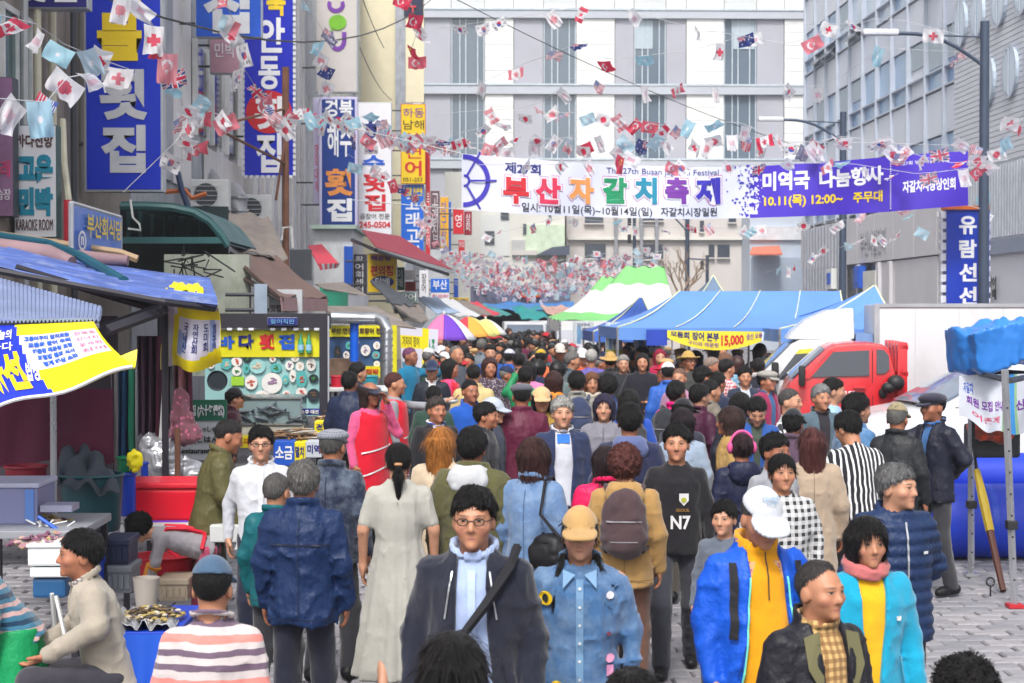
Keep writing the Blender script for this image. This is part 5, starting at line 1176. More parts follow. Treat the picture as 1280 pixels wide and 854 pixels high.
# ------------------------------------------------------------------ projecting signs
SFR = M('sign_frame',S(182,186,194),.4,metal=.3,var=.1); SB1 = M('sign_face_blue',S(8,48,196),.35,var=.05,vs=.8); SB2 = M('sign_face_ultramarine',S(14,34,188),.35,var=.05); SNV = M('sign_face_navy',S(8,56,140),.35,var=.05); SWH = M('sign_face_white',S(232,232,238),.4,var=.04); SYE = M('sign_face_yellow',S(244,206,24),.4,var=.04); SLB = M('sign_face_azure',S(16,108,220),.35,var=.05); SRD = M('sign_face_red',S(206,30,44),.4,var=.05); SBG = M('sign_face_beige',S(206,200,196),.45,var=.05); SLI = M('sign_face_lilac',S(206,200,232),.4,var=.04); SGN = M('sign_face_green',S(24,104,78),.4)
def sign(name,label,r,Y,face,texts,frame=SFR,fw=2.0,d=.28,leds=False,border=None,group=None,arm=None):
 u0,v0,u1,v1 = r; o = thing(name,label,'sign',P((u0 + u1) / 2,v1,Y),group)
 pbox(MB(),u0,v0,u1,v1,Y,d).build('box',frame,o,bevel=.01)
 fcm = MB(); pbox(fcm,u0 + fw,v0 + fw,u1 - fw,v1 - fw,Y - .012,.011); fc = fcm.build('face',border or face,o)
 if border: pbox(MB(),u0 + fw * 3.2,v0 + fw * 3.2,u1 - fw * 3.2,v1 - fw * 3.2,Y - .02,.0075).build('inner_face',face,o)
 by = {}
 for tx in texts: by.setdefault(tx[5] if len(tx) > 5 else LW,[]).append(tx)
 for mt,ts in by.items():
  m = MB()
  for tx in ts: px_text(m,tx[0],tx[1],tx[2],tx[3],tx[4],Y - .028,tx[6] if len(tx) > 6 else .03,0,.02)
  m.build('lettering',mt,o)
 if leds:
  m = MB(); n = int((v1 - v0) / 7)
  for i in range(n):
   for u in (u0,u1): m.box(P(u,v0 + (i + .5) * (v1 - v0) / n,Y - .02),(.07,.05,.09))
  for i in range(int((u1 - u0) / 7)): m.box(P(u0 + (i + .5) * 7,v1,Y - .02),(.09,.05,.07))
  tag(m.build('edge_lamp',LEDW,o),kind='stuff')
 a = P(u0,v0 + (v1 - v0) * .3,Y + .1); m = MB()
 for f in (.2,.8): q = P(u0,v0 + (v1 - v0) * f,Y + .14); m.tube([q,q + Vector((-(arm or .6),0,0))],.03,6)
 m.build('bracket',DGR,o)
 return o
o = sign('vertical_sign','largest blue vertical sign with yellow and white Hangul, hung before the brick building',(104,-60,204,240),27,SB1,[('해',124,-58,176,8,LY,.045),('물',121,16,177,76,LY,.045),('횟',124,86,184,150,M('letter_silver',S(206,208,214),.35),.045),('집',126,156,182,216,M('letter_silver',S(206,208,214),.35),.045)],fw=3)
sign('vertical_sign','ultramarine vertical sign with a red circle in its middle and white edge bulbs',(304,-30,368,221),43,SB2,[('북',333,-14,357,20,LY,.04),('안',322,22,356,66,LW,.03),('동',323,70,350,112,LW,.03),('횟',318,120,356,162,LW,.04),('집',320,166,352,216,LW,.03)],leds=True,fw=1.2)
a = P(336,140,42.97); m = MB(); n = 28; m.prism([(a.x + .58 * math.cos(2 * math.pi * i / n),a.z + .54 * math.sin(2 * math.pi * i / n)) for i in range(n)],'y',42.975,42.986); m.build('red_disc',SRD,[q for q in bpy.data.objects if q.name.startswith('vertical_sign') and 'red circle' in q.get('label','')][0])
sign('hanging_sign','blue sign with large white strokes cut off by the top edge',(244,-40,327,47),36,M('sign_face_cobalt',S(22,84,196),.35),[('집',254,-24,312,42,M('letter_silver',S(206,208,214),.35),.05)],fw=1)
sign('hanging_sign','narrow pink sign board mounted below the cut-off blue sign',(262,48,300,92),38,M('sign_face_pink',S(196,150,166),.5),[('민박',268,54,294,72,LW,.0)],fw=1)
o = sign('shop_sign','beige convenience store light box with purple and green letters',(394,-40,447,116),59,SBG,[],fw=1.5)
pu = M('letter_violet',S(122,60,168),.4); m = MB()
def arc(m,cu,cv,ru,rv,a0,a1,w,Y,mi=0,n=18):
 for i in range(n):
  q = []
  for a,k in ((a0 + (a1 - a0) * i / n,1),(a0 + (a1 - a0) * (i + 1) / n,1),(a0 + (a1 - a0) * (i + 1) / n,0),(a0 + (a1 - a0) * i / n,0)):
   q.append(P(cu + (ru - (0 if k else w)) * math.cos(a),cv - (rv - (0 if k else w)) * math.sin(a),Y))
  m.add(q + [p + Vector((0,.02,0)) for p in q],[(0,1,2,3),(7,6,5,4),(0,4,5,1),(3,2,6,7)],mi)
arc(m,420,6,11,10,R_(150),R_(390),5,58.96); arc(m,422,50,11,14,R_(180),R_(360),5.5,58.96)
for u in (411,427.5): pbox(m,u,40,u + 5.5,51,58.96,.02)
m.build('lettering',pu,o); m = MB(); pts = [(P(422 + 11 * math.cos(2 * math.pi * i / 24),28 - 9.5 * math.sin(2 * math.pi * i / 24),58.95)) for i in range(24)]; m.prism([(p.x,p.z) for p in pts],'y',58.95,58.97); m.add([P(414,34,58.95),P(418,36,58.95),P(413,40,58.95)],[(0,1,2)]); m.build('green_dot',M('logo_green',S(120,190,40),.4),o)
sign('vertical_sign','navy vertical sign in a lilac frame with a yellow and a white syllable',(399,121,447,290),56,SNV,[('경북',406,124.5,441,146,LW,.03),('해수',409,154,440,196,LW,.02),('횟',406,211,441,245,LO,.05),('집',408,248,440,277,LW,.045)],border=SLI,frame=SLI,fw=1)
sign('vertical_sign','narrow pale lilac sign left of the navy sign',(391,122,400,255),56.5,SLI,[('영\n덕\n대\n게',393,180,398,240,LPK,.0)],fw=.7)
sign('vertical_sign','white vertical sign with blue and red syllables and a small red phone row',(447,128,490,294),57,SWH,[('해',455,150,481,180,LN,.03),('수',453,194,481,213,LB,.04),('횟',454,216,482,240,LR,.03),('집',455,243,482,264,LR,.03),('곰장어 전문',450,267,487,274,LK,.0),('245-0504',449,277,488,285,LR,.03)],fw=1)
sign('vertical_sign','upper yellow sign with purple and navy lettering on the cream building',(501,130,532,172),70,SYE,[('하동',504,135,530,147,LP,.0),('남해',504,150,530,162,LK,.0)],fw=.7,frame=LR,d=.2)
sign('vertical_sign','lower yellow sign with one large red syllable above the azure sign',(501,178,532,230),70,SYE,[('연',506,182,527,198,LR,.0),('어',506,201,527,220,LR,.02),('051-253',504,222,528,227,LK,.0)],fw=.7,frame=SRD,d=.2)
sign('vertical_sign','azure sign with white Hangul for whale meat under the yellow signs',(501,231,530,327),70.2,SLB,[('영변',503,234,528,245,LY,.02),('고',507,247,524,262,LW,.02),('래',507,266,524,284,LW,.02),('고',507,287,524,303,LW,.02),('기',507,307,524,324,LW,.02)],fw=.5,d=.2)
sign('vertical_sign','thin red sign edge beside the yellow and azure signs',(532,190,538,328),70.5,SRD,[('복\n국\n장\n어',533,240,537,310,LW,.0)],fw=.4,d=.2)
sign('vertical_sign','grey brown sign with white strokes right of the thin red sign',(538,238,550,312),74,M('sign_face_taupe',S(120,92,100),.5),[('고\n래\n집',540,242,548,300,LW,.0)],fw=.5,d=.2)
sign('vertical_sign','white and amber striped sign farther down the left row',(550,246,561,314),76,M('sign_face_amber',S(244,180,40),.4),[('대\n구\n탕',552,252,558,302,LB,.0)],fw=.5,d=.2)
sign('vertical_sign','thin azure sign right of the amber sign',(561,252,564,322),76.5,SLB,[],fw=.2,d=.2)
sign('hanging_sign','red sign with a white syllable near the left end of the festival banner',(566,261,580,293),72,SRD,[('영',569,268,577,284,LW,.0)],fw=.5,d=.2)
sign('hanging_sign','dark red sign right of the red sign with the white syllable',(580,264,590,294),73,M('sign_face_maroon',S(150,24,50),.4),[('상\n회',582,267,588,289,LW,.0)],fw=.4,d=.2)
o = sign('shop_sign','yellow box sign with red letters and a navy oval',(459,317,496,366),47,SYE,[('편의점',463,332,491,345,LR,.03)],fw=.8)
m = MB(); n = 26; q = [P(478 + 14.5 * math.cos(2 * math.pi * i / n),352.5 - 7.5 * math.sin(2 * math.pi * i / n),46.96) for i in range(n)]; m.prism([(p.x,p.z) for p in q],'y',46.965,46.98); m.build('oval',LN,o); t = MB(); px_text(t,'담배',469,347,487,358,46.955,.03); t.build('lettering',LW,o)
t = MB(); px_text(t,'매운탕',464,319,489,326,46.96,.03); t.build('lettering',LP,o)
sign('hanging_sign','dark green vertical sign with white letters right of the yellow box sign',(494,334,506,363),52,SGN,[('미\n래',496,337,503,359,LW,.0)],fw=.5)
sign('hanging_sign','small dark red square sign beside the green vertical sign',(506,352,520,364),54,M('sign_face_brick',S(170,50,50),.5),[('미',511,354,516,361,LK,.0)],fw=.4)
sign('shop_sign','long grey green sign board with white lettering under the yellow box sign',(482,365,522,379),46,M('sign_face_sage',S(112,134,128),.5),[('곰장어',487,367,520,376,LW,.0)],fw=.6)
sign('hanging_sign','azure sign with white letters above the far awnings',(538,348,562,366),62,SLB,[('부산',541,350,559,362,LW,.02)],fw=.5)
sign('hanging_sign','white and pink sign strip under the azure sign',(538,366,562,374),62,SWH,[('회센터',540,368,560,372.5,LPK,.0)],fw=.4)
sign('hanging_sign','thin white post sign with red figures before the far awnings',(524,338,536,372),58,SWH,[('장\n어',527,342,533,366,LK,.0)],fw=.4)
for i,(u0,v0,u1,v1,c) in enumerate(((567,348,573,372,LB),(573,300,581,330,SRD),(583,318,589,346,SWH),(562,372,586,378,SYE),(506,338,520,350,SBG))):
 sign('hanging_sign',('thin blue sign far down the left row','red sign between the far flags at the left','small white sign among the far flags','small yellow sign above the parasols','beige sign above the small dark red square sign')[i],(u0,v0,u1,v1),78 if i < 4 else 55,c,[('횟집',u0 + 1,v0 + 2,u1 - 1,v1 - 3 if v1 - v0 < 12 else v0 + 9,LW if c is not SWH and c is not SYE else LN,.0)],fw=.3,d=.15)
sign('shop_sign','purple sign strip cut off at the top left corner',(-20,-40,110,11),24,M('sign_face_indigo',S(34,28,118),.4),[('횟집',20,-22,96,3,LW,.02)],fw=2)
o = sign('poster','pink and purple poster panel at the left edge',(-30,96,17,271),22.5,M('poster_mauve',S(150,112,150),.5,var=.4,vs=2),[('노래',-12,200,12,222,LPK,.0),('연습장',-14,236,13,250,LW,.0)],fw=1,frame=M('poster_frame',S(60,66,74),.5))
o = sign('shop_sign','white sign board with teal block letters beside the pink poster',(17,156,71,297),23,SWH,[('고운',22,193,66,229,LT,.07),('민박',22,234,66,270,LT,.07),('바다전망',20,168,66,184,M('letter_brown',S(84,48,48),.5),.02),('KARAOKE ROOM',20,274,66,288,M('letter_brown',S(84,48,48),.5),.0)],fw=1,frame=M('teal_frame',S(40,84,84),.5))
# angled blue sign board over the first stall
o = thing('shop_sign','angled blue sign board with yellow letters under the largest vertical sign','sign',P(120,312,19.6)); A,B,Cc,D = P(89,254,19),P(150,272,21.5),P(150,320,21.5),P(89,320,19)
f0 = bil(A,B,Cc,D); MB().grid(f0,1,1,thick=.02).build('face',SLB,o); m = MB(); m.tube([A,B],.03,6); m.tube([A,D],.03,6); m.tube([B,Cc],.03,6); m.build('frame',SFR,o)
m = MB(); letters_on(m,f0,'부산회식당',.22,.95,.12,.62,.02,.05); m.build('lettering',LY,o); m = MB(); letters_on(m,f0,'ⓝ',.05,.2,.5,.9,.03,.05); m.build('emblem',LW,o)
MB().tube([P(85,250,20),P(85,330,20)],.05,8).build('post',M('post_red',S(150,30,46),.5),o)
# ------------------------------------------------------------------ canopies and awnings on the left
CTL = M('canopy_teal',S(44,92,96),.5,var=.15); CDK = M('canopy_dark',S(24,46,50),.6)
o = thing('canopy','dark teal curved canopy with inner ribs under the largest blue sign','canopy',P(215,305,26)); prof = [(150,256),(180,256),(215,258),(242,264),(262,276),(275,291),(285,306)]
m = MB()
for a,b in zip(prof[:-1],prof[1:]):
 q = [P(*a,26),P(*b,26)]; e = Vector((0,3.2,0)); th = Vector((.02,0,.05)); m.add([q[0],q[1],q[1] + e,q[0] + e,q[0] + th,q[1] + th,q[1] + e + th,q[0] + e + th],[(0,1,2,3),(4,7,6,5),(0,4,5,1),(2,6,7,3)])
m.build('roof',CTL,o,smooth=True); m = MB(); m.tube([P(u,v + 2,25.95) for u,v in prof],.055,6); m.build('edge_beam',CTL,o,smooth=True)
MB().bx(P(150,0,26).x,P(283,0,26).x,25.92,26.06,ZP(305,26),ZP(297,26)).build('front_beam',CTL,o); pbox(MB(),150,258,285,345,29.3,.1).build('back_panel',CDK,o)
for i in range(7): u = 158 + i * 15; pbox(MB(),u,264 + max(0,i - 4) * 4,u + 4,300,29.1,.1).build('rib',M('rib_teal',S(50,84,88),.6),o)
MB().tube([P(163,250,25.8),P(166,272,25.7),P(174,280,25.7),P(176,288,25.6),P(160,286,25.6)],.018,5).build('cable',WFR,o)
GTP = M('weathered_tarp',S(142,132,126),.8,var=.3,vs=1.2,stain=S(110,92,76),bump=.3,bs=6); BTP = M('brown_fabric',S(116,92,86),.8,var=.2,vs=1.5,bump=.2,bs=8); PKV = M('faded_pink',S(168,134,136),.8,var=.2); GRA = M('green_fabric',S(14,152,116),.6,var=.1); MRN = M('maroon_fabric',S(150,24,54),.6,var=.1); WFA = M('white_fabric',S(214,216,220),.7,var=.1); REDF = M('red_fabric',S(222,62,84),.65,var=.1)
slope('awning','weathered grey tarp roof right of the teal canopy','awning',[(252,266,32),(336,271,34),(360,328,30),(284,310,27)],GTP,20,12,.15,fold=.06)
o,fn = slope('awning','brown fabric awning with a faded pink front flap beside the dark post','awning',[(287,317,27),(345,322,30),(409,374,26),(350,372,22.5)],BTP,16,12,.12,fold=.03)
f0 = bil(P(350,372,22.5),P(409,374,26),P(409,389,26),P(352,389,22.5)); MB().grid(lambda s,t: f0(s,t) + Vector((0,.03 * math.sin(s * 18),0)),14,3,thick=.01).build('valance',PKV,o)
m = MB()
for a,b in (((287,319,27),(352,374,22.6)),((300,345,26),(352,376,22.6)),((345,326,30),(408,376,26))): m.tube([P(*a),P(*b)],.035,6)
m.build('frame',M('frame_brown',S(84,66,60),.6),o)
o,fn = slope('awning','small red and white striped awning between the brown pole and the white wall','awning',[(385,308,46),(402,306,48),(424,331,43),(398,333,40)],REDF,8,4,.05); f0 = bil(P(398,330,40),P(424,329,43),P(422,335,43),P(400,338,40))
m = MB(); m.grid(f0,8,1,thick=.01)
for k in range(8): m.m[k] = k % 2
m.build('valance',[REDF,WFA],o)
o,fn = slope('awning','green fabric awning with a white end panel left of the silver duct','awning',[(394,356,36),(430,354,38),(462,372,34),(404,362,31)],GTP,10,5,.05)
MB().grid(bil(P(399,360,30.9),P(434,366,32.5),P(434,388,32.5),P(411,390,30.9)),8,4,thick=.012).build('valance',GRA,o); MB().grid(bil(P(434.5,366,32.6),P(461,371,33.9),P(458,384,33.9),P(434.5,386,32.6)),6,3,thick=.012).build('valance',WFA,o)
o,fn = slope('awning','long maroon awning sloping down across the yellow signs','awning',[(452,288,47),(500,296,56),(566,338,52),(470,310,42)],MRN,14,8,.08); MB().grid(bil(P(470,310,41.9),P(566,338,51.9),P(566,342,51.9),P(470,315,41.9)),10,2,thick=.01).build('valance',WFA,o)
MB().tube([P(440,300,44),P(470,313,41.8),P(560,343,51.5)],.05,6).build('frame',DGR,o)
for i,(q,c,lab) in enumerate((
 ([(462,352,40),(480,352,44),(520,384,40),(490,380,36)],DGR,'dark sloped roof sheet under the grey green sign board'),
 ([(488,378,44),(520,378,47),(540,404,42),(505,402,38)],GTP,'grey sheet awning left of the parasols'),
 ([(520,372,52),(545,372,55),(575,392,50),(545,392,47)],M('striped_blue',S(160,184,216),.6),'pale blue striped awning above the parasols'),
 ([(540,374,58),(566,374,60),(600,396,56),(566,396,52)],WFA,'white awning above the parasols with dark edges'),
 ([(560,376,64),(584,376,68),(616,394,62),(588,396,58)],GTP,'grey awning near the far end of the left row'),
 ([(574,378,70),(596,378,74),(626,394,68),(604,396,64)],REDF,'faded red awning near the far end of the left row'),
 ([(590,380,76),(606,380,78),(640,394,72),(618,396,70)],M('teal_sheet',S(60,150,150),.6),'teal awning at the far end of the left row'))):
 slope('awning',lab,'awning',q,c,12,5,.05,fold=.04)
o,fn = slope('awning','striped black and white valance awning above the left parasol','awning',[(486,376,48),(515,376,50),(524,388,46),(492,388,44)],WFA,16,3,.02)
m = MB(); m.grid(bil(P(492,385,43.9),P(524,385,45.9),P(524,394,45.9),P(492,392,43.9)),16,1,thick=.01)
for k in range(16): m.m[k] = k % 2
m.build('valance',[WFA,DGR],o)
# brown utility pole with wires
o = thing('utility_pole','thin rusty brown pole with struts before the ultramarine sign','pole',base_of(357,36)); MB().tube([P(357,480,36),P(357,84,36)],.075,8).build('pole',RUST,o,smooth=True)
for a,b in (((357,136,36),(270,158,33)),((357,205,36),(283,167,33)),((357,170,36),(345,250,35.6))): MB().tube([P(*a),P(*b)],.03,5).build('strut',RUST,o)
MB().tube([P(352,300,35.8),P(354,285,35.8),P(364,284,35.8),P(366,310,35.8)],.03,5).build('cable',WFR,o)
pbox(MB(),362,312,388,350,34,.3).build('shutter_box',DGR,o)
for i,(a,b,sg) in enumerate((((-10,-60,20),(560,-20,60),1.5),((480,60,72),(440,-40,58),.2),((490,125,76),(450,60,60),.3),((560,-6,60),(1005,185,90),.4))):
 A,B = P(*a),P(*b); tag(MB().tube([A + (B - A) * t - Vector((0,0,sg * 4 * t * (1 - t))) for t in [k / 12 for k in range(13)]],.018,4).build('cable',BPL),('cable running along the left facades near the top','cable beside the cream building, upper one','cable beside the cream building, lower one','long dark cable sloping across the far office building')[i],'cable')
# ------------------------------------------------------------------ stalls at the left front
CBL = M('corrugated_blue',S(84,108,180),.5,var=.45,vs=2,stretch=(.4,5,5),stain=S(160,170,200)); DKB = M('dark_bar_steel',S(44,42,52),.6)
o = thing('stall_roof','upper blue corrugated stall roof with its front corner over the printed sheet','roof',base_of(150,14.5))
f0 = bil(P(40,312,19),P(262,352,18),P(272,381,13.8),P(-60,318,13.4))
def cf(s,t): return f0(s,t) + Vector((0,0,.034 * math.sin(2 * math.pi * 11 * t) - .05 * math.sin(math.pi * s)))
MB().grid(cf,8,90,thick=.012).build('sheet',CBL,o,smooth=True)
m = MB(); m.tube([P(-60,328,13.45),P(206,378,13.6),P(268,386,13.9)],.03,6); m.tube([P(206,384,13.8),P(120,415,14)],.05,6); m.tube([P(20,335,13.6),P(205,390,14.2)],.035,6); m.tube([P(120,350,15),P(205,388,14.2)],.035,6); m.tube([P(262,360,17.8),P(205,390,14.2)],.03,6); m.tube([P(132,414,12.8),P(205,388,14.0)],.045,4); m.build('frame',DKB,o)
for u,Y in ((206,14.2),(200,18.5),(-20,14)): a = P(u,388,Y); MB().tube([(a.x,Y,0),a],.03,6).build('post',DKB,o)
RLL = M('rolled_canvas',S(150,122,128),.8,var=.2); m = MB(); m.tube([P(-50,302,17),P(60,318,17),P(90,328,16.8)],[.09,.10,.06],10); tag(m.build('rolled_tarp',RLL,smooth=True),'rolled grey pink canvas lying on the upper blue stall roof, left piece','canvas')
m = MB(); m.tube([P(95,322,18.4),P(160,326,18.4)],[.09,.06],10); tag(m.build('rolled_tarp',RLL,smooth=True),'shorter rolled canvas on the back edge of the upper blue stall roof','canvas')
m = MB(); m.tube([P(-40,290,17.5),P(60,305,18),P(100,320,17),P(155,352,15.2)],.05,8); tag(m.build('hose',M('teal_hose',S(24,84,104),.5),smooth=True),'dark teal pipe lying across the upper blue stall roof','pipe')
m = MB(); m.tube([P(-40,288,19.5),P(150,316,20),P(172,324,20)],.05,6); tag(m.build('gutter',M('buff_gutter',S(176,150,120),.7),smooth=True),'long buff gutter pipe behind the upper blue stall roof','gutter')
o = thing('stall_roof','lower grey blue corrugated stall roof with a scalloped front edge at the left','roof',base_of(30,11.3))
f1 = bil(P(-90,325,13.6),P(128,386,13.2),P(124,401,11.3),P(-90,404,11.0))
def cf(s,t): return f1(s,t) + Vector((0,0,.011 * math.sin(2 * math.pi * 43 * s) - .03 * math.sin(math.pi * t)))
MB().grid(cf,258,4,thick=.012).build('sheet',M('corrugated_grey_blue',S(132,146,184),.5,var=.2,stain=S(110,112,124)),o,smooth=True)
m = MB(); m.tube([P(-90,412,11.1),P(124,406,11.35)],.028,6); m.build('frame',SFR,o)
for u,Y in ((66,11.35),(-70,11.1)): a = P(u,408,Y); MB().tube([(a.x,Y,0),a],.022,8).build('post',POLE,o,smooth=True)
# curled yellow and blue banner under it
T0,T1,B1_,B0 = P(-70,411,11.05),P(117,403,11.3),P(168,460,10.2),P(-80,534,10.0); fb0 = bil(T0,T1,B1_,B0)
def bnf(s,t): return fb0(s,t) + Vector((0,-.16 * math.sin(math.pi * t * .9),-.02 * math.sin(s * 12) * t))
o = thing('banner','yellow and blue printed banner curling out under the lower stall roof','banner',tuple(bnf(.5,1))); NU,NV = 60,30; m = MB(); m.grid(bnf,NU,NV,thick=.006)
for k in range(NU * NV):
 j,i = divmod(k,NU); s,t = (i + .5) / NU,(j + .5) / NV; e = .47 + .13 * t
 m.m[k] = 1 if s < e else (0 if t < .17 or t > .68 or s > .985 else 2)
YB,BB,WB,EB = M('banner_vivid_yellow',S(244,226,20),.5,var=.05),M('banner_royal_blue',S(24,50,190),.5,var=.06),M('banner_white',S(222,220,236),.5,var=.05),M('banner_edge',S(226,226,232),.5)
m.build('cloth',[YB,BB,WB],o,smooth=True)
m = MB(); letters_on(m,bnf,'다선',.28,.50,.40,.92,.06,.012,0,-.03); m.build('lettering',LY,o); m = MB(); letters_on(m,bnf,'밥상',.51,.585,.56,.82,.03,.012,0,.02); letters_on(m,bnf,'오늘의',.33,.45,.08,.22,.02,.012); letters_on(m,bnf,'바다',.33,.46,.26,.38,.02,.012); m.build('lettering',LW,o)
m = MB()
for r,tx in enumerate(('고등어구이 갈치조림','모듬회 광어 우럭','해물탕 매운탕 포장','회덮밥 물회 식사','멍게 해삼 소라')): s0 = .53 + .022 * r; letters_on(m,bnf,tx,s0,.81,.20 + .094 * r,.27 + .094 * r,.05,.012)
m.build('lettering',LB,o); m = MB()
for r,tx in enumerate(('전복죽','산낙지','꽃게찜','장어')): letters_on(m,bnf,tx,.84,.97,.22 + .11 * r,.29 + .11 * r,.0,.012)
m.build('lettering',LPK,o)
def cur(s,t): a = bnf(.58 + .42 * s,1); return a + Vector((0,.12 * t + .02,-.05 * math.sin(t * 3.1) * s + .10 * t * s))
MB().grid(cur,14,4,thick=.006).build('curled_hem',YB,o,smooth=True); MB().tube([bnf(i / 20,1) + Vector((0,-.005,0)) for i in range(21)],.012,6).build('edge_binding',EB,o,smooth=True)
# printed sheet hanging at the corner of the upper roof
f2 = bil(P(205,374,14.1),P(273,384,13.9),P(277,458,14.0),P(201,462,14.3))
def shf(s,t): return f2(s,t) + Vector((0,.10 * math.sin(s * 9) * (.3 + t) + .05 * math.sin(t * 6),.03 * math.sin(s * 8) * t))
o = thing('hanging_sheet','printed sheet with yellow bands hanging from the upper blue roof corner','sheet',tuple(shf(.5,1))); m = MB(); m.grid(shf,30,30,thick=.005)
for k in range(900):
 j,i = divmod(k,30); s,t = (i + .5) / 30,(j + .5) / 30
 m.m[k] = 3 if s < .16 else 0 if (.08 < t < .24 and s > .22) or t > .84 - .16 * max(0,s - .6) * 2.2 or (s < .26 and t > .2) else (2 if (s - .3) ** 2 + (t - .62) ** 2 < .03 or (.8 < s < .9) else 1)
m.build('sheet',[YB,WB,M('print_blue',S(150,170,216),.5),M('clear_plastic',S(186,188,204),.3)],o,smooth=True); m = MB()
for c,tx in enumerate(('국\n내\n산','자\n연\n산\n회','도\n미\n회','생\n선\n구\n이')): letters_on(m,shf,tx,.40 + .15 * c,.48 + .15 * c,.3,.74,.02,.012)
m.build('lettering',LN,o); slope('cloth','yellow cloth tucked over the upper blue roof corner','cloth',[(212,358,15.2),(254,360,15.2),(254,368,14.6),(205,366,14.6)],YB,12,6,-.03,.01,fold=.04)
# curtains
def curtain(label,u0,v0,u1,v1,Y,mats,amp=.05,n=30,flare=0,waves=7):
 a,b = P(u0,v0,Y),P(u1,v1,Y); ph = random.random() * 6
 def fn(s,t):
  w = 1 + flare * t; x = (a.x + b.x) / 2 + (b.x - a.x) * (s - .5) * w
  return Vector((x,Y + amp * math.sin(s * waves * 2 * math.pi / 2 + ph + .6 * t) + .4 * amp * math.sin(s * 29 + 3 * t),a.z + (b.z - a.z) * t + .03 * math.sin(s * 13) * t))
 m = MB(); m.grid(fn,n,10,thick=.008)
 for k in range(n * 10): m.m[k] = int((k % n) / n * len(mats))
 return tag(m.build('curtain',mats,smooth=True),label,'curtain')
DT = lambda n,*c: M(n,S(*c),.85,var=.25,vs=3,bump=.15)
CG,CB,CM,CPk,CPu,CGy = DT('curtain_green',14,110,84),DT('curtain_blue',26,66,104),DT('curtain_maroon',88,34,56),DT('curtain_pink',180,120,126),DT('curtain_plum',70,46,66),DT('curtain_grey',128,124,130)
curtain('green and blue curtain tied at the stall post',139,460,171,592,13.2,[CGy,CB,CB,CG],.05)
curtain('dark plum curtain hanging behind the printed sheet, left one',172,420,205,545,14.6,[CPu,CPu,CM],.05); curtain('maroon and pink curtains hanging under the printed sheet',203,445,240,545,14.8,[CM,CGy,CPk,CPk,CM],.05)
f = Field(axis(-.25,.25,-9,9,.018,1),axis(-.2,.2,-9,9,.018,1),axis(-.35,.3,-9,9,.018,1)); f.cap((0,0,.2),(.02,0,-.12),.05,.12,0); f.ell((.08,0,-.15),(.12,.1,.1),.05); f.D += .02 * lattice(f,ALL,(.05,.05,.09),12,True); V,Fq = f.mesh(); PKC = cloth_mat('flower_cloth','fleck',(.75,.2,.35,1),None,24)
tag(new_ob('bundle',np_mesh('bundle',V,Fq,[PKC]),None,P(225,520,14.5),S(150,96,110)),'gathered flowered pink cloth bundle at the foot of the pink curtains','bundle')
f = Field(axis(-.35,.4,-9,9,.02,1),axis(-.25,.25,-9,9,.02,1),axis(-.3,.3,-9,9,.02,1)); f.ell((-.05,0,.0),(.16,.14,.2),0); f.ell((.14,0,-.12),(.18,.14,.12),.06); f.ell((-.16,0,.12),(.09,.1,.12),.05); f.D += .022 * lattice(f,ALL,(.06,.06,.06),13,True); V,Fq = f.mesh(); SLV = M('silver_plastic',S(190,192,198),.25,metal=.5,var=.15,bump=.4,bs=14)
tag(new_ob('plastic_bag',np_mesh('plastic_bag',V,Fq,[SLV]),None,P(212,575,14.4)),'crumpled silver plastic bag hung behind the red ice chest','bag')
m = MB(); m.tube([P(206,440,14.6),P(204,500,14.5),P(200,560,14.4),P(208,590,14.4)],.016,6); tag(m.build('rope',WFR,smooth=True),'white rope hanging beside the pink curtains','rope')
MB2 = MB(); MB2.tube([P(222,655,14.2),P(222,535,14.2)],.025,8); tag(MB2.build('stall_post',RUST,smooth=True),'rusty post rising behind the red ice chest','post')
# maroon tarp wall and things behind the front stall
curtain('dark maroon tarpaulin wall behind the left stall',-60,486,143,580,13.0,[DT('tarp_maroon',84,26,52)],.03,30,0,5)
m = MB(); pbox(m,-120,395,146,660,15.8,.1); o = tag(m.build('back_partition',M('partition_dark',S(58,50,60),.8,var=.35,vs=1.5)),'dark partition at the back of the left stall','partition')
slope('canvas','dark folded canvas draped over the teal tub','canvas',[(78,560,12.9),(128,566,12.9),(150,618,11.9),(70,606,11.9)],DT('dark_canvas',62,70,82),24,16,-.05,.012,fold=.05)
def tub(name,label,u0,v0,u1,v1,Y,mat,cat='tub',rim=None,taper=.85,lid=None):
 a,b = P(u0,v0,Y),P(u1,v1,Y); r = (b.x - a.x) / 2; c = ((a.x + b.x) / 2,Y + r,0); o = thing(name,label,cat,(c[0],c[1],max(0,b.z)))
 z0,z1 = b.z,a.z; MB().lathe([(.001,z0),(r * taper,z0),(r * taper + .01,z0 + .02),(r * .985,z1 - .03),(r,z1),(r * .95,z1),(r * .92,z1 - .04),(r * taper * .93,z0 + .04),(.001,z0 + .04)],(c[0],c[1],0),24).build('body',mat,o,smooth=True)
 m = MB(); m.tube([(c[0] + r * 1.01 * math.cos(t * math.pi / 12),c[1] + r * 1.01 * math.sin(t * math.pi / 12),z1 - .01) for t in range(25)],.012,5,cap=False); m.build('rim',rim or mat,o,smooth=True); return o
TEAL,REDP,GRNP,BLUP = M('tub_teal',S(28,78,88),.5),M('tub_red',S(190,22,48),.4),M('tub_green',S(16,130,84),.4),M('tub_blue',S(24,66,190),.4)
tub('water_tub','large dark teal tub behind the seated man in the beige jacket',66,596,146,668,12.0,TEAL); tub('bucket','dark red bucket behind the grey storage box',0,584,52,645,12.4,M('bucket_dark_red',S(130,20,44),.5),'bucket'); tub('bucket','green bucket under the green and blue curtain',144,572,168,592,12.9,GRNP,'bucket'); tub('bucket','small blue bucket left of the silver bag',176,578,184,600,14.0,BLUP,'bucket')
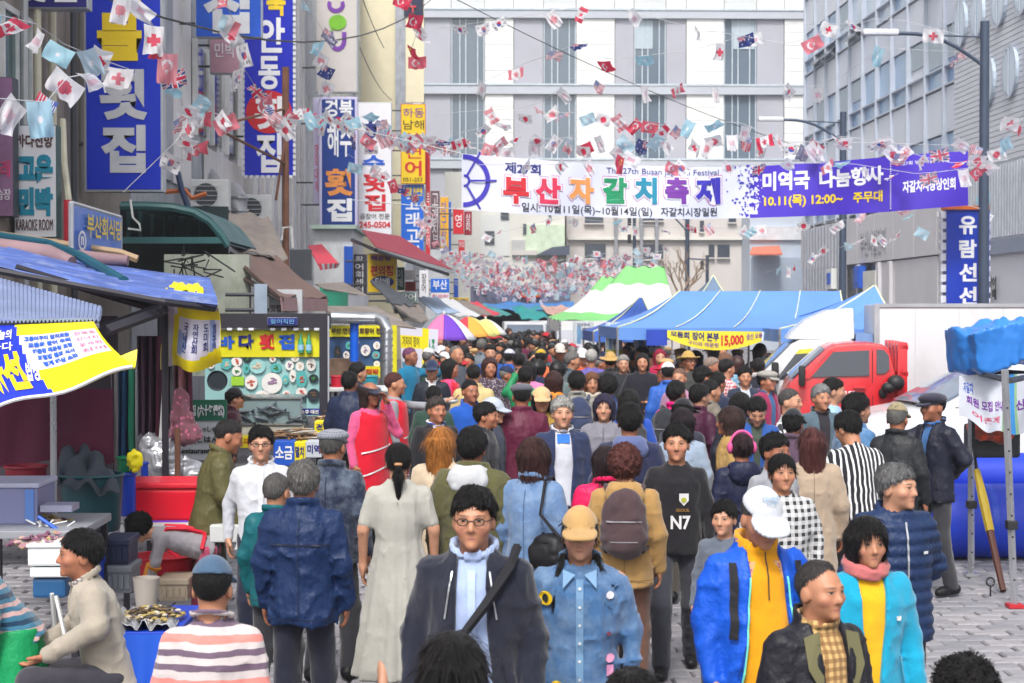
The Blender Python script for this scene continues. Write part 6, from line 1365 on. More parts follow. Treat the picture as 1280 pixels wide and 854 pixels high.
tub('bowl','tall blue tub left of the red ice chest',148,592,168,646,12.8,BLUP)
f = Field(axis(-.1,.1,-9,9,.012,1),axis(-.1,.1,-9,9,.012,1),axis(-.12,.14,-9,9,.012,1)); f.ell((0,0,0),(.06,.05,.09),0); f.D += .012 * lattice(f,ALL,(.03,.03,.04),3,True); V,Fq = f.mesh(); tag(new_ob('plastic_bag',np_mesh('plastic_bag',V,Fq,[YB]),None,P(169,576,12.8)),'small yellow plastic bag beside the green bucket','bag')
o = thing('ice_chest','bright red ice chest standing on the vendor table','ice chest',P(203,650,13)); a,b = P(157,606,13),P(251,652,13)
MB().bx(a.x,b.x,13,13.5,b.z,a.z - .03).build('body',M('chest_red',S(222,14,44),.4,var=.05),o,bevel=.03); MB().bx(a.x - .015,b.x + .015,12.985,13.52,a.z - .03,a.z + .015).build('lid',M('chest_red_lid',S(226,40,60),.4),o,bevel=.015); MB().bx(a.x + .02,b.x - .1,12.99,13.0,b.z - .02,b.z + .01).build('base_strip',M('strip_violet',S(120,60,200),.5),o)
def table(label,u0,u1,v,Y,dep,top,legs=DKB,th=.04,zz=None):
 a,b = P(u0,v,Y),P(u1,v,Y); o = thing('table',label,'table',((a.x + b.x) / 2,Y + dep / 2,0)); MB().bx(a.x,b.x,Y,Y + dep,a.z - th,a.z).build('tabletop',top,o,bevel=.008)
 for x in (a.x + .04,b.x - .04):
  for y in (Y + .04,Y + dep - .04): MB().bx(x - .02,x + .02,y - .02,y + .02,0,a.z - th).build('leg',legs,o)
 return o
table('white topped table under the red ice chest beside the olive jacket man',150,262,656,12.85,1.0,WFR,th=.12)
table('narrow white bench top beside the olive jacket man',262,318,657,12.1,.25,WFR,th=.12)
tub('basket','wide red basket under the white topped table',156,700,240,722,12.2,REDP,'basket',None,.9)
MB3 = MB(); o = thing('storage_box','grey lilac storage box at the left edge behind the striped sweater','box',P(20,656,10.6)); a,b = P(-40,604,10.6),P(47,656,10.6)
MB().bx(a.x,b.x,10.6,11.05,b.z,a.z - .03).build('body',M('box_lilac',S(124,128,166),.5,var=.06),o,bevel=.01); MB().bx(a.x - .01,b.x + .012,10.585,11.07,a.z - .03,a.z).build('lid',M('box_lid',S(176,178,202),.5),o,bevel=.008); MB().bx(b.x - .075,b.x - .02,10.59,10.6,b.z + .02,a.z - .04).build('label_strip',M('strip_blue',S(90,130,200),.5),o)
table('low table under the storage box and the foam boxes at the left',-60,100,664,10.3,.9,M('table_grey',S(150,152,160),.5),th=.05)
# foam boxes with shellfish
FOAM = M('foam_white',S(226,230,232),.7,var=.05,bump=.1,bs=90)
def heap(name,label,c,rx,ry,h,n,mats,size,cat,parts=False):
 """a pile of small pieces, each solid"""
 m = MB(); g = random.Random(hash(label) % 1000)
 for i in range(n):
  a = g.random() * 6.28; r = math.sqrt(g.random()); x,y = c[0] + rx * r * math.cos(a),c[1] + ry * r * math.sin(a); z = c[2] + h * (1 - r * r) * g.random() + size[2] * .5
  R = (Matrix.Rotation(g.random() * 6.28,3,'Z') @ Matrix.Rotation(g.uniform(-.5,.5),3,'X')); k = g.uniform(.7,1.2); m.ell((x,y,z),[q * k for q in size],7,5,g.randrange(len(mats)),R)
 return tag(m.build(name,mats,smooth=True),label,cat,kind='stuff')
o = thing('foam_box','white foam box with pink shellfish meat beside the seated man, upper one','box',P(62,706,10.0)); a,b = P(34,684,10.0),P(86,708,10.0); m = MB(); m.bx(a.x,b.x,10.0,10.35,b.z,a.z); m.build('body',FOAM,o,bevel=.015); pbox(MB(),32,681,88,685,9.99,.37).build('rim',FOAM,o,bevel=.008)
o = thing('foam_box','white foam box standing under the upper foam box at the left','box',P(62,740,10.0)); pbox(MB(),37,710,85,722,10.0,.33).build('body',FOAM,o,bevel=.01); pbox(MB(),40,723,82,748,10.02,.3).build('drum',M('drum_blue',S(36,90,140),.5),o,bevel=.02)
P1c = P(55,682,10.2); MEATS = [M('squid_pink',S(176,130,140),.4),M('squid_purple',S(130,84,108),.4),M('squid_cream',S(206,176,160),.4),M('squid_yellow',S(196,170,100),.4)]
heap('shellfish_heap','heap of pink and purple shellfish meat in the upper foam box',(P1c.x,10.25,P1c.z),.22,.22,.07,130,MEATS,(.028,.016,.010),'shellfish')
m = MB(); g = random.Random(4)
for i in range(16): a = P(40 + g.uniform(0,44),655 + g.uniform(0,14),10.5); m.tube([a,a + Vector((g.uniform(-.12,.12),g.uniform(-.05,.05),g.uniform(-.06,.08)))],.006,4)
o = thing('dish_rack','white and blue wire rack of tools behind the shellfish heap','rack',P(64,670,10.5)); m.build('wires',WFR,o); MB().tube([P(48,646,10.45),P(80,668,10.4)],.012,6).build('handle',LB,o); pbox(MB(),50,632,90,640,10.6,.2).build('tray',M('tray_lilac',S(150,150,176),.4),o)
for i,(u0,v0,u1,v1,Y,c) in enumerate(((126,674,162,708,11.2,M('crate_navy',S(36,44,76),.5)),(128,708,165,742,11.15,M('crate_grey',S(120,124,132),.5)),(88,668,122,700,11.0,M('crate_dark',S(60,62,70),.6)),(86,700,124,744,10.95,BLUP),(196,724,236,752,11.9,M('crate_buff',S(176,160,140),.6)))):
 o = thing('crate',('navy plastic crate left of the bending vendor','grey plastic crate under the navy crate','dark crate behind the head of the seated man','blue crate low behind the seated man','buff crate at the feet of the bending vendor')[i],'crate',P((u0 + u1) / 2,v1,Y)); a,b = P(u0,v0,Y),P(u1,v1,Y)
 MB().bx(a.x + .01,b.x - .01,Y + .01,Y + .34,b.z,a.z - .02).build('body',c,o,bevel=.01); MB().bx(a.x,b.x,Y,Y + .35,a.z - .045,a.z).build('rim',c,o,bevel=.01)
 for k in range(4): x = a.x + (b.x - a.x) * (.18 + .2 * k); MB().bx(x,x + .025,Y - .004,Y + .01,b.z + .03,a.z - .06).build('slat',c,o)
heap('shellfish_heap','heap of cream and purple squid on the low table at the left edge',(P(52,660,10.7).x,10.75,P(52,662,10.7).z),.26,.16,.09,120,MEATS,(.035,.018,.010),'shellfish')
# front table with shells, blue cloth and foil
o = table('front table draped in blue with a tray of shells, right of the seated man',150,222,790,8.9,.8,BLUP); a,b = P(158,792,8.9),P(221,860,8.9)
o2 = tag(MB().grid(lambda s,t: Vector((a.x - .1 + (b.x - a.x + .1) * s,8.88 + .02 * math.sin(s * 22) * t,a.z - .55 * t)),24,6,thick=.01).build('tablecloth',M('cloth_blue',S(24,84,200),.6,var=.1),smooth=True),'bright blue cloth hanging from the front shell table','tablecloth')
f3 = bil(P(150,768,9.6),P(216,768,9.6),P(224,790,8.9),P(150,790,8.9)); tag(MB().grid(lambda s,t: f3(s,t) + Vector((0,0,.03 + .015 * math.sin(s * 31 + t * 8) + .02 * (t > .95) * math.sin(s * 20))),24,10,thick=.004).build('foil_tray',SLV,smooth=True),'silver foil sheet under the shells on the front table','foil')
p = P(192,776,9.25); heap('shells','brown and yellow shells heaped on the foil of the front table',(p.x,9.25,p.z + .03),.16,.2,.05,120,[M('shell_brown',S(110,90,64),.5),M('shell_yellow',S(170,150,90),.5),M('shell_dark',S(66,58,52),.5),M('shell_white',S(200,190,170),.5)],(.026,.014,.009),'shells')
o = thing('bucket','clear bucket of water between the bending vendor and the front table','bucket',P(178,742,10.6)); MB().lathe([(.06,-.14),(.085,.08),(.08,.08),(.055,-.13)],P(183,738,10.6),18).build('body',M('bucket_clear',S(176,168,160),.2),o,smooth=True)
o = thing('stool','red plastic stool under the seated man in the beige jacket','stool',base_of(122,9.55)); z = .40; x = P(122,500,9.55).x; MB().bx(x - .17,x + .17,9.4,9.72,z - .04,z).build('seat',REDP,o,bevel=.015)
for dx in (-.15,.15):
 for dy in (-.13,.13): MB().tube([(x + dx,9.56 + dy,0),(x + dx * .85,9.56 + dy * .85,z - .03)],.02,6).build('leg',REDP,o)
# ------------------------------------------------------------------ fish shop with the yellow sign
PLW = M('plate_white',S(222,232,232),.35); PLT = M('plate_teal',S(90,180,180),.4); PLK = M('plate_dark',S(44,52,60),.4); FOODS = [M('food_red',S(196,84,66),.5),M('food_green',S(60,130,70),.5),M('food_cream',S(214,196,170),.5),M('food_brown',S(110,78,54),.5),M('food_purple',S(150,120,150),.5)]
Yf = 21.0
def plates(o,lst,Y,seed=1):
 g = random.Random(seed)
 for u,v,ru,rv,pm,fm in lst:
  n = 22; q = [P(u + ru * math.cos(2 * math.pi * i / n),v - rv * math.sin(2 * math.pi * i / n),Y) for i in range(n)]; m = MB(); m.prism([(p.x,p.z) for p in q],'y',Y - .012,Y + .01); pl = m.build('plate_print',pm,o)
  m = MB()
  for k in range(9): a = g.random() * 6.28; r = g.random() * .5; c = P(u + ru * r * math.cos(a),v - rv * r * math.sin(a),Y - .014); e = ru * .2 * Y / 2130; m.ell(c,(e * g.uniform(.6,1.3),.006,e * g.uniform(.4,1)),8,5)
  m.build('food_print',fm,pl)
o = sign('shop_sign','yellow fish restaurant sign with blue and red Hangul and two green bottles',(262,412,401,447),Yf,M('sign_face_lemon',S(226,218,30),.4),[('바',272,420,293,436,LB,.05),('다',298,418,317,437,LN,.05),('횟',324,418,343,437,LR,.05),('집',348,418,368,437,LB,.05)],fw=.6,d=.2)
for u in (376,386):
 m = MB(); q = P(u,441,Yf - .06); m.lathe([(.001,0),(.034,0),(.036,.13),(.014,.18),(.012,.23),(.001,.235)],q,14); b = m.build('bottle',M('bottle_green',S(50,160,120),.15,spec=.8),o,smooth=True); m = MB(); m.lathe([(.0375,.03),(.038,.10)],q,14); m.build('label_band',M('label_blue',S(150,200,230),.4),b)
m = MB()
for u in (287,300,314,341,355,370,383,396): m.box(P(u,411.5,Yf - .1),(.06,.03,.03))
tag(m.build('edge_lamp',LEDW,o),kind='stuff')
o = thing('menu_board','wall of plate pictures under the yellow fish restaurant sign','board',P(330,512,Yf)); pbox(MB(),256,447,401,520,Yf + .03,.1).build('board',M('board_teal',S(150,196,196),.5,var=.1,vs=3),o); g = random.Random(11)
pl = [(340,479,13,13,PLW,FOODS[4]),(377,474,7,11,PLT,FOODS[0]),(314,478,8,9,PLW,FOODS[0]),(345,460,7,6,PLT,FOODS[1]),(362,457,5.5,6,PLW,FOODS[4]),(375,458,5.5,6,PLW,FOODS[2]),(389,456,6,8,PLW,FOODS[3]),(392,494,8,8,PLK,FOODS[3]),(377,491,7,7,PLW,FOODS[0]),(296,452,7,6,PLW,FOODS[0]),(296,464,6,6,PLW,FOODS[1]),(283,455,7,7,PLT,FOODS[2]),(309,449,5,4,PLK,FOODS[1]),(322,458,10,9,M('plate_aqua',S(160,214,214),.4),FOODS[2]),(357,475,4,6,PLT,FOODS[2]),(366,470,4,8,PLW,FOODS[3]),(392,473,6,5,PLK,FOODS[1]),(308,461,4,6,PLT,FOODS[1]),(341,449,4,4,PLW,FOODS[0]),(353,449,3,3,PLK,FOODS[1]),(369,449,5,3.5,PLW,FOODS[2]),(358,492,5,4,PLW,FOODS[0]),(328,494,9,6,PLW,FOODS[2])]
g2 = random.Random(31)
for _ in range(60):
 u,v = g2.uniform(262,397),g2.uniform(450,512); r = g2.uniform(3,6.5)
 if all(math.hypot(u - q[0],(v - q[1])) > r + max(q[2],q[3]) * .95 for q in pl) and not (262 < u < 283 and v > 464): pl.append((u,v,r,r * g2.uniform(.75,1),g2.choice([PLW,PLW,PLT,PLK,M('plate_aqua',S(160,214,214),.4)]),g2.choice(FOODS)))
plates(o,pl,Yf + .01)
pbox(MB(),289,471,305,482,Yf,.02).build('picture',M('picture_green',S(160,210,60),.5),o)
o = thing('pan','dark round pan hung left of the plate pictures','pan',P(272,492,20.6)); m = MB(); R = Matrix.Rotation(R_(90),3,'X'); m.lathe([(.001,.0),(.10,.0),(.125,.03),(.12,.03),(.10,.012),(.001,.012)],(0,0,0),22); c = P(272,476,20.6); m.v = [tuple(R @ Vector(p) + c) for p in m.v]; m.build('body',PLK,o,smooth=True)
o = thing('shop_post','thick black post between the two fish shops','post',base_of(404,20.6)); pbox(MB(),399,392,410,640,20.6,.14).build('post',DKB,o); pbox(MB(),256,392,412,411,20.9,.25).build('beam',DKB,o); pbox(MB(),409.5,395,411.5,560,20.55,.05).build('edge',SFR,o)
sign('shop_sign','navy name board with pale letters on the black beam',(334,397,372,407),20.85,LN,[('활어직판',338,399,368,405,M('letter_skyblue',S(120,180,230),.5),.0)],fw=.4,d=.04)
sign('shop_sign','grey board with a teal ring and small red letters under the brown awning',(336,362,378,394),23.6,M('sign_face_grey',S(186,190,196),.5),[('O',340,368,346,375,LT,.04),('맛집 활어',338,381,368,390,M('letter_brown',S(84,48,48),.5),.02)],fw=.4,d=.05)
o = tag(pbox(MB(),318,355,334,401,23.4,.06).build('glass_door',M('door_glass',S(160,176,196),.15,spec=.7)),'pale glass door panel under the brown awning','door')
GWL = M('mossy_wall',S(170,176,164),.8,var=.3,vs=1.5,stain=S(96,124,84)); o = tag(pbox(MB(),205,318,312,470,25.5,.2).build('shop_wall',GWL),'stained pale green wall behind the printed sheet under the teal canopy','wall')
m = MB(); g = random.Random(8)
for i in range(14): a = P(226 + g.uniform(0,40),316 + g.uniform(0,30),25.2); m.tube([a,a + Vector((g.uniform(-.3,.3),g.uniform(-.1,.1),g.uniform(-.25,.25))),a + Vector((g.uniform(-.4,.4),0,g.uniform(-.3,.1)))],.012,4)
tag(m.build('cable_tangle',BPL),'tangle of dark cables on the wall under the teal canopy','cable',kind='stuff')
o = thing('sign_board','dark green board with white characters over a white menu board','sign',base_of(256,17.2)); pbox(MB(),229,500,283,526,17.2,.05).build('panel',SGN,o); pbox(MB(),214,526,280,575,17.22,.05).build('menu',M('menu_white',S(206,210,216),.5),o); m = MB(); px_text(m,'횟집 (六十年傳統)',234,506,280,522,17.18,.02); m.build('lettering',LW,o); m = MB(); px_text(m,'いらっしゃい',240,533,276,540,17.2,.0); px_text(m,'백밥 (ごはん)',222,545,276,555,17.2,.02); px_text(m,'Restaurant',222,560,262,567,17.2,.0); m.build('lettering',LK,o)
for x in (232,280): pbox(MB(),x - 1,500,x + 1,640,17.26,.03).build('post',SFR,o)
# fish tank
TNK = M('tank_water',S(132,152,156),.08,var=.15,spec=.8); FSH = [M('fish_grey',S(70,80,90),.35),M('fish_dark',S(44,50,58),.35)]
o = thing('fish_tank','glass fish tank with dark fish below the plate pictures','tank',P(335,530,19.8)); pbox(MB(),294,498,376,530,19.8,.7).build('water',TNK,o); m = MB()
for a,b in (((293,497),(377,499)),((293,529),(377,531.5))): pbox(m,a[0],a[1],b[0],b[1],19.78,.74)
for u in (293,376): pbox(m,u,497,u + 1.5,531,19.78,.03)
m.build('frame',STL,o); pbox(MB(),290,531.5,380,546,19.8,.75).build('stand',M('stand_buff',S(176,172,160),.6),o); g = random.Random(2)
for i in range(9):
 c = P(300 + g.uniform(0,70),506 + g.uniform(0,20),19.77); m = MB(); R = Matrix.Rotation(g.uniform(-.5,.9),3,'Y'); m.ell(c,(.10,.012,.022),10,6,0,R); q = R @ Vector((.11,0,0)); m.add([c + q * .85,c + q * 1.35 + Vector((0,0,.03)),c + q * 1.35 - Vector((0,0,.03))],[(0,1,2)]); m.build('fish',FSH[i % 2],o,smooth=True)
pbox(MB(),374,511,400,519,19.9,.05).build('name_plate',LN,o); t = MB(); px_text(t,'소주 대선',376,512.5,398,517.5,19.88,.02); t.build('lettering',LW,o)
# counters with dried fish and printed boxes
table('fish counter before the tank with a pile of dried fish',318,402,552,18.6,.9,STL); a = P(366,548,18.9); heap('dried_fish','pile of dried fish on the counter before the fish tank',(a.x,18.95,a.z),.34,.3,.12,90,[M('dry_brown',S(150,116,84),.6),M('dry_silver',S(186,180,170),.4),M('dry_dark',S(86,66,54),.6)],(.11,.02,.012),'dried fish')
table('second fish counter with dried fish left of the red apron vendors',402,450,528,19.5,.9,STL); a = P(424,524,19.8); heap('dried_fish','pile of pale dried fish beside the red apron vendors',(a.x,19.9,a.z),.25,.3,.10,80,[M('dry_pale',S(206,174,138),.6),M('dry_tan',S(176,136,100),.6),M('dry_dark',S(86,66,54),.6)],(.09,.02,.012),'dried fish')
for i,(u0,v0,u1,v1,Y,c,tx,tc) in enumerate(((342,552,368,582,18.4,LB,'소금',LW),(367,553,382,578,18.42,YB,'멸치',LN),(382,552,402,572,18.4,M('box_pale',S(200,206,216),.6),'미역',LN),(393,527,424,541,19.3,YB,'건어물',LN),(300,546,342,560,19.0,YB,'김',LR),(404,540,438,566,19.2,M('carton',S(190,170,120),.7),'오징어',LK),(434,528,448,590,19.1,M('print_pale',S(186,206,190),.6),'해\n산\n물',LB),(342,582,404,640,18.5,M('box_grey',S(150,152,158),.6),'',LK),(404,566,446,640,19.2,M('box_grey',S(150,152,158),.6),'',LK))):
 o = thing('carton',('blue printed carton on the fish counter','yellow printed carton right of the blue carton','pale printed carton at the right end of the fish counter','yellow carton between the two fish counters','low yellow carton behind the white shirt man','buff carton under the second fish counter','tall printed pale carton beside the red apron vendor','grey crate under the first fish counter','grey crate under the second fish counter')[i],'box',P((u0 + u1) / 2,v1,Y)); pbox(MB(),u0,v0,u1,v1,Y,.3).build('body',c,o,bevel=.006)
 if tx: t = MB(); px_text(t,tx,u0 + 2,v0 + (v1 - v0) * .2,u1 - 2,v0 + (v1 - v0) * .75,Y - .006,.03,0,.004); t.build('lettering',tc,o)
# second fish shop
o = thing('shop_sign','yellow framed picture board of the second fish shop behind the silver duct','sign',P(455,472,25)); Y2 = 25.0
pbox(MB(),412,407,496,421,Y2,.1).build('header',M('sign_face_lemon',S(226,218,30),.4),o); pbox(MB(),412,421,490,472,Y2 + .04,.1).build('board',M('board_blue',S(50,84,130),.5,var=.3,vs=5),o); pbox(MB(),489,407,496,480,Y2 - .02,.1).build('side',M('sign_face_lemon',S(226,218,30),.4),o); pbox(MB(),455,458,476,472,Y2 - .05,.1).build('plaque',M('sign_face_lemon',S(226,218,30),.4),o)
t = MB(); px_text(t,'부산 연근해 회장어 전문점',414,410,488,417,Y2 - .02,.02); t.build('lettering',M('letter_brown',S(84,48,48),.5),o); t = MB(); px_text(t,'대박',458,461,473,468,Y2 - .07,.02); t.build('lettering',LR,o)
plates(o,[(457,438,6,7,PLW,FOODS[4]),(471,432,4.5,5,PLW,FOODS[2]),(470,444,5,5,PLT,FOODS[0]),(436,432,4,5,PLT,FOODS[1]),(433,444,4,5,PLW,FOODS[3]),(483,438,4,6,PLW,FOODS[0]),(422,440,5,8,PLK,FOODS[3]),(471,455,4,4,PLW,FOODS[2]),(446,428,3,4,PLW,FOODS[0])],Y2 + .02,5)
pbox(MB(),412,449,448,470,24.2,.5).build('display_case',M('case_brown',S(120,96,80),.4,var=.4,vs=8),o)
o = thing('vent_duct','silver spiral duct standing before the second fish shop','duct',base_of(483,23.6)); m = MB(); m.tube([P(414,397,23.8),P(470,398,23.8),P(480,402,23.7),P(483,412,23.6),P(483,500,23.6)],.085,14); m.build('duct',STL,o,smooth=True)
for i in range(10): MB().tube([P(483,414 + i * 8.5,23.6),P(483,416.4 + i * 8.5,23.6)],.092,14).build('spiral_ring',STL,o,smooth=True)
m = MB(); m.tube([P(443,400,23.9),P(443,452,23.9)],.062,12); tag(m.build('pipe',M('pipe_blue',S(20,96,216),.35),smooth=True),'bright blue vertical pipe left of the silver duct','pipe')
slope('shop_roof','grey roof sheet over the second fish shop','roof',[(405,384,28),(470,384,30),(520,412,26),(410,398,24.6)],GTP,10,5,.05)
tub('basket','red tub on the second fish shop counter',413,470,428,490,22.6,REDP,'tub'); tub('tub','turquoise tub beside the second fish shop counter',450,470,472,482,22.2,M('tub_turquoise',S(40,150,170),.4)); table('counter of the second fish shop behind the vendors',408,500,486,22.2,1.0,WFR)
o = thing('stall_sheet','yellow and white printed sheet at the stall beyond the silver duct','sheet',P(525,452,29)); fn = bil(P(500,408,29),P(548,412,29),P(546,462,29),P(502,462,29)); m = MB(); m.grid(fn,12,10,thick=.008)
for k in range(120): r,c = divmod(k,12); m.m[k] = 0 if (2 <= r <= 4 and c < 7) or c in (7,8) else 1
m.build('cloth',[YB,WB],o); m = MB(); letters_on(m,fn,'가자미 장어',.05,.5,.22,.46,.02,.01); m.build('lettering',LK,o); m = MB(); letters_on(m,fn,'소주',.74,.92,.25,.8,.03,.01); m.build('lettering',LG,o)
# ------------------------------------------------------------------ parasols
def parasol(label,u0,u1,vt,vr,Y,cols):
 cx = P((u0 + u1) / 2,400,Y).x; r = (P(u1,400,Y).x - P(u0,400,Y).x) / 2; zt,zr = ZP(vt,Y),ZP(vr,Y); o = thing('parasol',label,'parasol',(cx,Y,0),'market parasols'); n = len(cols)
 MB().tube([(cx,Y,0),(cx,Y,zt - .03)],.02,8).build('pole',POLE,o,smooth=True)
 for i,c in enumerate(cols):
  m = MB(); a0,a1 = 2 * math.pi * i / n,2 * math.pi * (i + 1) / n
  def fn(s,t): a = a0 + (a1 - a0) * s; k = t * r * (1 - .06 * math.sin(math.pi * s) * t); return Vector((cx + k * math.cos(a),Y + k * math.sin(a),zt - (zt - zr) * (t ** 1.7) - .02 * math.sin(math.pi * s) * t))
  m.grid(fn,6,8,thick=.004); m.build('canopy_panel',c,o,smooth=2)
  b = fn(0,1); MB().tube([(cx,Y,zt - .02),fn(0,.5) - Vector((0,0,.015)),b],.006,4).build('rib',DKB,o)
 MB().ell((cx,Y,zt + .02),(.03,.03,.05)).build('finial',WFR,o)
pf = lambda n,*c: M('parasol_' + n,S(*c),.6,var=.06)
PPu,PWh,PGy,PRd,POr,PYe,PPk = pf('purple',112,60,190),pf('white',232,232,236),pf('grey',140,150,158),pf('red',206,60,80),pf('orange',240,170,70),pf('yellow',232,224,130),pf('pink',226,120,170)
parasol('big parasol with purple, white and grey panels at the left edge of the crowd',514,596,393,424,33,[PGy,PRd,PPu,PPk,PGy,PPk,PPu,PWh][::1]); parasol('parasol with orange, red and grey panels, middle of the three',548,622,396,420,37,[POr,PPk,PGy,PRd,PGy,PRd,POr,PYe]); parasol('pale yellow parasol, farthest of the three',580,634,399,418,42,[PYe,PWh,PYe,POr,PWh,PYe,PYe,PWh])
# ------------------------------------------------------------------ festival banner across the street
YB0,YB1 = 32.2,32.8
_bt = ([577,660,760,860,945,1030,1110,1170,1210],[192,199,206,209,208,203,196,191,189]); _bb = ([577,660,760,860,945,1030,1110,1170,1210],[262,268,272,274,272.5,269.5,265,260,257])
def ban(s,t):
 u = 577 + 633 * s; Y = YB0 + (YB1 - YB0) * s + .05 * math.sin(s * 23 + 2 * t) + .03 * math.sin(s * 51)
 v0,v1 = np.interp(u,*_bt),np.interp(u,*_bb); return P(u,v0 + (v1 - v0) * t,Y)
def uv2(u,v): v0,v1 = np.interp(u,*_bt),np.interp(u,*_bb); return (u - 577) / 633,(v - v0) / (v1 - v0)
BAN = thing('festival_banner','long white and purple festival banner with rainbow Hangul strung across the street','banner',tuple(ban(.5,1)))
NB = 130; m = MB(); m.grid(ban,NB,14,thick=.004); g = random.Random(5)
for k in range(NB * 14):
 j,i = divmod(k,NB); u = 577 + 633 * (i + .5) / NB; m.m[k] = 1 if u > 942 + 5 * math.sin(j * 2.3) else 0
cloth_b = m.build('cloth',[M('banner_lilac_white',S(222,224,240),.55,var=.04),M('banner_purple',S(72,46,188),.5,var=.05)],BAN,smooth=True)
def bt(txt,u0,v0,u1,v1,mat,bold=.02,off=.012,name='lettering'):
 s0,t0 = uv2(u0,v0); s1,t1 = uv2(u1,v0)[0],uv2(u0,v1)[1]; um = (u0 + u1) / 2; t0,t1 = uv2(um,v0)[1],uv2(um,v1)[1]
 m = MB(); letters_on(m,ban,txt,s0,s1,t0,t1,bold,off); return m.build(name,mat,BAN)
LIND = M('letter_indigo',S(60,50,180),.5)
HALO = M('letter_halo',S(206,150,190),.5)
for ch,u0,u1,c in (('부',629,661,LR),('산',669,701,M('letter_rose',S(224,50,90),.5)),('자',711,742,M('letter_amber',S(240,160,90),.5)),('갈',753,784,M('letter_emerald',S(20,150,100),.5)),('치',793,821,LT),('축',831,861,LP),('제',869,900,LIND)):
 bt(ch,u0 - 2.6,219,u1 + 2.6,258,HALO,.10,.010,'outline'); bt(ch,u0 - 1.5,220.3,u1 + 1.5,256.7,LW,.085,.016,'outline'); bt(ch,u0,222,u1,255,c,.05,.024)
bt('제27회',631,204,676,218,LN,.03); bt('The 27th Busan Jagalchi Festival',758,211.5,898,221,LN,.0)
bt('일시: 10월11일(목)~10월14일(일)',652,257,815,270,LK,.01); bt('자갈치시장일원',826,260,896,271,LK,.015)
m = MB()
def bpoly(q,off): 
 vs = []
 for u,v in q: p = ban(*uv2(u,v)); vs.append(p + Vector((0,-off,0)))
 m.add(vs,[tuple(range(len(vs)))])
for a in range(26):
 a0,a1 = R_(-92 + a * 7.1),R_(-92 + (a + 1) * 7.1)
 for rr in ((27,33),(5,8)): bpoly([(580 + rr[0] * math.cos(a0),226 - rr[0] * math.sin(a0)),(580 + rr[1] * math.cos(a0),226 - rr[1] * math.sin(a0)),(580 + rr[1] * math.cos(a1),226 - rr[1] * math.sin(a1)),(580 + rr[0] * math.cos(a1),226 - rr[0] * math.sin(a1))],.015)
for a in (-60,0,60): c,s_ = math.cos(R_(a)),math.sin(R_(a)); bpoly([(580 + 6 * c + 1.2 * s_,226 - 6 * s_ + 1.2 * c),(580 + 41 * c + 1.2 * s_,226 - 41 * s_ + 1.2 * c),(580 + 41 * c - 1.2 * s_,226 - 41 * s_ - 1.2 * c),(580 + 6 * c - 1.2 * s_,226 - 6 * s_ - 1.2 * c)],.017)
m.build('wheel_emblem',LIND,BAN); m = MB()
for i in range(90):
 v = g.uniform(207,270); u = 942 - abs(g.gauss(0,13)); r = g.uniform(.6,1.9); bpoly([(u - r,v),(u,v - r),(u + r,v),(u,v + r)],.016)
tag(m.build('dot_pattern',LIND,BAN),kind='stuff'); m = MB()
for i in range(40): v = g.uniform(209,270); u = 944 + abs(g.gauss(0,4)); r = g.uniform(.6,1.6); bpoly([(u - r,v),(u,v - r),(u + r,v),(u,v + r)],.016)
tag(m.build('dot_pattern',LW,BAN),kind='stuff')
bt('미역국',953,214,1012,238,LW,.04); bt('나눔행사',1024,210,1104,233,LW,.04); bt('10.11(목) 12:00~',955,243,1053,259,LY,.03); bt('주무대',1066,239,1103,253,LY,.03)
bt('제27회 부산자갈치축제',1122,200,1186,205,LW,.01); bt('자갈치시장상인회',1128,224,1194,239,LW,.03); m = MB()
for i in range(22): v = 199 + i * 2.9; bpoly([(1112.3,v),(1113.7,v),(1113.7,v + 1.3),(1112.3,v + 1.3)],.016)
tag(m.build('dotted_line',LW,BAN),kind='stuff')
for a,b in ((ban(0,0),P(440,160,33)),(ban(0,1),P(440,250,33)),(ban(1,0),P(1229,186,33)),(ban(1,1),P(1229,262,33))): MB().tube([a,b],.008,4).build('rope',WFR,BAN)
# ------------------------------------------------------------------ strings of national flags
def flag_mat():
 t = NT('flag_cloth'); c = t.n('ShaderNodeVertexColor',layer_name='Col').outputs[0]; t.l(c,t.b.inputs['Base Color']); t.b.inputs['Roughness'].default_value = .7
 tr = t.n('ShaderNodeBsdfTranslucent'); t.l(c,tr.inputs[0]); mx = t.n('ShaderNodeMixShader'); mx.inputs[0].default_value = .5
 t.l(t.b.outputs[0],mx.inputs[1]); t.l(tr.outputs[0],mx.inputs[2]); t.l(mx.outputs[0],t.t.nodes['Material Output'].inputs[0]); return t.m
FM = flag_mat(); fR,fW,fB,fS,fK,fN,fY = S(236,62,96),S(246,246,250),S(78,104,192),S(176,222,240),S(60,60,66),S(62,78,150),S(250,224,60)
def d_(x,y,cx,cy): return math.hypot((x - cx) * 1.5,y - cy)
def fl_turkey(x,y): return fW if (d_(x,y,.38,.5) < .27 and d_(x,y,.43,.5) > .21) or d_(x,y,.58,.5) < .09 else fR
def fl_japan(x,y): return fR if d_(x,y,.5,.5) < .30 else fW
def fl_usa(x,y): return (fW if (int(x * 40) + int(y * 26)) % 3 == 0 else fB) if x < .42 and y < .54 else (fR if int(y * 13) % 2 == 0 else fW)
def fl_korea(x,y):
 d = d_(x,y,.5,.5)
 if d < .26: return fR if y < .5 + .09 * math.sin((x - .5) * 12) else fB
 for cx,cy in ((.18,.24),(.82,.24),(.18,.76),(.82,.76)):
  if abs(x - cx) < .07 and abs(y - cy) < .11: return fK if int((y - cy + .2) * 22) % 2 else fW
 return fW
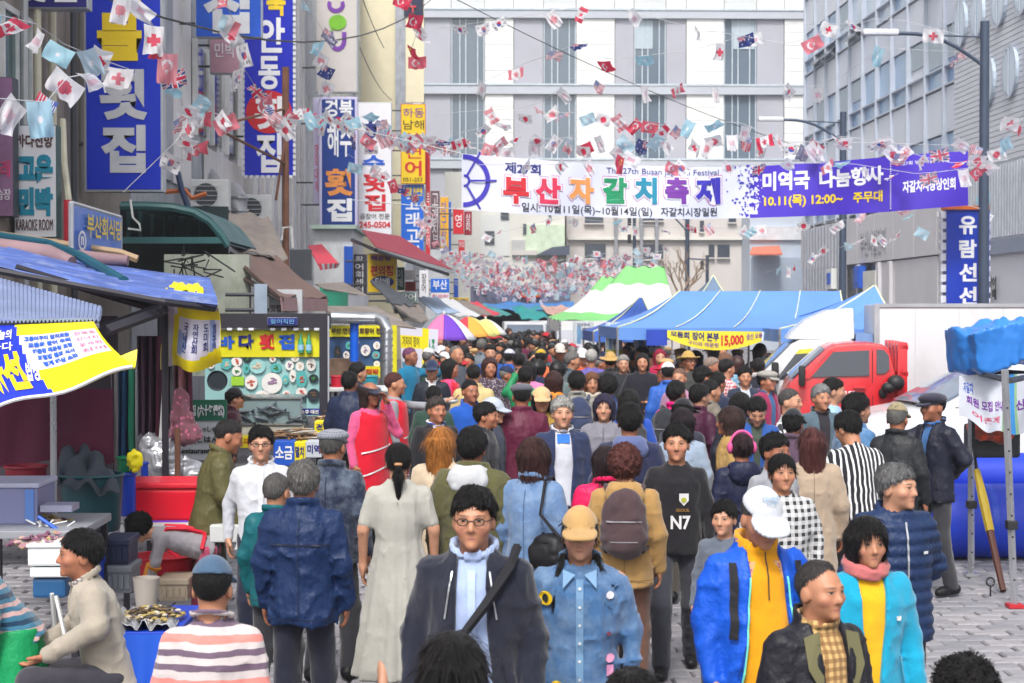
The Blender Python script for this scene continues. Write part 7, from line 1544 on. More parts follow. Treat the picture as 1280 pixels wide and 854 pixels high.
def fl_uk(x,y):
 if abs(x - .5) < .06 or abs(y - .5) < .09: return fR
 if abs(x - .5) < .11 or abs(y - .5) < .16: return fW
 e = min(abs(x - y),abs(x - 1 + y)); return fR if e < .04 else fW if e < .11 else fN
def fl_canada(x,y): return fR if x < .25 or x > .75 or (d_(x,y,.5,.5) < .23 and abs(x - .5) * 1.5 < .06 + .2 * abs(math.sin(y * 17))) else fW
def fl_australia(x,y): return fl_uk(x * 2,y * 2) if x < .5 and y < .5 else (fW if any(d_(x,y,*c) < .06 for c in ((.25,.75),(.75,.2),(.66,.45),(.84,.42),(.75,.8))) else fN)
def fl_france(x,y): return fS if x < .33 else fW if x < .66 else fR
def fl_cross(x,y): return fR if (abs(x - .5) < .09 and abs(y - .5) < .32) or (abs(y - .5) < .13 and abs(x - .5) < .22) else fW
def fl_sky(x,y): return fW if d_(x,y,.5,.5) < .12 else fS
def fl_china(x,y): return fY if d_(x,y,.2,.3) < .13 or any(d_(x,y,*c) < .05 for c in ((.38,.14),(.45,.28),(.45,.45),(.38,.58))) else fR
def fl_pale(x,y): return S(236,190,206) if .3 < x < .7 and .3 < y < .7 else fW
DES = [fl_turkey,fl_japan,fl_usa,fl_korea,fl_uk,fl_canada,fl_australia,fl_france,fl_cross,fl_sky,fl_china,fl_pale]
FW_,FH_ = .33,.22
def flag_arrays(des,var,nx,ny):
 g = random.Random(var * 31 + 7); a1,a2,p1,p2 = g.uniform(.02,.05),g.uniform(.01,.03),g.random() * 6,g.random() * 6; fold = g.uniform(-.5,.5); vert = var % 3 == 1
 W_,H_ = (FH_,FW_) if vert else (FW_,FH_); V,F,Cc = [],[],[]
 for j in range(ny + 1):
  for i in range(nx + 1):
   x,y = i / nx,j / ny; k = y ** 1.2
   V.append(((x - .5) * W_ * (1 - .12 * k * abs(fold)),(a1 * math.sin(x * 7 + p1 + y * 3) + a2 * math.sin(x * 15 + p2 - y * 5)) * k + fold * .10 * y * y,-y * H_ * (1 - .08 * abs(fold)) - .012 * math.sin(x * 3.14)))
 for j in range(ny):
  for i in range(nx):
   F.append((j * (nx + 1) + i,j * (nx + 1) + i + 1,(j + 1) * (nx + 1) + i + 1,(j + 1) * (nx + 1) + i)); x,y = (i + .5) / nx,(j + .5) / ny; Cc.append(des(y,1 - x) if vert else des(x,y))
 return V,F,Cc
def col_mesh(name,V,F,Cc):
 me = bpy.data.meshes.new(name); me.from_pydata(V,[],F); me.materials.append(FM); at = me.color_attributes.new('Col','FLOAT_COLOR','CORNER')
 at.data.foreach_set('color',np.repeat(np.array(Cc,np.float32),4,axis=0).ravel()); me.polygons.foreach_set('use_smooth',np.ones(len(F),bool)); me.update(); return me
FLAGS = {}
def flag_me(d,v):
 if (d,v) not in FLAGS: a,b,c = flag_arrays(DES[d],v,21,15); k = (0,.05,.22,.0,.35,.12)[v]; FLAGS[(d,v)] = col_mesh('flag',a,b,[(q[0] + (.9 - q[0]) * k,q[1] + (.86 - q[1]) * k,q[2] + (.9 - q[2]) * k,1) for q in c])
 return FLAGS[(d,v)]
fg = random.Random(21); WGT = [2.2,4,2.0,3.5,1.0,1.6,.8,1.4,4,4.8,.5,5.5]
CORD = M('bunting_cord',S(206,208,212),.7)
def pick(): return fg.choices(range(12),WGT)[0]
def flag_R(): return Matrix.Rotation(fg.uniform(-1.15,1.15),4,'Z') @ Matrix.Rotation(fg.uniform(-.75,.75),4,'Y') @ Matrix.Rotation(fg.choice((fg.uniform(-.3,.4),fg.uniform(.3,1.25))),4,'X')
def poly_at(pts,f):
 L = [0]
 for a,b in zip(pts[:-1],pts[1:]): L.append(L[-1] + (b - a).length)
 t = f * L[-1]; i = max(0,min(len(pts) - 2,int(np.searchsorted(L,t)) - 1)); return pts[i] + (pts[i + 1] - pts[i]) * ((t - L[i]) / max(1e-6,L[i + 1] - L[i]))
def bunting(label,pts,n,sc=1.0,jit=.04,seq=None,ends=True):
 p = [P(*q) for q in pts]; o = thing('flag_bunting',label,'flag bunting',p[0],'strings of small national flags')
 sm = [poly_at(p,i / 24) for i in range(25)]; MB().tube([p[0] + (p[0] - p[1]).normalized() * .6] + sm,.005,4).build('cord',CORD,o)
 for i in range(n):
  q = poly_at(p,min(1,max(0,(i + .5 + fg.uniform(-.35,.35)) / n))); q = q + Vector((fg.uniform(-jit,jit),fg.uniform(-jit,jit),fg.uniform(-jit,jit) * .5))
  d = seq[i % len(seq)] if seq else pick(); ob = new_ob('flag',flag_me(d,fg.randrange(6)),o)
  ob.matrix_local = Matrix.Translation(q - ORG[o]) @ flag_R() @ Matrix.Scale(sc * fg.uniform(.9,1.1),4)
 return o
bunting('near flag string at the top left crossing the brick wall',[(-20,14,16),(45,30,17),(80,55,18),(120,72,19),(165,88,20)],7,1,.05,[9,5,11,9,9,1,8])
bunting('near flag string at left with the large striped flag before the brick wall',[(20,125,16),(58,128,16.5),(84,97,16.5),(112,92,17)],5,1.0,.03,[11,9,2,1,11])
bunting('flag string dropping down across the largest blue sign',[(140,-20,18),(182,14,19),(205,60,20),(216,100,21),(232,140,22),(250,190,23)],10,1,.04,[1,11,8,10,0,4,9,1,8,0])
bunting('flag string clustered right of the largest blue sign',[(196,200,22),(222,175,22),(243,128,23),(262,140,23.5),(284,146,24)],11,.95,.1)
bunting('long flag string passing the ultramarine sign towards the festival banner',[(262,-14,24),(286,10,25),(302,50,26),(300,88,27),(325,112,28),(345,152,30),(380,140,33),(420,155,36),(460,144,38),(510,178,42),(575,176,46)],32,1.05,.12)
bunting('flag string hanging before the beige convenience store sign',[(372,-6,30),(404,38,31),(398,62,32),(412,86,33),(398,132,34),(430,158,35)],8,1.05,.06,[9,6,9,1,6,8,1,3])
bunting('flag string with red flags before the cream building',[(505,-10,34),(516,10,34),(522,38,34.5),(514,62,35),(530,78,35)],6,1.15,.06,[0,0,8,1,10,0])
bunting('uppermost flag string across the far office building',[(560,34,40),(640,22,37),(755,5,35),(862,34,34),(985,55,33),(1105,20,32.5),(1200,44,32)],11,1.1,.06)
bunting('second flag string across the far office building from above',[(600,104,42),(655,80,40),(728,52,38),(757,76,37),(868,62,36),(985,30,35),(1060,30,34)],9,1.15,.06)
bunting('third flag string across the far office building from above',[(575,140,42),(668,134,41),(716,98,40),(812,108,38),(922,108,36),(1035,108,35),(1100,60,34),(1210,66,33)],11,1.1,.06)
bunting('dense flag string running along the top edge of the festival banner',[(552,180,38),(640,178,36),(700,172,35),(770,178,34),(830,172,33.4),(910,168,33),(980,178,32.6),(1080,178,32.2),(1195,182,31.8)],44,1.05,.22)
bunting('upper flag string sagging just above the festival banner',[(600,160,38),(680,140,37),(750,142,36),(830,158,34),(915,150,33),(1000,182,32.4),(1065,168,32),(1180,204,31.5),(1262,200,31)],24,1.05,.14)
bunting('flag string hanging in front of the festival banner',[(636,206,31),(700,206,31),(772,190,31),(850,208,31),(960,204,31),(1060,204,31),(1150,218,31),(1245,206,31)],17,.95,.16)
bunting('crowded flag string between the navy sign and the cream building',[(362,140,38),(430,150,38),(480,176,40),(520,166,42),(566,190,44)],28,1.1,.26)
bunting('flag string descending past the azure sign',[(440,196,44),(520,240,50),(540,290,56),(566,326,60)],16,1.1,.2)
bunting('flag string under the festival banner across the beige stone block',[(590,300,56),(700,272,54),(860,286,50),(1000,284,46),(1100,268,42),(1250,246,38)],26,1.0,.25)
bunting('pale flag string before the lower wall of the glass building',[(965,338,50),(1040,312,46),(1100,296,43),(1230,268,38)],16,1.0,.2,[9,11,1,3,11,8])
bunting('flag string fluttering right of the nearest street lamp',[(1226,196,32),(1250,175,29),(1300,120,25)],7,1,.2,[1,2,1,9,0,8,1])
low = [flag_arrays(d,v,7,5) for d in DES for v in range(2)]
for r in range(15):
 Yr = 54 + r * 2.1; v0 = 316 + r * 2.9; uL,uR = 544 + r * 2.5,(840 if r % 2 else 800) - r * 4
 p = [P(uL,v0 - 6,Yr),P((uL + uR) / 2,v0 + 14,Yr),P(uR,v0 - 6,Yr)]
 o = thing('flag_bunting','far flag string number of many crossing low over the crowd before the dark market roof','flag bunting',p[0],'strings of small flags far down the street')
 o['label'] = 'far flag string low over the crowd before the market roof, %s from the front' % ('first second third fourth fifth sixth seventh eighth ninth tenth eleventh twelfth thirteenth fourteenth fifteenth'.split()[r])
 sm = [poly_at(p,i / 16) for i in range(17)]; MB().tube(sm,.006,3).build('cord',CORD,o); V,F,Cc = [],[],[]
 for i in range(38):
  q = poly_at(p,min(1,(i + fg.random()) / 38)) - ORG[o] + Vector((fg.uniform(-.1,.1),fg.uniform(-.5,.5),fg.uniform(-.34,.22))); Rm = flag_R(); a,f,c = low[fg.choices(range(24),[w for w in WGT for _ in (0,1)])[0]]; b = len(V)
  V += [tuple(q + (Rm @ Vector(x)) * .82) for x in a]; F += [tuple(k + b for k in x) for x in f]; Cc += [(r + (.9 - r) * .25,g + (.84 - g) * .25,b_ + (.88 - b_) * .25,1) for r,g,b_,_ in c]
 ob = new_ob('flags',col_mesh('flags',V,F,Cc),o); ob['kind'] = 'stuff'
# ------------------------------------------------------------------ the crowd
SN = [0]
VST = cloth_mat('stripe_black_white','vstripe',S(226,226,228),None,26); HST = cloth_mat('stripe_polo','hstripe',S(112,92,112),S(226,140,132),17); HSW = cloth_mat('stripe_sweater','hstripe',S(206,170,168),S(24,60,90),22); PLD = cloth_mat('plaid_black_white','plaid',S(225,225,226),None,22); CHK = cloth_mat('fine_check','plaid',S(70,50,52),None,60); HS2 = cloth_mat('stripe_shirt','hstripe',S(60,84,170),None,20); VS2 = cloth_mat('stripe_tan','plaid',S(120,80,46),None,34); VS3 = cloth_mat('stripe_pale','vstripe',S(60,64,72),None,30); FLK = cloth_mat('fleck_print','fleck',S(190,180,190),None,40); HOUND = cloth_mat('flat_cap_check','plaid',S(150,152,160),None,70); CAMO = cloth_mat('camouflage','fleck',S(86,92,66),None,30); STRAW = cloth_mat('straw','plaid',S(176,140,70),None,120)
def top_of(parts): return max(float(p[1][:,2].max()) for p in parts)
def decal(o,name,polys,V,s,mat,off=.004,thick=0,side=-1):
 """flat prints and trims laid on a garment: polys are outlines in the garment's (x, z), pressed onto its front or back"""
 W = V * s; m = MB()
 def onto(x,z):
  d = np.hypot(W[:,0] - x,W[:,2] - z); c = W[(d < .022) & (W[:,1] * side > 0)]
  if not len(c): c = W[np.argsort(d)[:6]]
  y = c[:,1].min() if side < 0 else c[:,1].max(); return (x,y + off * side,z)
 for vs,fs in polys: m.add([onto(x,z) for x,z in vs],fs)
 me = m.mesh(name,mat,False); ob = new_ob(name,me,o); return ob
def disc(cx,cz,r,n=14,k=1): return ([(cx + r * math.cos(2 * math.pi * i / n),cz + k * r * math.sin(2 * math.pi * i / n)) for i in range(n)],[tuple(range(n))])
def strip(pts,w):
 vs = []; fs = []
 for (x,z) in pts: vs += [(x - w / 2,z),(x + w / 2,z)]
 for i in range(len(pts) - 1): fs.append((2 * i,2 * i + 1,2 * i + 3,2 * i + 2))
 return (vs,fs)
def line2(x0,z0,x1,z1,n=14): return [(x0 + (x1 - x0) * i / n,z0 + (z1 - z0) * i / n) for i in range(n + 1)]
def hstrip(x0,z0,x1,z1,w,n=16):
 vs = []; fs = []
 for x,z in line2(x0,z0,x1,z1,n): vs += [(x,z - w / 2),(x,z + w / 2)]
 for i in range(n): fs.append((2 * i,2 * i + 2,2 * i + 3,2 * i + 1))
 return (vs,fs)
def lettering2(txt,cx,cz,w,h,flip=1):
 co,fs = glyphs(txt,.03); lo,hi = co.min(0),co.max(0); d = np.maximum(hi - lo,1e-6)
 return ([(cx + flip * ((p[0] - lo[0]) / d[0] - .5) * w,cz + ((p[1] - lo[1]) / d[1] - .5) * h) for p in co],fs)
PEOPLE = []
def person(label,u,v,k,rot,name='person',zfix=None,group=None,**sp):
 SN[0] += 1; sp['seed'] = SN[0]; sp.setdefault('skin',SKINS[SN[0] % 4]); Y = 2130.0 / k; p = P(u,v,Y)
 sp.setdefault('q',float(np.clip(175.0 / k,1.0,2.2))); parts = build_person(sp)
 if sp.get('sit') or zfix: s = sp.get('tall',1.68) / 1.745; zb = max(-.02,p.z - top_of(parts) * s) if zfix is None else zfix
 else: s = p.z / top_of(parts); zb = 0
 top = parts[0][1]; a = R_(rot)
 hd = parts[0][4]; m = np.abs(hd).max(1) < .13; hc = parts[0][1][m].mean(0) * s
 lx_,ly_ = hc[0] * math.cos(a) - hc[1] * math.sin(a),hc[0] * math.sin(a) + hc[1] * math.cos(a)
 loc = (p.x - lx_,Y - ly_,zb) if not sp.get('rootfix') else sp['rootfix']
 o = thing(name,label,'person',loc,group,a); res = {}
 for nm,V,Fq,mt,at,col in parts:
  ob = new_ob(nm,np_mesh(nm,V * s,Fq,[mt],at),o,color=col); res.setdefault(nm,(V,ob))
 if sp.get('glasses'):
  Rh,ho,sc,_ = head_frame(sp,rot_tr(sp),np.array((0,sp.get('hipy',0),sp.get('hipz',.93 if not sp.get('sit') else .5)),np.float32)); m = MB()
  for e in (-1,1):
   m.tube([tuple((Rh @ (np.array((e * .033 + .021 * math.cos(t * .5236),-.108,.006 + .015 * math.sin(t * .5236)),np.float32) * sc) + ho) * s) for t in range(13)],.0022,5); m.tube([tuple((Rh @ (np.array(q,np.float32) * sc) + ho) * s) for q in ((e * .054,-.104,.008),(e * .079,-.03,.008),(e * .08,.02,.0))],.002,4)
  m.tube([tuple((Rh @ (np.array((x,-.110,.010),np.float32) * sc) + ho) * s) for x in (-.012,0,.012)],.002,4)
  new_ob('glasses',m.mesh('glasses',BPL),o)
 PEOPLE.append((loc[0],loc[1]))
 if k > 125 and sp.get('top') in ('jacket',None,'hoodie','parka','coat') and abs(sp.get('lean',0)) < 20 and not sp.get('sit'):
  g = parts[[q[0] for q in parts].index(next(q[0] for q in parts if q[0] in ('jacket','hoodie','parka','coat')))]; hz = float(g[1][:,2].min()) * s + .055; c = sp.get('tc',NAVY); sm = M('seam_%d_%d_%d' % tuple(int(x * 99) for x in c[:3]),tuple(x * .55 for x in c[:3]) + (1,),.8)
  for sd in (-1,1): decal(o,'hem_seam',[hstrip(-.19 * s,hz,.19 * s,hz,.006)],g[1],s,sm,.003,side=sd)
  decal(o,'back_seam',[strip(line2(0,1.40 * s,0,hz,18),.005)],g[1],s,sm,.003,side=1)
  if not sp.get('open'): decal(o,'front_zip',[strip(line2(0,1.42 * s,0,hz,20),.010)],g[1],s,sm,.005,side=-1)
  for e in (-1,1): decal(o,'pocket_seam',[strip(line2(e * .12 * s,hz + .20,e * .15 * s,hz + .07,6),.007)],g[1],s,sm,.004,side=-1)
 return o,res,s
def rot_tr(sp): return rot('Z',R_(sp.get('tyaw',0))) @ rot('X',R_(sp.get('lean',0)))
def carry(name,label,cat,o,build):
 """a bag worn by a person: a thing of its own, standing where the person stands"""
 t = thing(name,label,cat,o.location,None,0); t.rotation_euler = o.rotation_euler; build(t); return t
def backpack(label,o,s,col,z=1.22,y=.20,w=.15,h=.24,trim=S(150,146,150)):
 def b(t):
  f = Field(axis(-.3,.3,-9,9,.014,1),axis(-.2,.2,-9,9,.014,1),axis(-.4,.4,-9,9,.014,1)); f.ell((0,0,.05),(w,.085,h * .8),0); f.ell((0,.0,-.10),(w * 1.02,.10,h * .55),.1); f.ell((0,.05,-.10),(w * .78,.07,h * .42),.02)
  f.D += .008 * lattice(f,ALL,(.07,.07,.07),5,True); V,Fq = f.mesh(); me = np_mesh('bag_body',(V + (0,y,z)) * s,Fq,[CLOTH]); new_ob('bag_body',me,t,color=col)
  W = V + (0,y,z); ob = decal(t,'zip',[hstrip(-w * .78 * s,(z + .03) * s,w * .78 * s,(z + .03) * s,.010 * s),hstrip(-w * .6 * s,(z - .10) * s,w * .6 * s,(z - .10) * s,.007 * s)],W,s,M('zip_grey',S(140,136,142),.4),.003,side=1)
  m = MB()
  for e in (-1,1): m.tube([(e * .10 * s,(y - .07) * s,(z + .20) * s),(e * .125 * s,.06 * s,(z + .245) * s),(e * .13 * s,-.10 * s,(z + .17) * s),(e * .15 * s,-.135 * s,z * s),(e * .17 * s,-.02 * s,(z - .16) * s),(e * .12 * s,(y - .04) * s,(z - .18) * s)],.016 * s,6)
  new_ob('strap',m.mesh('strap',CLOTH,1),t,color=col)
  m = MB(); m.tube([(-.03 * s,(y - .02) * s,(z + h * .82) * s),(0,(y + .0) * s,(z + h * .98) * s),(.03 * s,(y - .02) * s,(z + h * .82) * s)],.008 * s,6); new_ob('handle',m.mesh('handle',CLOTH,1),t,color=col)
 return carry('backpack',label,'backpack',o,b)
def handbag(label,o,s,col,x,y,z,w=.16,h=.12,strap=True,sx=.12):
 def b(t):
  f = Field(axis(-.25,.25,-9,9,.012,1),axis(-.15,.15,-9,9,.012,1),axis(-.25,.25,-9,9,.012,1)); f.ell((0,0,0),(w,.06,h),0); f.ell((0,0,-.05),(w * 1.05,.07,h * .75),.06); f.D += .006 * lattice(f,ALL,(.06,.06,.06),5,True); V,Fq = f.mesh(); new_ob('bag_body',np_mesh('bag_body',(V + (x,y,z)) * s,Fq,[LEATHER]),t,color=col)
  m = MB(); m.tube([tuple(np.array(q) * s) for q in ((x - w * .6,y,z + h * .7),(sx,.165,1.25),(sx,.09,1.46),(sx,-.03,1.47),(sx,-.15,1.3),(x + w * .6,y - .05,z + h * .7))],.011 * s,6); new_ob('strap',m.mesh('strap',LEATHER,1),t,color=col)
 return carry('shoulder_bag',label,'bag',o,b)
W_ = S(232,232,236)
# ---- left vendors and customers
o,r,s = person('seated man in a beige jacket and checked shirt on a red stool, looking left',112,655,225,-72,sit=1,lean=15,hipz=.51,tc=S(170,160,146),tm=CLOTH,open=(.05,.05,.06),im=CHK,ic=S(206,200,196),la='knee',ra='knee',absarm=1,hair='short',bc=S(58,56,66),hs=1.0,rootfix=(P(137,500,8.95).x,8.95,0),tall=1.72,zfix=0)
o,r,s = person('vendor in a grey striped top with red straps, bending over a bucket',150,640,178,-78,lean=74,hipz=.93,fem=1,hair='perm',hc=HBLK,top='shirt',tc=S(150,146,152),tm=KNIT,bc=S(186,76,110),absarm=1,la=((.17,-.48,.84),(.12,-.55,.60)),ra=((.17,-.48,.84),(.12,-.55,.60)),level=0,hpitch=-25,zfix=0,tall=1.72,rootfix=(P(258,500,12.2).x,12.2,0),hem=-.06)
for nm,Fn in (('apron_strap',[((-.12,.40),(-.10,.05)),((.12,.40),(.10,.05))]),):
 m = MB(); TRv,TOv = rot_tr(dict(lean=74)),np.array((0,0,.93))
 for x in (-.11,.11): m.tube([tuple((TRv @ np.array(q,float) + TOv) * s) for q in ((x,-.125,.25),(x,-.05,.47),(x,.10,.42),(x * .8,.14,.25),(x * .3,.135,.1),(0,.13,0))],.016,5)
 m.tube([tuple((TRv @ np.array(q,float) + TOv) * s) for q in ((-.185,0,.06),(-.12,.115,.06),(0,.14,.06),(.12,.115,.06),(.185,0,.06))],.016,5); new_ob('apron_strap',m.mesh('apron_strap',M('strap_red',S(214,30,56),.7)),o)
m = MB()
for x in (-.12,.12): m.tube([tuple(np.array(q) * s) for q in ((x * 1.35,-.49,.80),(x,-.55,.60),(x,-.555,.56))],[.052,.046,.05],10)
new_ob('rubber_glove',m.mesh('rubber_glove',M('glove_orange',S(226,140,30),.5),1),o)
o,r,s = person('vendor in a teal and pink striped sweater and green apron at the left edge',-40,640,235,-62,fem=1,hair='perm',top='shirt',tm=HSW,tc=S(60,120,150),la='belly',ra='fwd',bc=S(40,44,56),fat=1.15,lean=38,hipz=.86,zfix=0,tall=1.62,rootfix=(P(14,500,8.9).x,8.9,0))
f = Field(axis(-.3,.3,-9,9,.02,1),axis(-.3,.3,-9,9,.02,1),axis(.35,1.0,-9,9,.02,1)); f.loft(np.eye(3,dtype=np.float32),np.zeros(3,np.float32),[(.40,.25,.22,0),(.7,.24,.20,0),(.90,.21,.165,0)],0,pleat=.03,npl=9); V,Fq = f.mesh(); new_ob('apron',np_mesh('apron',V * s,Fq,[NYLON]),o,color=S(22,150,90))
m = MB()
for x,dx in ((.02,-.05),(.10,.06)): m.tube([(x,.20,.92),(x + dx,.23,.72)],.012,5)
new_ob('apron_tie',m.mesh('apron_tie',WFR),o)
o,r,s = person('seated man seen from behind in a striped polo shirt and blue grey cap',266,693,300,176,sit=1,hipz=.42,lean=4,top='shirt',tm=HST,tc=S(206,196,196),hat='cap',hatc=S(70,96,124),hatback=0,hair='crop',tall=1.72,collar=.012,la='down',ra='down',fat=1.0,hs=0.98)
person('man in an olive jacket leaning over the fish counter by the red ice chest',286,523,172,105,tc=S(96,92,58),lean=10,hair='crop',hc=S(44,42,42),hpitch=22,la='fwd',ra='fwd',hs=1.02,bc=S(80,82,66),hem=-.16)
o,r,s = person('man in a white shirt with dark rimmed glasses walking toward the camera',326,530,185,6,top='shirt',tc=S(210,212,220),collared=1,hair='short',glasses=1,la='backsw',ra='down',bc=S(30,34,56),hs=0.98,stride=.2)
decal(o,'placket',[strip(line2(0,1.42 * s,0,.95 * s),.035)],r['shirt'][0],s,M('placket_white',S(232,234,240),.8),.006)
o,r,s = person('grey haired man in a shiny navy jacket seen from behind beside the flat cap man',380,572,235,174,tc=S(22,44,84),hair='short',hc=HGRY,ra='down',la='down',bc=S(26,28,46),amp=.008,hs=0.98,fat=1.08,hem=-.14)
decal(o,'yoke_seam',[hstrip(-.17 * s,1.255 * s,.17 * s,1.255 * s,.010)],r['jacket'][0],s,M('seam_navy',S(14,24,52),.7),.004,side=1)
person('grey haired person in a teal jacket half hidden behind the navy jacket man',346,590,212,160,tc=S(20,96,104),hair='crop',hc=S(96,94,92),hs=1.05)
o,r,s = person('man in a dark denim jacket and checked grey flat cap seen from behind',416,536,192,165,tc=S(30,40,66),tm=DENIM,hat='flat',hatm=HOUND,hatc=S(96,100,116),hair='crop',hc=S(90,88,88),hs=1.02)
o,r,s = person('woman in a long pale grey pleated dress with a black ponytail',498,552,205,182,fem=1,top='dress',tc=S(176,174,166),tm=CLOTH,sleeve=.45,hair='pony',pleat=.07,npl=10,drape=2.5,flare=.075,hem=-.74,fat=1.06,hs=0.95,stride=.3,bc=S(60,60,60),sc=S(206,200,190))
m = MB(); new_ob('hair_tie',m.tube([(0,.165,1.585),(0,.168,1.57)],.027,10).mesh('hair_tie',M('tie_tan',S(190,140,100),.6),1),o).scale = (s,s,s)
def vest(o,s,col,hem=.52,wid=.205,dep=.165,piping=True,R=None,name='apron_vest'):
 f = Field(axis(-.32,.32,-9,9,.016,1),axis(-.3,.3,-9,9,.016,1),axis(hem - .05,1.5,-9,9,.016,1)); I = np.eye(3,dtype=np.float32); Z = np.zeros(3,np.float32)
 f.loft(I,Z,[(hem,wid * 1.12,dep * 1.1,0),(.93,wid,dep,0),(1.2,wid * .97,dep * .95,0),(1.36,wid * .92,dep * .88,0),(1.43,.12,.12,0)],0); f.D += .006 * lattice(f,ALL,(.09,.09,.15),77)
 x,y,z = f.pts(ALL); f.D = np.maximum(f.D,-(np.sqrt(x ** 2 + (y + .05) ** 2 + (z - 1.5) ** 2 * .6) - .115)).astype(np.float32)
 for e in (-1,1): f.D = np.maximum(f.D,-(np.sqrt((x - e * .235) ** 2 + (y) ** 2 * .2 + (z - 1.32) ** 2 * .25) - .075)).astype(np.float32)
 V,Fq = f.mesh(); ob = new_ob(name,np_mesh(name,V * s,Fq,[CLOTH]),o,color=col)
 if piping:
  decal(o,'piping',[hstrip(-.18 * s,a_ * s,.18 * s,b_ * s,.014) for a_,b_ in ((.80,.92),(1.02,1.10),(hem + .03,hem + .03))],V,s,M('piping_white',S(226,226,230),.7),.005)
 return V
o,r,s = person('vendor in a red apron and dark sun visor raising one hand to her face',463,478,128,42,fem=1,top='shirt',tc=S(222,90,140),hat='visor',hatc=S(36,36,58),hair='bob',hc=S(52,36,36),ra='face',la='down',bc=S(34,34,40)); vest(o,s,S(214,14,46))
o,r,s = person('vendor in a grey top and red apron pointing into the crowd with a white glove',494,465,116,95,fem=1,top='shirt',tc=S(150,150,158),hair='crop',hc=S(84,46,44),la='down',ra=((.20,-.33,1.34),(.16,-.58,1.40)),bc=S(34,34,40)); vest(o,s,S(214,14,46),.60)
m = MB(); m.ell((.16 * s,-.64 * s,1.40 * s),(.05,.07,.035)); new_ob('glove',m.mesh('glove',WFR,1),o)
# ---- centre
o,r,s = person('man in an open black jacket with a striped shirt left of the blonde woman',546,494,140,25,tc=S(30,30,36),tm=CLOTH,open=(.07,.06,.05),im=HS2,ic=W_,hair='short',hc=S(70,62,60),bc=S(40,40,46))
person('woman with long golden hair in a cream coat seen from behind',553,532,182,155,fem=1,top='coat',tc=S(206,186,160),hair='long',hc=HGLD,hs=1.0)
o,r,s = person('man in an olive parka with a pale grey hood seen from behind',590,530,202,168,top='parka',tc=S(88,86,52),tm=CLOTH,hood=1,hoodc=S(198,200,204),hair='short',glasses=1,fat=1.12,hs=1.0,amp=.008)
o,r,s = person('man in an open dark navy jacket, light blue shirt and black chest strap',592,605,322,-6,tc=S(30,33,50),tm=CLOTH,open=(.10,.06,.055),ic=S(168,186,226),hair='short',glasses=1,hs=0.96,bc=S(40,40,50),stride=.2,icollar=.026,fat=1.04,amp=.006)
decal(o,'placket',[strip(line2(0,1.40 * s,.01,.92 * s),.03)],r['shirt'][0],s,M('placket_blue',S(176,194,230),.8),.006)
m = MB(); m.tube([tuple(np.array(q) * s) for q in ((.165,.02,1.475),(.15,-.10,1.42),(.06,-.165,1.28),(-.06,-.178,1.12),(-.17,-.12,.98),(-.21,0,.93))],.020,6); new_ob('bag_strap',m.mesh('bag_strap',M('strap_black',S(30,30,36),.8),1),o)
for e in (-1,1): decal(o,'collar_zip',[strip(line2(e * .072 * s,1.40 * s,e * .10 * s,1.22 * s,10),.006)],r['jacket'][0],s,POLE,.004)
o,r,s = person('woman in a light denim jacket with bobbed auburn hair seen from behind',668,545,205,152,fem=1,top='jacket',tm=DENIM,tc=S(96,126,168),hair='bob',hc=HBRN,hs=1.0,bc=S(40,36,46),hem=-.10)
handbag('black leather shoulder bag on the arm of the light denim jacket woman',o,s,BLACK,-.19,.16,1.02,.13,.12,sx=-.13)
o,r,s = person('white haired man in a navy suit jacket and pale shirt facing the camera',703,493,158,4,tc=S(36,48,84),tm=CLOTH,open=(.06,.075,.06),ic=S(206,208,220),hair='short',hc=HWHT,hs=1.02,bc=S(34,40,70)); decal(o,'collar_trim',[strip(line2(0,1.43 * s,0,1.36 * s,4),.10)],r['shirt'][0],s,M('trim_azure',S(40,110,210),.7),.005)
person('man in a navy hooded jacket with short black hair seen from behind in mid crowd',787,501,172,176,top='hoodie',tc=S(34,40,72),hood=1,hoodc=S(92,104,148),hair='short',fat=1.12,hs=1.02)
o,r,s = person('woman with curly auburn hair in a tan hooded jacket carrying a brown backpack',781,551,205,174,fem=1,top='hoodie',tc=S(176,138,84),hood=1,hair='perm',hc=S(92,50,46),hs=1.0,bc=S(110,76,62),hem=-.14); backpack('brown backpack on the tan hooded jacket of the curly haired woman',o,s,S(74,56,60))
person('person in a bright pink jacket partly hidden left of the brown backpack',757,556,196,182,fem=1,top='jacket',tc=S(232,30,96),hair='bob',hc=S(44,30,34),hs=0.98)
o,r,s = person('young man in a black sweatshirt with white lettering facing the camera',846,526,190,-8,top='shirt',tc=S(28,27,33),hair='short',hs=1.03,bc=S(62,64,74),stride=.25,la='down',ra='down',skin=SKINS[0])
V = r['shirt'][0]; decal(o,'crest',[([(.02 * s,1.26 * s),(.085 * s,1.26 * s),(.085 * s,1.21 * s),(.052 * s,1.175 * s),(.02 * s,1.21 * s)],[(4,3,2,1,0)])],V,s,M('crest_white',S(220,220,222),.6),.005); decal(o,'crest_centre',[disc(.052 * s,1.215 * s,.018)],V,s,M('crest_green',S(176,180,60),.6),.008); decal(o,'lettering',[lettering2('N7',.03 * s,1.06 * s,.13,.09)],V,s,M('crest_white',S(220,220,222),.6),.005); decal(o,'lettering',[lettering2('SEOUL',.045 * s,1.145 * s,.09,.02)],V,s,M('letter_gold',S(150,110,50),.6),.005)
o,r,s = person('young woman in a denim shirt with round patches and a tan cap',725,632,300,-4,fem=1,top='shirt',tm=DENIM,tc=S(64,104,150),collared=1,collar=.02,hat='cap',hatc=S(190,152,98),hair='pigtails',hs=0.93,fat=1.12,hem=-.22,skin=SKINS[2],amp=.007,bc=S(60,70,96))
V = r['shirt'][0]; decal(o,'placket',[strip(line2(0,1.40 * s,0,.82 * s),.03)],V,s,M('placket_denim',S(110,146,182),.8),.005)
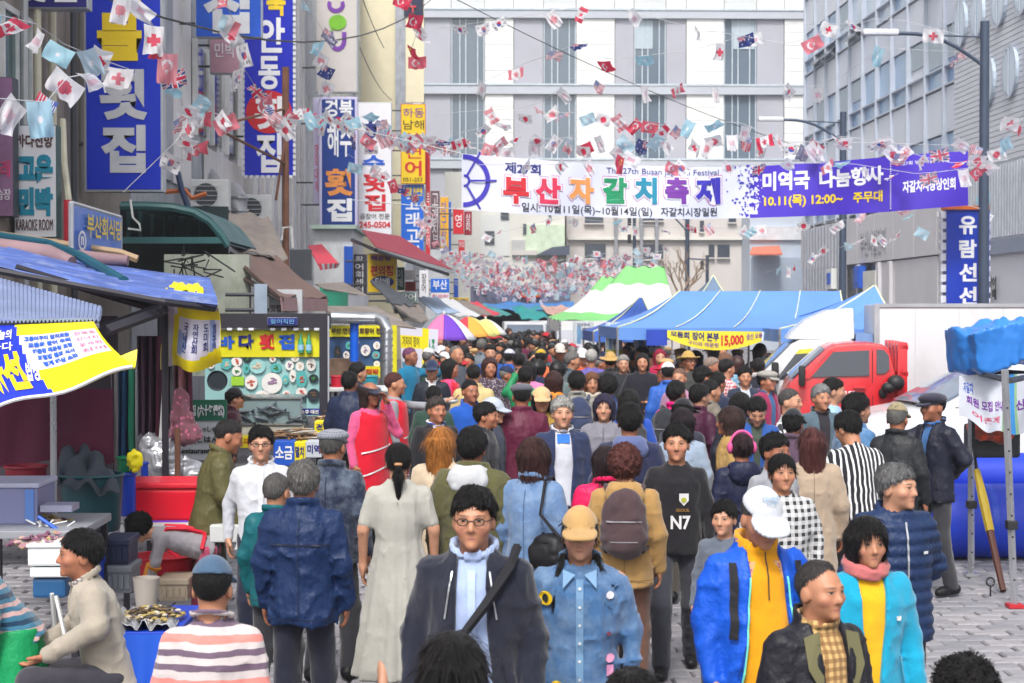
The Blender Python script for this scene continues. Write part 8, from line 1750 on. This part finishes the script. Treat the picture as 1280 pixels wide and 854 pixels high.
for i,z in enumerate((1.36,1.28,1.2,1.12,1.04,.96,.88)): decal(o,'button',[disc(0,z * s,.006)],V,s,WFR,.009)
for i,(x,z,rr,c) in enumerate(((-.155,1.31,.030,S(236,196,20)),(-.10,.92,.030,S(236,196,20)),(.135,1.33,.016,S(226,220,226)),(.135,1.05,.018,S(226,150,180)),(-.18,1.12,.018,S(160,150,200)),(.13,1.16,.010,S(120,60,80)))): p_ = decal(o,'patch',[disc(x * s,z * s,rr)],V,s,M('patch_%s' % 'abcdef'[i],c,.7),.006); (decal(o,'patch_figure',[disc(x * s,z * s,rr * .45,10,1.5)],V,s,BPL,.009) if i < 2 else None)
decal(o,'patch',[([(x * s,z * s) for x,z in ((.12,1.02),(.15,1.02),(.15,.97),(.12,.97))],[(3,2,1,0)])],V,s,M('patch_pink',S(222,150,190),.7),.006); decal(o,'collar_point',[([(-.075 * s,1.44 * s),(-.02 * s,1.42 * s),(-.075 * s,1.36 * s)],[(2,1,0)]),([(.075 * s,1.44 * s),(.02 * s,1.42 * s),(.075 * s,1.36 * s)],[(0,1,2)])],V,s,M('collar_denim',S(122,158,194),.8),.012)
o,r,s = person('man in an open bright blue jacket over a yellow shirt, wearing a white cap',952,607,300,14,tc=S(24,88,206),open=(.13,.09,.07),ic=S(232,160,10),hat='cap',hatc=S(208,212,220),hair='crop',hc=S(80,78,78),hpitch=18,hs=0.98,bc=S(50,56,70),belly=.03,fat=1.1,icollar=.03,ra='down',la='down',amp=.007)
V = r['shirt'][0]; decal(o,'zip',[strip(line2(.0,1.44 * s,.0,1.24 * s,10),.006)],V,s,BPL,.006); decal(o,'print_band',[([(-.10 * s,1.40 * s),(.10 * s,1.40 * s),(.11 * s,1.33 * s),(-.11 * s,1.33 * s)],[(3,2,1,0)])],V,s,cloth_mat('flower_print','fleck',S(150,60,140),None,70),.004).color = S(222,170,120)
V = r['jacket'][0]
for e in (-1,1): decal(o,'zip_trim',[strip(line2(e * .085 * s,1.34 * s,e * .135 * s,.84 * s,16),.008)],V,s,M('trim_mint',S(120,226,200),.6),.006); decal(o,'rucksack_strap',[strip(line2(e * .15 * s,1.40 * s,e * .165 * s,1.08 * s,12),.03)],V,s,M('strap_black',S(30,30,36),.8),.012)
Vc = r['cap'][0]; Rh_,ho_,sc_,_ = head_frame(dict(hpitch=18,hs=.98),np.eye(3,dtype=np.float32),np.array((0,0,.93),np.float32)); hz_ = float(ho_[2]); decal(o,'lettering',[lettering2('FISHING',0,(hz_ + .100) * s,.075,.015),lettering2('CLUB',0,(hz_ + .082) * s,.045,.012)],Vc,s,M('letter_steel',S(130,160,190),.6),.007)
person('small boy with short black hair half hidden beside the blue jacket man',905,622,215,-25,top='shirt',tc=S(96,104,118),hair='short',hs=1.1,skin=SKINS[2])
person('woman in a black and white plaid top in front of the striped shirt man',978,566,215,4,fem=1,top='shirt',tm=PLD,tc=S(40,42,50),hair='bun',hs=0.98,la='belly',skin=SKINS[0],fat=1.1,ra='down')
person('man in a grey sweater with black hair right behind the plaid top woman',970,538,192,35,top='shirt',tc=S(150,152,160),hair='short',hs=1.0)
o,r,s = person('man in a black jacket with an olive collar and checked shirt in the right foreground',1026,699,352,26,tc=S(32,32,40),open=(.08,.06,.065),im=VS2,ic=S(214,176,116),hair='balding',hc=S(70,66,66),hs=0.97,bc=S(40,40,44),fat=1.08,collar=.03,hyaw=8)
V = r['jacket'][0]; 
for e in (-1,1): decal(o,'lapel',[([(e * .060 * s,1.44 * s),(e * .135 * s,1.42 * s),(e * .14 * s,1.30 * s),(e * .075 * s,1.18 * s)],[(0,1,2,3)])],V,s,M('lapel_olive',S(112,108,76),.8),.010)
decal(o,'logo',[([(.13 * s,1.22 * s),(.155 * s,1.22 * s),(.155 * s,1.19 * s),(.13 * s,1.20 * s)],[(3,2,1,0)])],V,s,WFR,.006)
o,r,s = person('woman in a turquoise zip top with a yellow shirt and patterned neck scarf',1084,644,300,8,fem=1,tc=S(14,158,196),tm=CLOTH,open=(.025,.05,.065),ic=S(240,180,24),hair='bob',hs=0.94,scarf=S(196,110,110),skin=SKINS[0],bc=S(60,60,70)); decal(o,'logo',[([(.10 * s,1.26 * s),(.13 * s,1.26 * s),(.125 * s,1.24 * s),(.105 * s,1.24 * s)],[(3,2,1,0)])],r['jacket'][0],s,WFR,.006)
o,r,s = person('grey haired man in a quilted navy puffer jacket looking to the right',1122,574,252,12,top='puffer',tc=S(30,50,88),hair='short',hc=S(112,112,114),hyaw=32,hs=0.97,bc=S(58,54,66),ra='back',amp=.003); V = r['puffer_jacket'][0]; decal(o,'zip',[strip(line2(-.0,1.42 * s,0,.86 * s,20),.010)],V,s,POLE,.008); decal(o,'logo',[([(.09 * s,1.27 * s),(.12 * s,1.27 * s),(.12 * s,1.255 * s),(.09 * s,1.255 * s)],[(3,2,1,0)])],V,s,WFR,.008)
o,r,s = person('man in a dark jacket and flat cap by the blue tubes, hand behind back',1166,491,150,-62,tc=S(34,36,52),hat='flat',hatc=S(44,42,60),hair='crop',ra='back',la='reach',bc=S(58,58,64),hs=1.02,open=(.01,.03,.055),ic=S(60,110,170))
o,r,s = person('young man in a black and white vertically striped shirt with head bowed',1060,511,173,195,top='shirt',tm=VST,tc=S(34,34,42),hair='short',lean=10,hpitch=22,hyaw=15,hs=1.0,bc=S(60,56,54),ra='belly')
person('man in a camouflage cap and dark bomber jacket before the white van',1122,502,155,150,tc=S(38,40,44),hat='cap',hatm=CAMO,hatc=S(150,136,106),hair='crop',hc=HGRY,hs=1.02)
person('man in a blue denim jacket in profile before the red truck',1072,489,152,118,tm=DENIM,tc=S(70,118,166),hair='short',hs=1.08)
person('woman with long straight brown hair seen from behind beside the striped shirt man',1014,531,180,178,fem=1,top='coat',tc=S(176,156,136),hair='long',hc=S(86,46,44),hs=1.0)
person('foreground person with long black hair whose head rises at the bottom centre',566,786,430,178,fem=1,top='shirt',tc=S(40,40,48),hair='long',hs=1.15)
person('foreground person whose black hair just shows at the bottom edge before the denim shirt',790,832,430,176,top='shirt',tc=S(44,44,52),hair='short',hs=1.25)
person('foreground person with wavy black hair at the bottom right corner over the paving',1206,812,400,185,fem=1,top='shirt',tc=S(40,40,46),hair='perm',hs=1.25)
# ---- mid crowd, each from the photograph
mid = [
(513,434,85,60,'person in a teal jacket pointing with a yellow glove by the yellow printed sheet',dict(tc=S(20,120,160),hair='crop',hc=S(120,70,110),ra=((.2,-.33,1.36),(.16,-.6,1.44)))),
(540,449,95,2,'man in a dark vest and navy cap beside the woman in pink',dict(tc=S(44,48,60),hat='cap',hatc=S(40,52,84),open=(.02,.03,.05),ic=W_)),
(563,448,92,85,'vendor in a pink top and red apron standing before the big parasol',dict(fem=1,top='shirt',tc=S(240,60,130),hair='bob',vest=1)),
(592,455,106,178,'man in a pale tan jacket seen from behind, left of the plaid coat woman',dict(tc=S(206,184,130),hair='crop',fat=1.1)),
(588,474,122,24,'man in a bright blue zip top with a purple collar in mid street',dict(tc=S(24,84,178),hair='crop',la='down')),
(543,481,122,160,'man in a dark green jacket seen from behind near the red apron vendors',dict(tc=S(40,70,60),hair='balding')),
(612,446,96,12,'woman in a dark flecked coat with brown hair facing the camera',dict(fem=1,top='coat',tm=FLK,tc=S(70,56,70),hair='bob',hc=HBRN)),
(613,430,80,0,'man in a blue hooded jacket over a white shirt behind the flecked coat woman',dict(tc=S(40,84,160),open=(.02,.04,.06),ic=W_,hair='short')),
(602,423,72,170,'person in a grey green coat seen from behind under the pale parasol',dict(top='coat',tc=S(110,120,130),hair='crop',hc=HGRY)),
(571,432,86,45,'grey haired man in a dark grey jacket under the big parasol',dict(tc=S(84,90,100),hair='balding',hc=HGRY)),
(608,501,142,80,'dark haired person in a black jacket turned to the white capped woman',dict(tc=S(40,40,48),hair='short')),
(617,496,137,60,'woman in a pale cap beside the maroon jacket person',dict(fem=1,tc=S(60,66,84),hat='cap',hatc=S(176,184,200),hair='bob',hc=HBRN)),
(652,479,136,182,'person in a maroon jacket and grey cap seen from behind',dict(tc=S(96,32,58),hat='flat',hatc=S(84,84,96),hair='crop',fat=1.15)),
(677,483,130,2,'woman in a tan cap and mustard coat facing the camera',dict(fem=1,tc=S(176,140,60),hat='cap',hatc=S(214,178,130),hair='bob')),
(676,436,80,178,'person in an orange jacket with a yellow and black hat seen from behind',dict(tc=S(232,110,60),hat='cap',hatc=S(196,160,40))),
(661,451,93,182,'person in a light pink top seen from behind beside the orange jacket',dict(fem=1,top='shirt',tc=S(230,130,180),hair='bob')),
(657,457,101,170,'person in a bright green jacket holding up a phone',dict(tc=S(40,140,90),hair='short',ra='lift')),
(637,436,80,165,'person in a white cap and royal blue jacket seen from behind',dict(tc=S(36,90,190),hat='cap',hatc=S(206,206,226),hair='crop')),
(648,440,84,185,'person in a charcoal jacket seen from behind right of the white cap',dict(tc=S(72,76,84),hair='short')),
(692,463,112,182,'woman with auburn bobbed hair in an orange hooded jacket seen from behind',dict(fem=1,top='hoodie',tc=S(214,130,40),hood=1,hair='bob',hc=HBRN)),
(721,462,116,180,'man in a pale grey jacket carrying a navy backpack',dict(tc=S(142,140,134),hair='short',pack=S(52,62,92))),
(740,464,110,2,'brown haired woman in a beige scarf and coat facing the camera',dict(fem=1,top='coat',tc=S(176,160,140),hair='bob',hc=S(120,80,54),scarf=S(206,196,180))),
(760,466,112,155,'woman with curly dark hair in a navy and blue jacket seen from behind',dict(fem=1,tc=S(32,50,96),hair='perm')),
(755,491,140,-8,'person in a grey jacket and plum head scarf left of the navy hooded man',dict(fem=1,tc=S(130,128,140),hair='bob',hc=S(46,40,66))),
(786,485,136,182,'person with black bobbed hair in a bright blue jacket behind the navy hooded man',dict(fem=1,tc=S(36,80,180),hair='bob',pack=S(60,60,66))),
(803,441,89,-4,'woman with long black hair in a long black coat under the tent edge',dict(fem=1,top='coat',tc=S(30,30,42),hair='long',la='belly',ra='belly')),
(739,436,82,180,'white haired person in a violet top with dark straps seen from behind',dict(top='shirt',tc=S(104,92,170),hair='short',hc=HWHT)),
(728,435,80,10,'person in a white cap and orange top beside the violet top',dict(tc=S(226,96,50),hat='cap',hatc=W_)),
(700,429,76,4,'man in a white cap and dark green jacket far in the crowd',dict(tc=S(66,76,80),hat='cap',hatc=S(214,208,200))),
(716,439,85,92,'man in a slate jacket walking right in mid street',dict(tc=S(70,88,100),hair='short',hc=HGRY)),
(763,439,85,178,'person in a black jacket and straw coloured hat seen from behind',dict(tc=S(50,52,58),hat='brim',hatm=STRAW,hatc=S(206,166,106))),
(779,443,87,0,'grey haired man in a black jacket under the blue tent edge',dict(tc=S(44,46,52),hair='short',hc=S(150,146,142))),
(835,452,101,178,'person in a white cap and blue and white sports top seen from behind',dict(tc=S(50,100,190),hat='cap',hatc=W_,hair='crop')),
(849,460,105,-20,'person with light brown hair in a mauve top right of the white cap',dict(fem=1,top='shirt',tc=S(176,130,160),hair='crop',hc=S(130,100,84))),
(861,438,88,28,'man in a straw hat and sunglasses under the yellow tent banner',dict(tc=S(70,72,70),hat='brim',hatm=STRAW,hatc=S(206,172,100),glasses=1)),
(825,436,81,0,'person in a magenta hooded coat under the blue tent',dict(fem=1,top='hoodie',tc=S(170,20,70),hood=1,hair='long',hc=S(150,20,60))),
(846,474,126,140,'boy in a hot pink jacket with a black backpack',dict(tc=S(240,20,130),hair='short',pack=S(44,46,52))),
(855,497,146,140,'man in a black cap and dark jacket left of the maroon jacket man',dict(tc=S(50,50,66),hat='cap',hatc=S(26,26,32))),
(853,509,152,178,'person with dark bobbed hair and a pale grey top behind the black sweatshirt',dict(fem=1,top='shirt',tc=S(150,166,188),hair='bob',hc=S(36,26,32))),
(875,478,127,128,'man with black hair in a deep maroon jacket looking right',dict(tc=S(70,28,54),hair='short')),
(880,456,109,112,'young man with black hair in a dark grey jacket under the yellow banner',dict(tc=S(64,66,74),hair='short')),
(889,474,121,112,'man in a grey brown jacket in profile facing right',dict(tc=S(122,114,104),hair='crop')),
(897,463,109,130,'person in a dark navy jacket right of the grey brown jacket',dict(tc=S(36,44,70),hair='short')),
(909,448,94,118,'boy in a red and dark plaid shirt under the blue tent',dict(top='shirt',tm=PLD,tc=S(190,36,66),hair='short')),
(891,446,91,60,'grey haired person in a pale jacket under the tent banner',dict(tc=S(150,150,160),hair='short',hc=S(150,130,120))),
(931,457,101,0,'man in an open dark suit jacket smiling toward the camera',dict(tc=S(46,54,76),open=(.05,.06,.06),ic=S(190,196,204),hair='short')),
(959,463,109,42,'man in a grey flat cap and raspberry jacket beside the white truck',dict(tc=S(146,36,80),hat='flat',hatc=S(160,156,150),open=(.02,.05,.05),ic=S(40,90,140))),
(946,494,142,-4,'man in a blue jacket bowing his head in the right of the crowd',dict(tc=S(40,84,160),hair='short',hpitch=28,open=(.02,.03,.05),ic=S(70,80,70))),
(912,507,152,-95,'woman with wavy brown hair in a tan coat looking left',dict(fem=1,top='coat',tc=S(186,150,92),hair='bob',hc=S(60,42,40))),
(925,489,136,176,'person with black hair and dark jacket seen from behind near the bowing man',dict(tc=S(40,42,54),hair='bob',fem=1)),
(927,541,172,182,'woman in a dark navy hooded jacket with pink ear muffs',dict(fem=1,top='hoodie',tc=S(34,38,66),hood=1,hair='bun',hc=S(52,34,38),muffs=1)),
(988,485,136,60,'man in a white and grey striped shirt with short grey hair',dict(top='shirt',tm=VS3,tc=S(216,218,222),hair='crop',hc=S(80,76,76))),
(992,510,152,150,'person in a black cap and plum top before the grey haired man',dict(tc=S(90,70,90),hat='cap',hatc=S(32,34,42),fem=1)),
(1027,479,132,12,'grey haired man in an open slate jacket before the red truck',dict(tc=S(84,104,118),open=(.03,.05,.06),ic=S(46,42,50),hair='short',hc=S(140,140,142))),
(948,447,93,172,'person in a black jacket with a pale scarf seen from behind under the tent',dict(tc=S(34,38,50),hair='short',scarf=S(206,206,206))),
(1043,471,126,80,'man in a light blue shirt in profile before the red truck door',dict(top='shirt',tc=S(156,190,220),hair='short')),
(907,440,88,150,'brown haired person in a pale blue printed top under the tent',dict(fem=1,top='shirt',tm=FLK,tc=S(110,160,190),hair='bob',hc=S(120,84,64))),
(294,484,112,100,'vendor in a black cap and maroon top working behind the fish tank',dict(tc=S(70,28,46),hat='cap',hatc=S(28,26,32),lean=10)),
(437,463,112,165,'man in a dark blue jacket seen from behind at the second fish counter',dict(tc=S(38,48,76),hair='short',fat=1.15)),
(448,452,100,120,'person with short dark hair half hidden behind the dark blue jacket man',dict(tc=S(50,40,50),hair='short')),
]
for u,v,k,rt,lab,sp in mid:
 sp = dict(sp); sp.setdefault('top','jacket'); sp.setdefault('hs',1.02); sp.setdefault('bc',random.choice((S(40,42,56),S(56,56,62),S(72,66,60),S(34,40,66)))); sp['tm'] = sp.get('tm',CLOTH if random.random() < .6 else NYLON)
 pk,vs_,mf = sp.pop('pack',None),sp.pop('vest',None),sp.pop('muffs',None)
 o,r,s = person(lab,u,v,k,rt,**sp)
 if pk: backpack({S(52,62,92): 'navy backpack on the pale grey jacket',S(60,60,66): 'grey backpack on the bright blue jacket',S(44,46,52): 'black backpack on the hot pink jacket'}[pk],o,s,pk)
 if vs_: vest(o,s,S(214,24,56),.6)
 if mf:
  m = MB(); hz0 = 1.60 * s
  for e in (-1,1): m.ell((e * .10 * s,.0,hz0),(.022,.045,.045))
  m.tube([(.1 * s * math.cos(t),0,hz0 + .14 * s * math.sin(t)) for t in [i * math.pi / 10 for i in range(11)]],.012,6); new_ob('ear_muffs',m.mesh('ear_muffs',M('muff_pink',S(226,90,150),.8),1),o)
# ---- the rest of the crowd down the street: shared figures, one mesh each, coloured one by one
SKF = [M('far_skin_%d' % i,c,.6,var=.08) for i,c in enumerate(SKINS)]
HRF = {'black': M('far_hair_black',HBLK,.5),'brown': M('far_hair_brown',HBRN,.5),'grey': M('far_hair_grey',HGRY,.5)}
TRF = [M('far_trousers_%d' % i,c,.85) for i,c in enumerate((S(38,42,62),S(52,52,58),S(80,74,66)))]
HTF = {'white': M('far_hat_white',S(226,226,230),.8),'navy': M('far_hat_navy',S(34,44,76),.8),'black': M('far_hat_black',S(30,30,34),.8),'tan': M('far_hat_tan',S(196,160,110),.8),'red': M('far_hat_red',S(196,40,56),.8)}
PRO = []
kinds = [('jacket','short','black',None,0),('jacket','crop','grey',None,0),('coat','bob','brown',None,1),('hoodie','bob','black',None,1),('jacket','crop','grey',('cap','white'),0),('puffer','short','black',None,0),('jacket','perm','brown',None,1),('jacket','crop','grey',('cap','navy'),0),('shirt','short','black',None,0),('coat','long','black',None,1),('jacket','bob','black',('cap','black'),1),('jacket','crop','grey',('flat','tan'),0),('hoodie','short','black',None,0),('jacket','bob','brown',('brim','red'),1),('shirt','pony','black',None,1),('jacket','perm','black',None,1)]
for i,(tp,hr,hc,ht,fe) in enumerate(kinds):
 sp = dict(top=tp,hair=hr,fem=fe,q=2.3,seed=100 + i,hs=1.1,la=('down','belly','fwd','phone')[i % 4],ra=('down','backsw','pocket','down')[i % 4],fat=(1,1.1,1.0,1.15)[i % 4],hood=tp == 'hoodie')
 if ht: sp['hat'] = ht[0]
 V,Fl,mi,A,n = [],[],[],[],0
 for nm,v_,f_,mt,at,col in build_person(sp):
  k = {'body': 0,'hair': 1,'trousers': 3,'shoe': 3,'cap': 4,'hat': 4}.get(nm,2)
  V.append(v_); Fl.append(f_ + n); mi.append(np.full(len(f_),k)); n += len(v_)
 V = np.concatenate(V); V = V / V[:,2].max()
 me = np_mesh('person',V,np.concatenate(Fl),[SKF[i % 4],HRF[hc],CLOTH,TRF[i % 3],HTF[ht[1]] if ht else HRF[hc]],None,True,np.concatenate(mi))
 PRO.append((me,{'jacket': 'jacket','coat': 'coat','hoodie': 'hooded top','puffer': 'puffer jacket','shirt': 'top'}[tp],('%s %s' % (ht[1],{'cap': 'cap','flat': 'flat cap','brim': 'brimmed hat'}[ht[0]])) if ht else ('%s %s hair' % ({'short': 'short','crop': 'cropped','bob': 'bobbed','perm': 'curly','long': 'long','pony': 'tied'}[hr],hc))))
PAL = [('black',S(34,34,40),5),('navy',S(36,44,76),5),('grey',S(110,112,120),3),('blue',S(40,90,180),2.4),('red',S(190,36,56),1.6),('maroon',S(100,36,60),1.4),('beige',S(186,166,136),1.8),('brown',S(104,80,64),1.4),('green',S(60,104,84),1.2),('pink',S(224,110,160),1),('orange',S(224,120,60),.9),('white',S(216,216,222),1.3),('purple',S(104,84,150),1),('teal',S(40,120,140),.9),('charcoal',S(64,66,74),3)]
cg = random.Random(17); far = []; tries = 0
while len(far) < 196 and tries < 30000:
 tries += 1; Y = 12.5 + 47 * cg.random() ** .8; k = 2130 / Y
 uL = np.interp(k,[36,50,80,110,170],[566,555,520,530,600]); uR = np.interp(k,[36,45,58,64,80,100,130,170],[724,742,800,960,985,950,930,900])
 u = cg.uniform(uL,uR); x = P(u,400,Y).x
 if 12 < Y < 24 and cg.random() < .35: continue
 md = .50 if Y < 24 else .46
 if any((x - a) ** 2 + ((Y - b) * .8) ** 2 < md * md for a,b in PEOPLE): continue
 h = cg.gauss(1.66,.055); vt = 385 + (CAMZ - h) * k
 # keep the faces of the people read from the photograph clear: nobody right in front of them
 if k > 95 and any(abs(P(u,400,Y).x / Y - a / b) * 2130 < 30 and 0 < b - Y < 6 for a,b in PEOPLE if b < 26): continue
 PEOPLE.append((x,Y)); far.append((x,Y,h))
used = set()
for x,Y,h in far:
 ux = 590 + 2130 * x / Y
 where = ('near the parasols' if ux < 640 else 'before the blue tents' if ux > 730 else 'in mid street') if Y < 34 else ('by the far parasols' if ux < 630 else 'under the blue tents' if ux > 745 else 'far down the street')
 for _ in range(60):
  me,garment,hair = PRO[cg.randrange(len(PRO))]; cn,cc,_w = cg.choices(PAL,[p[2] for p in PAL])[0]; back = cg.random() < .55
  lab = 'person in a %s %s, %s, %s, %s' % (cn,garment,hair,'walking away' if back else 'coming nearer',where)
  if lab not in used: break
 used.add(lab); a = (cg.gauss(180,30) if back else cg.gauss(0,38)) + cg.choice((0,0,0,0,70,-70))
 o = new_ob('person',me,None,(x,Y,0),tuple(c * cg.uniform(.8,1.15) for c in cc[:3]) + (1,)); o.scale = (h * cg.uniform(.96,1.06),h,h); o.rotation_euler = (0,0,R_(a))
 tag(o,lab,'person','people in the street crowd')
# ------------------------------------------------------------------ thin air over the street
def haze_mat():
 t = NT('haze'); t.t.nodes.remove(t.b); v = t.n('ShaderNodeVolumePrincipled'); v.inputs['Color'].default_value = (.93,.95,1,1); v.inputs['Density'].default_value = .0011; v.inputs['Anisotropy'].default_value = .3
 t.l(v.outputs[0],t.t.nodes['Material Output'].inputs['Volume']); return t.m
tag(MB().bx(-60,60,-12,135,-1.2,29).build('haze',haze_mat()),kind='stuff')
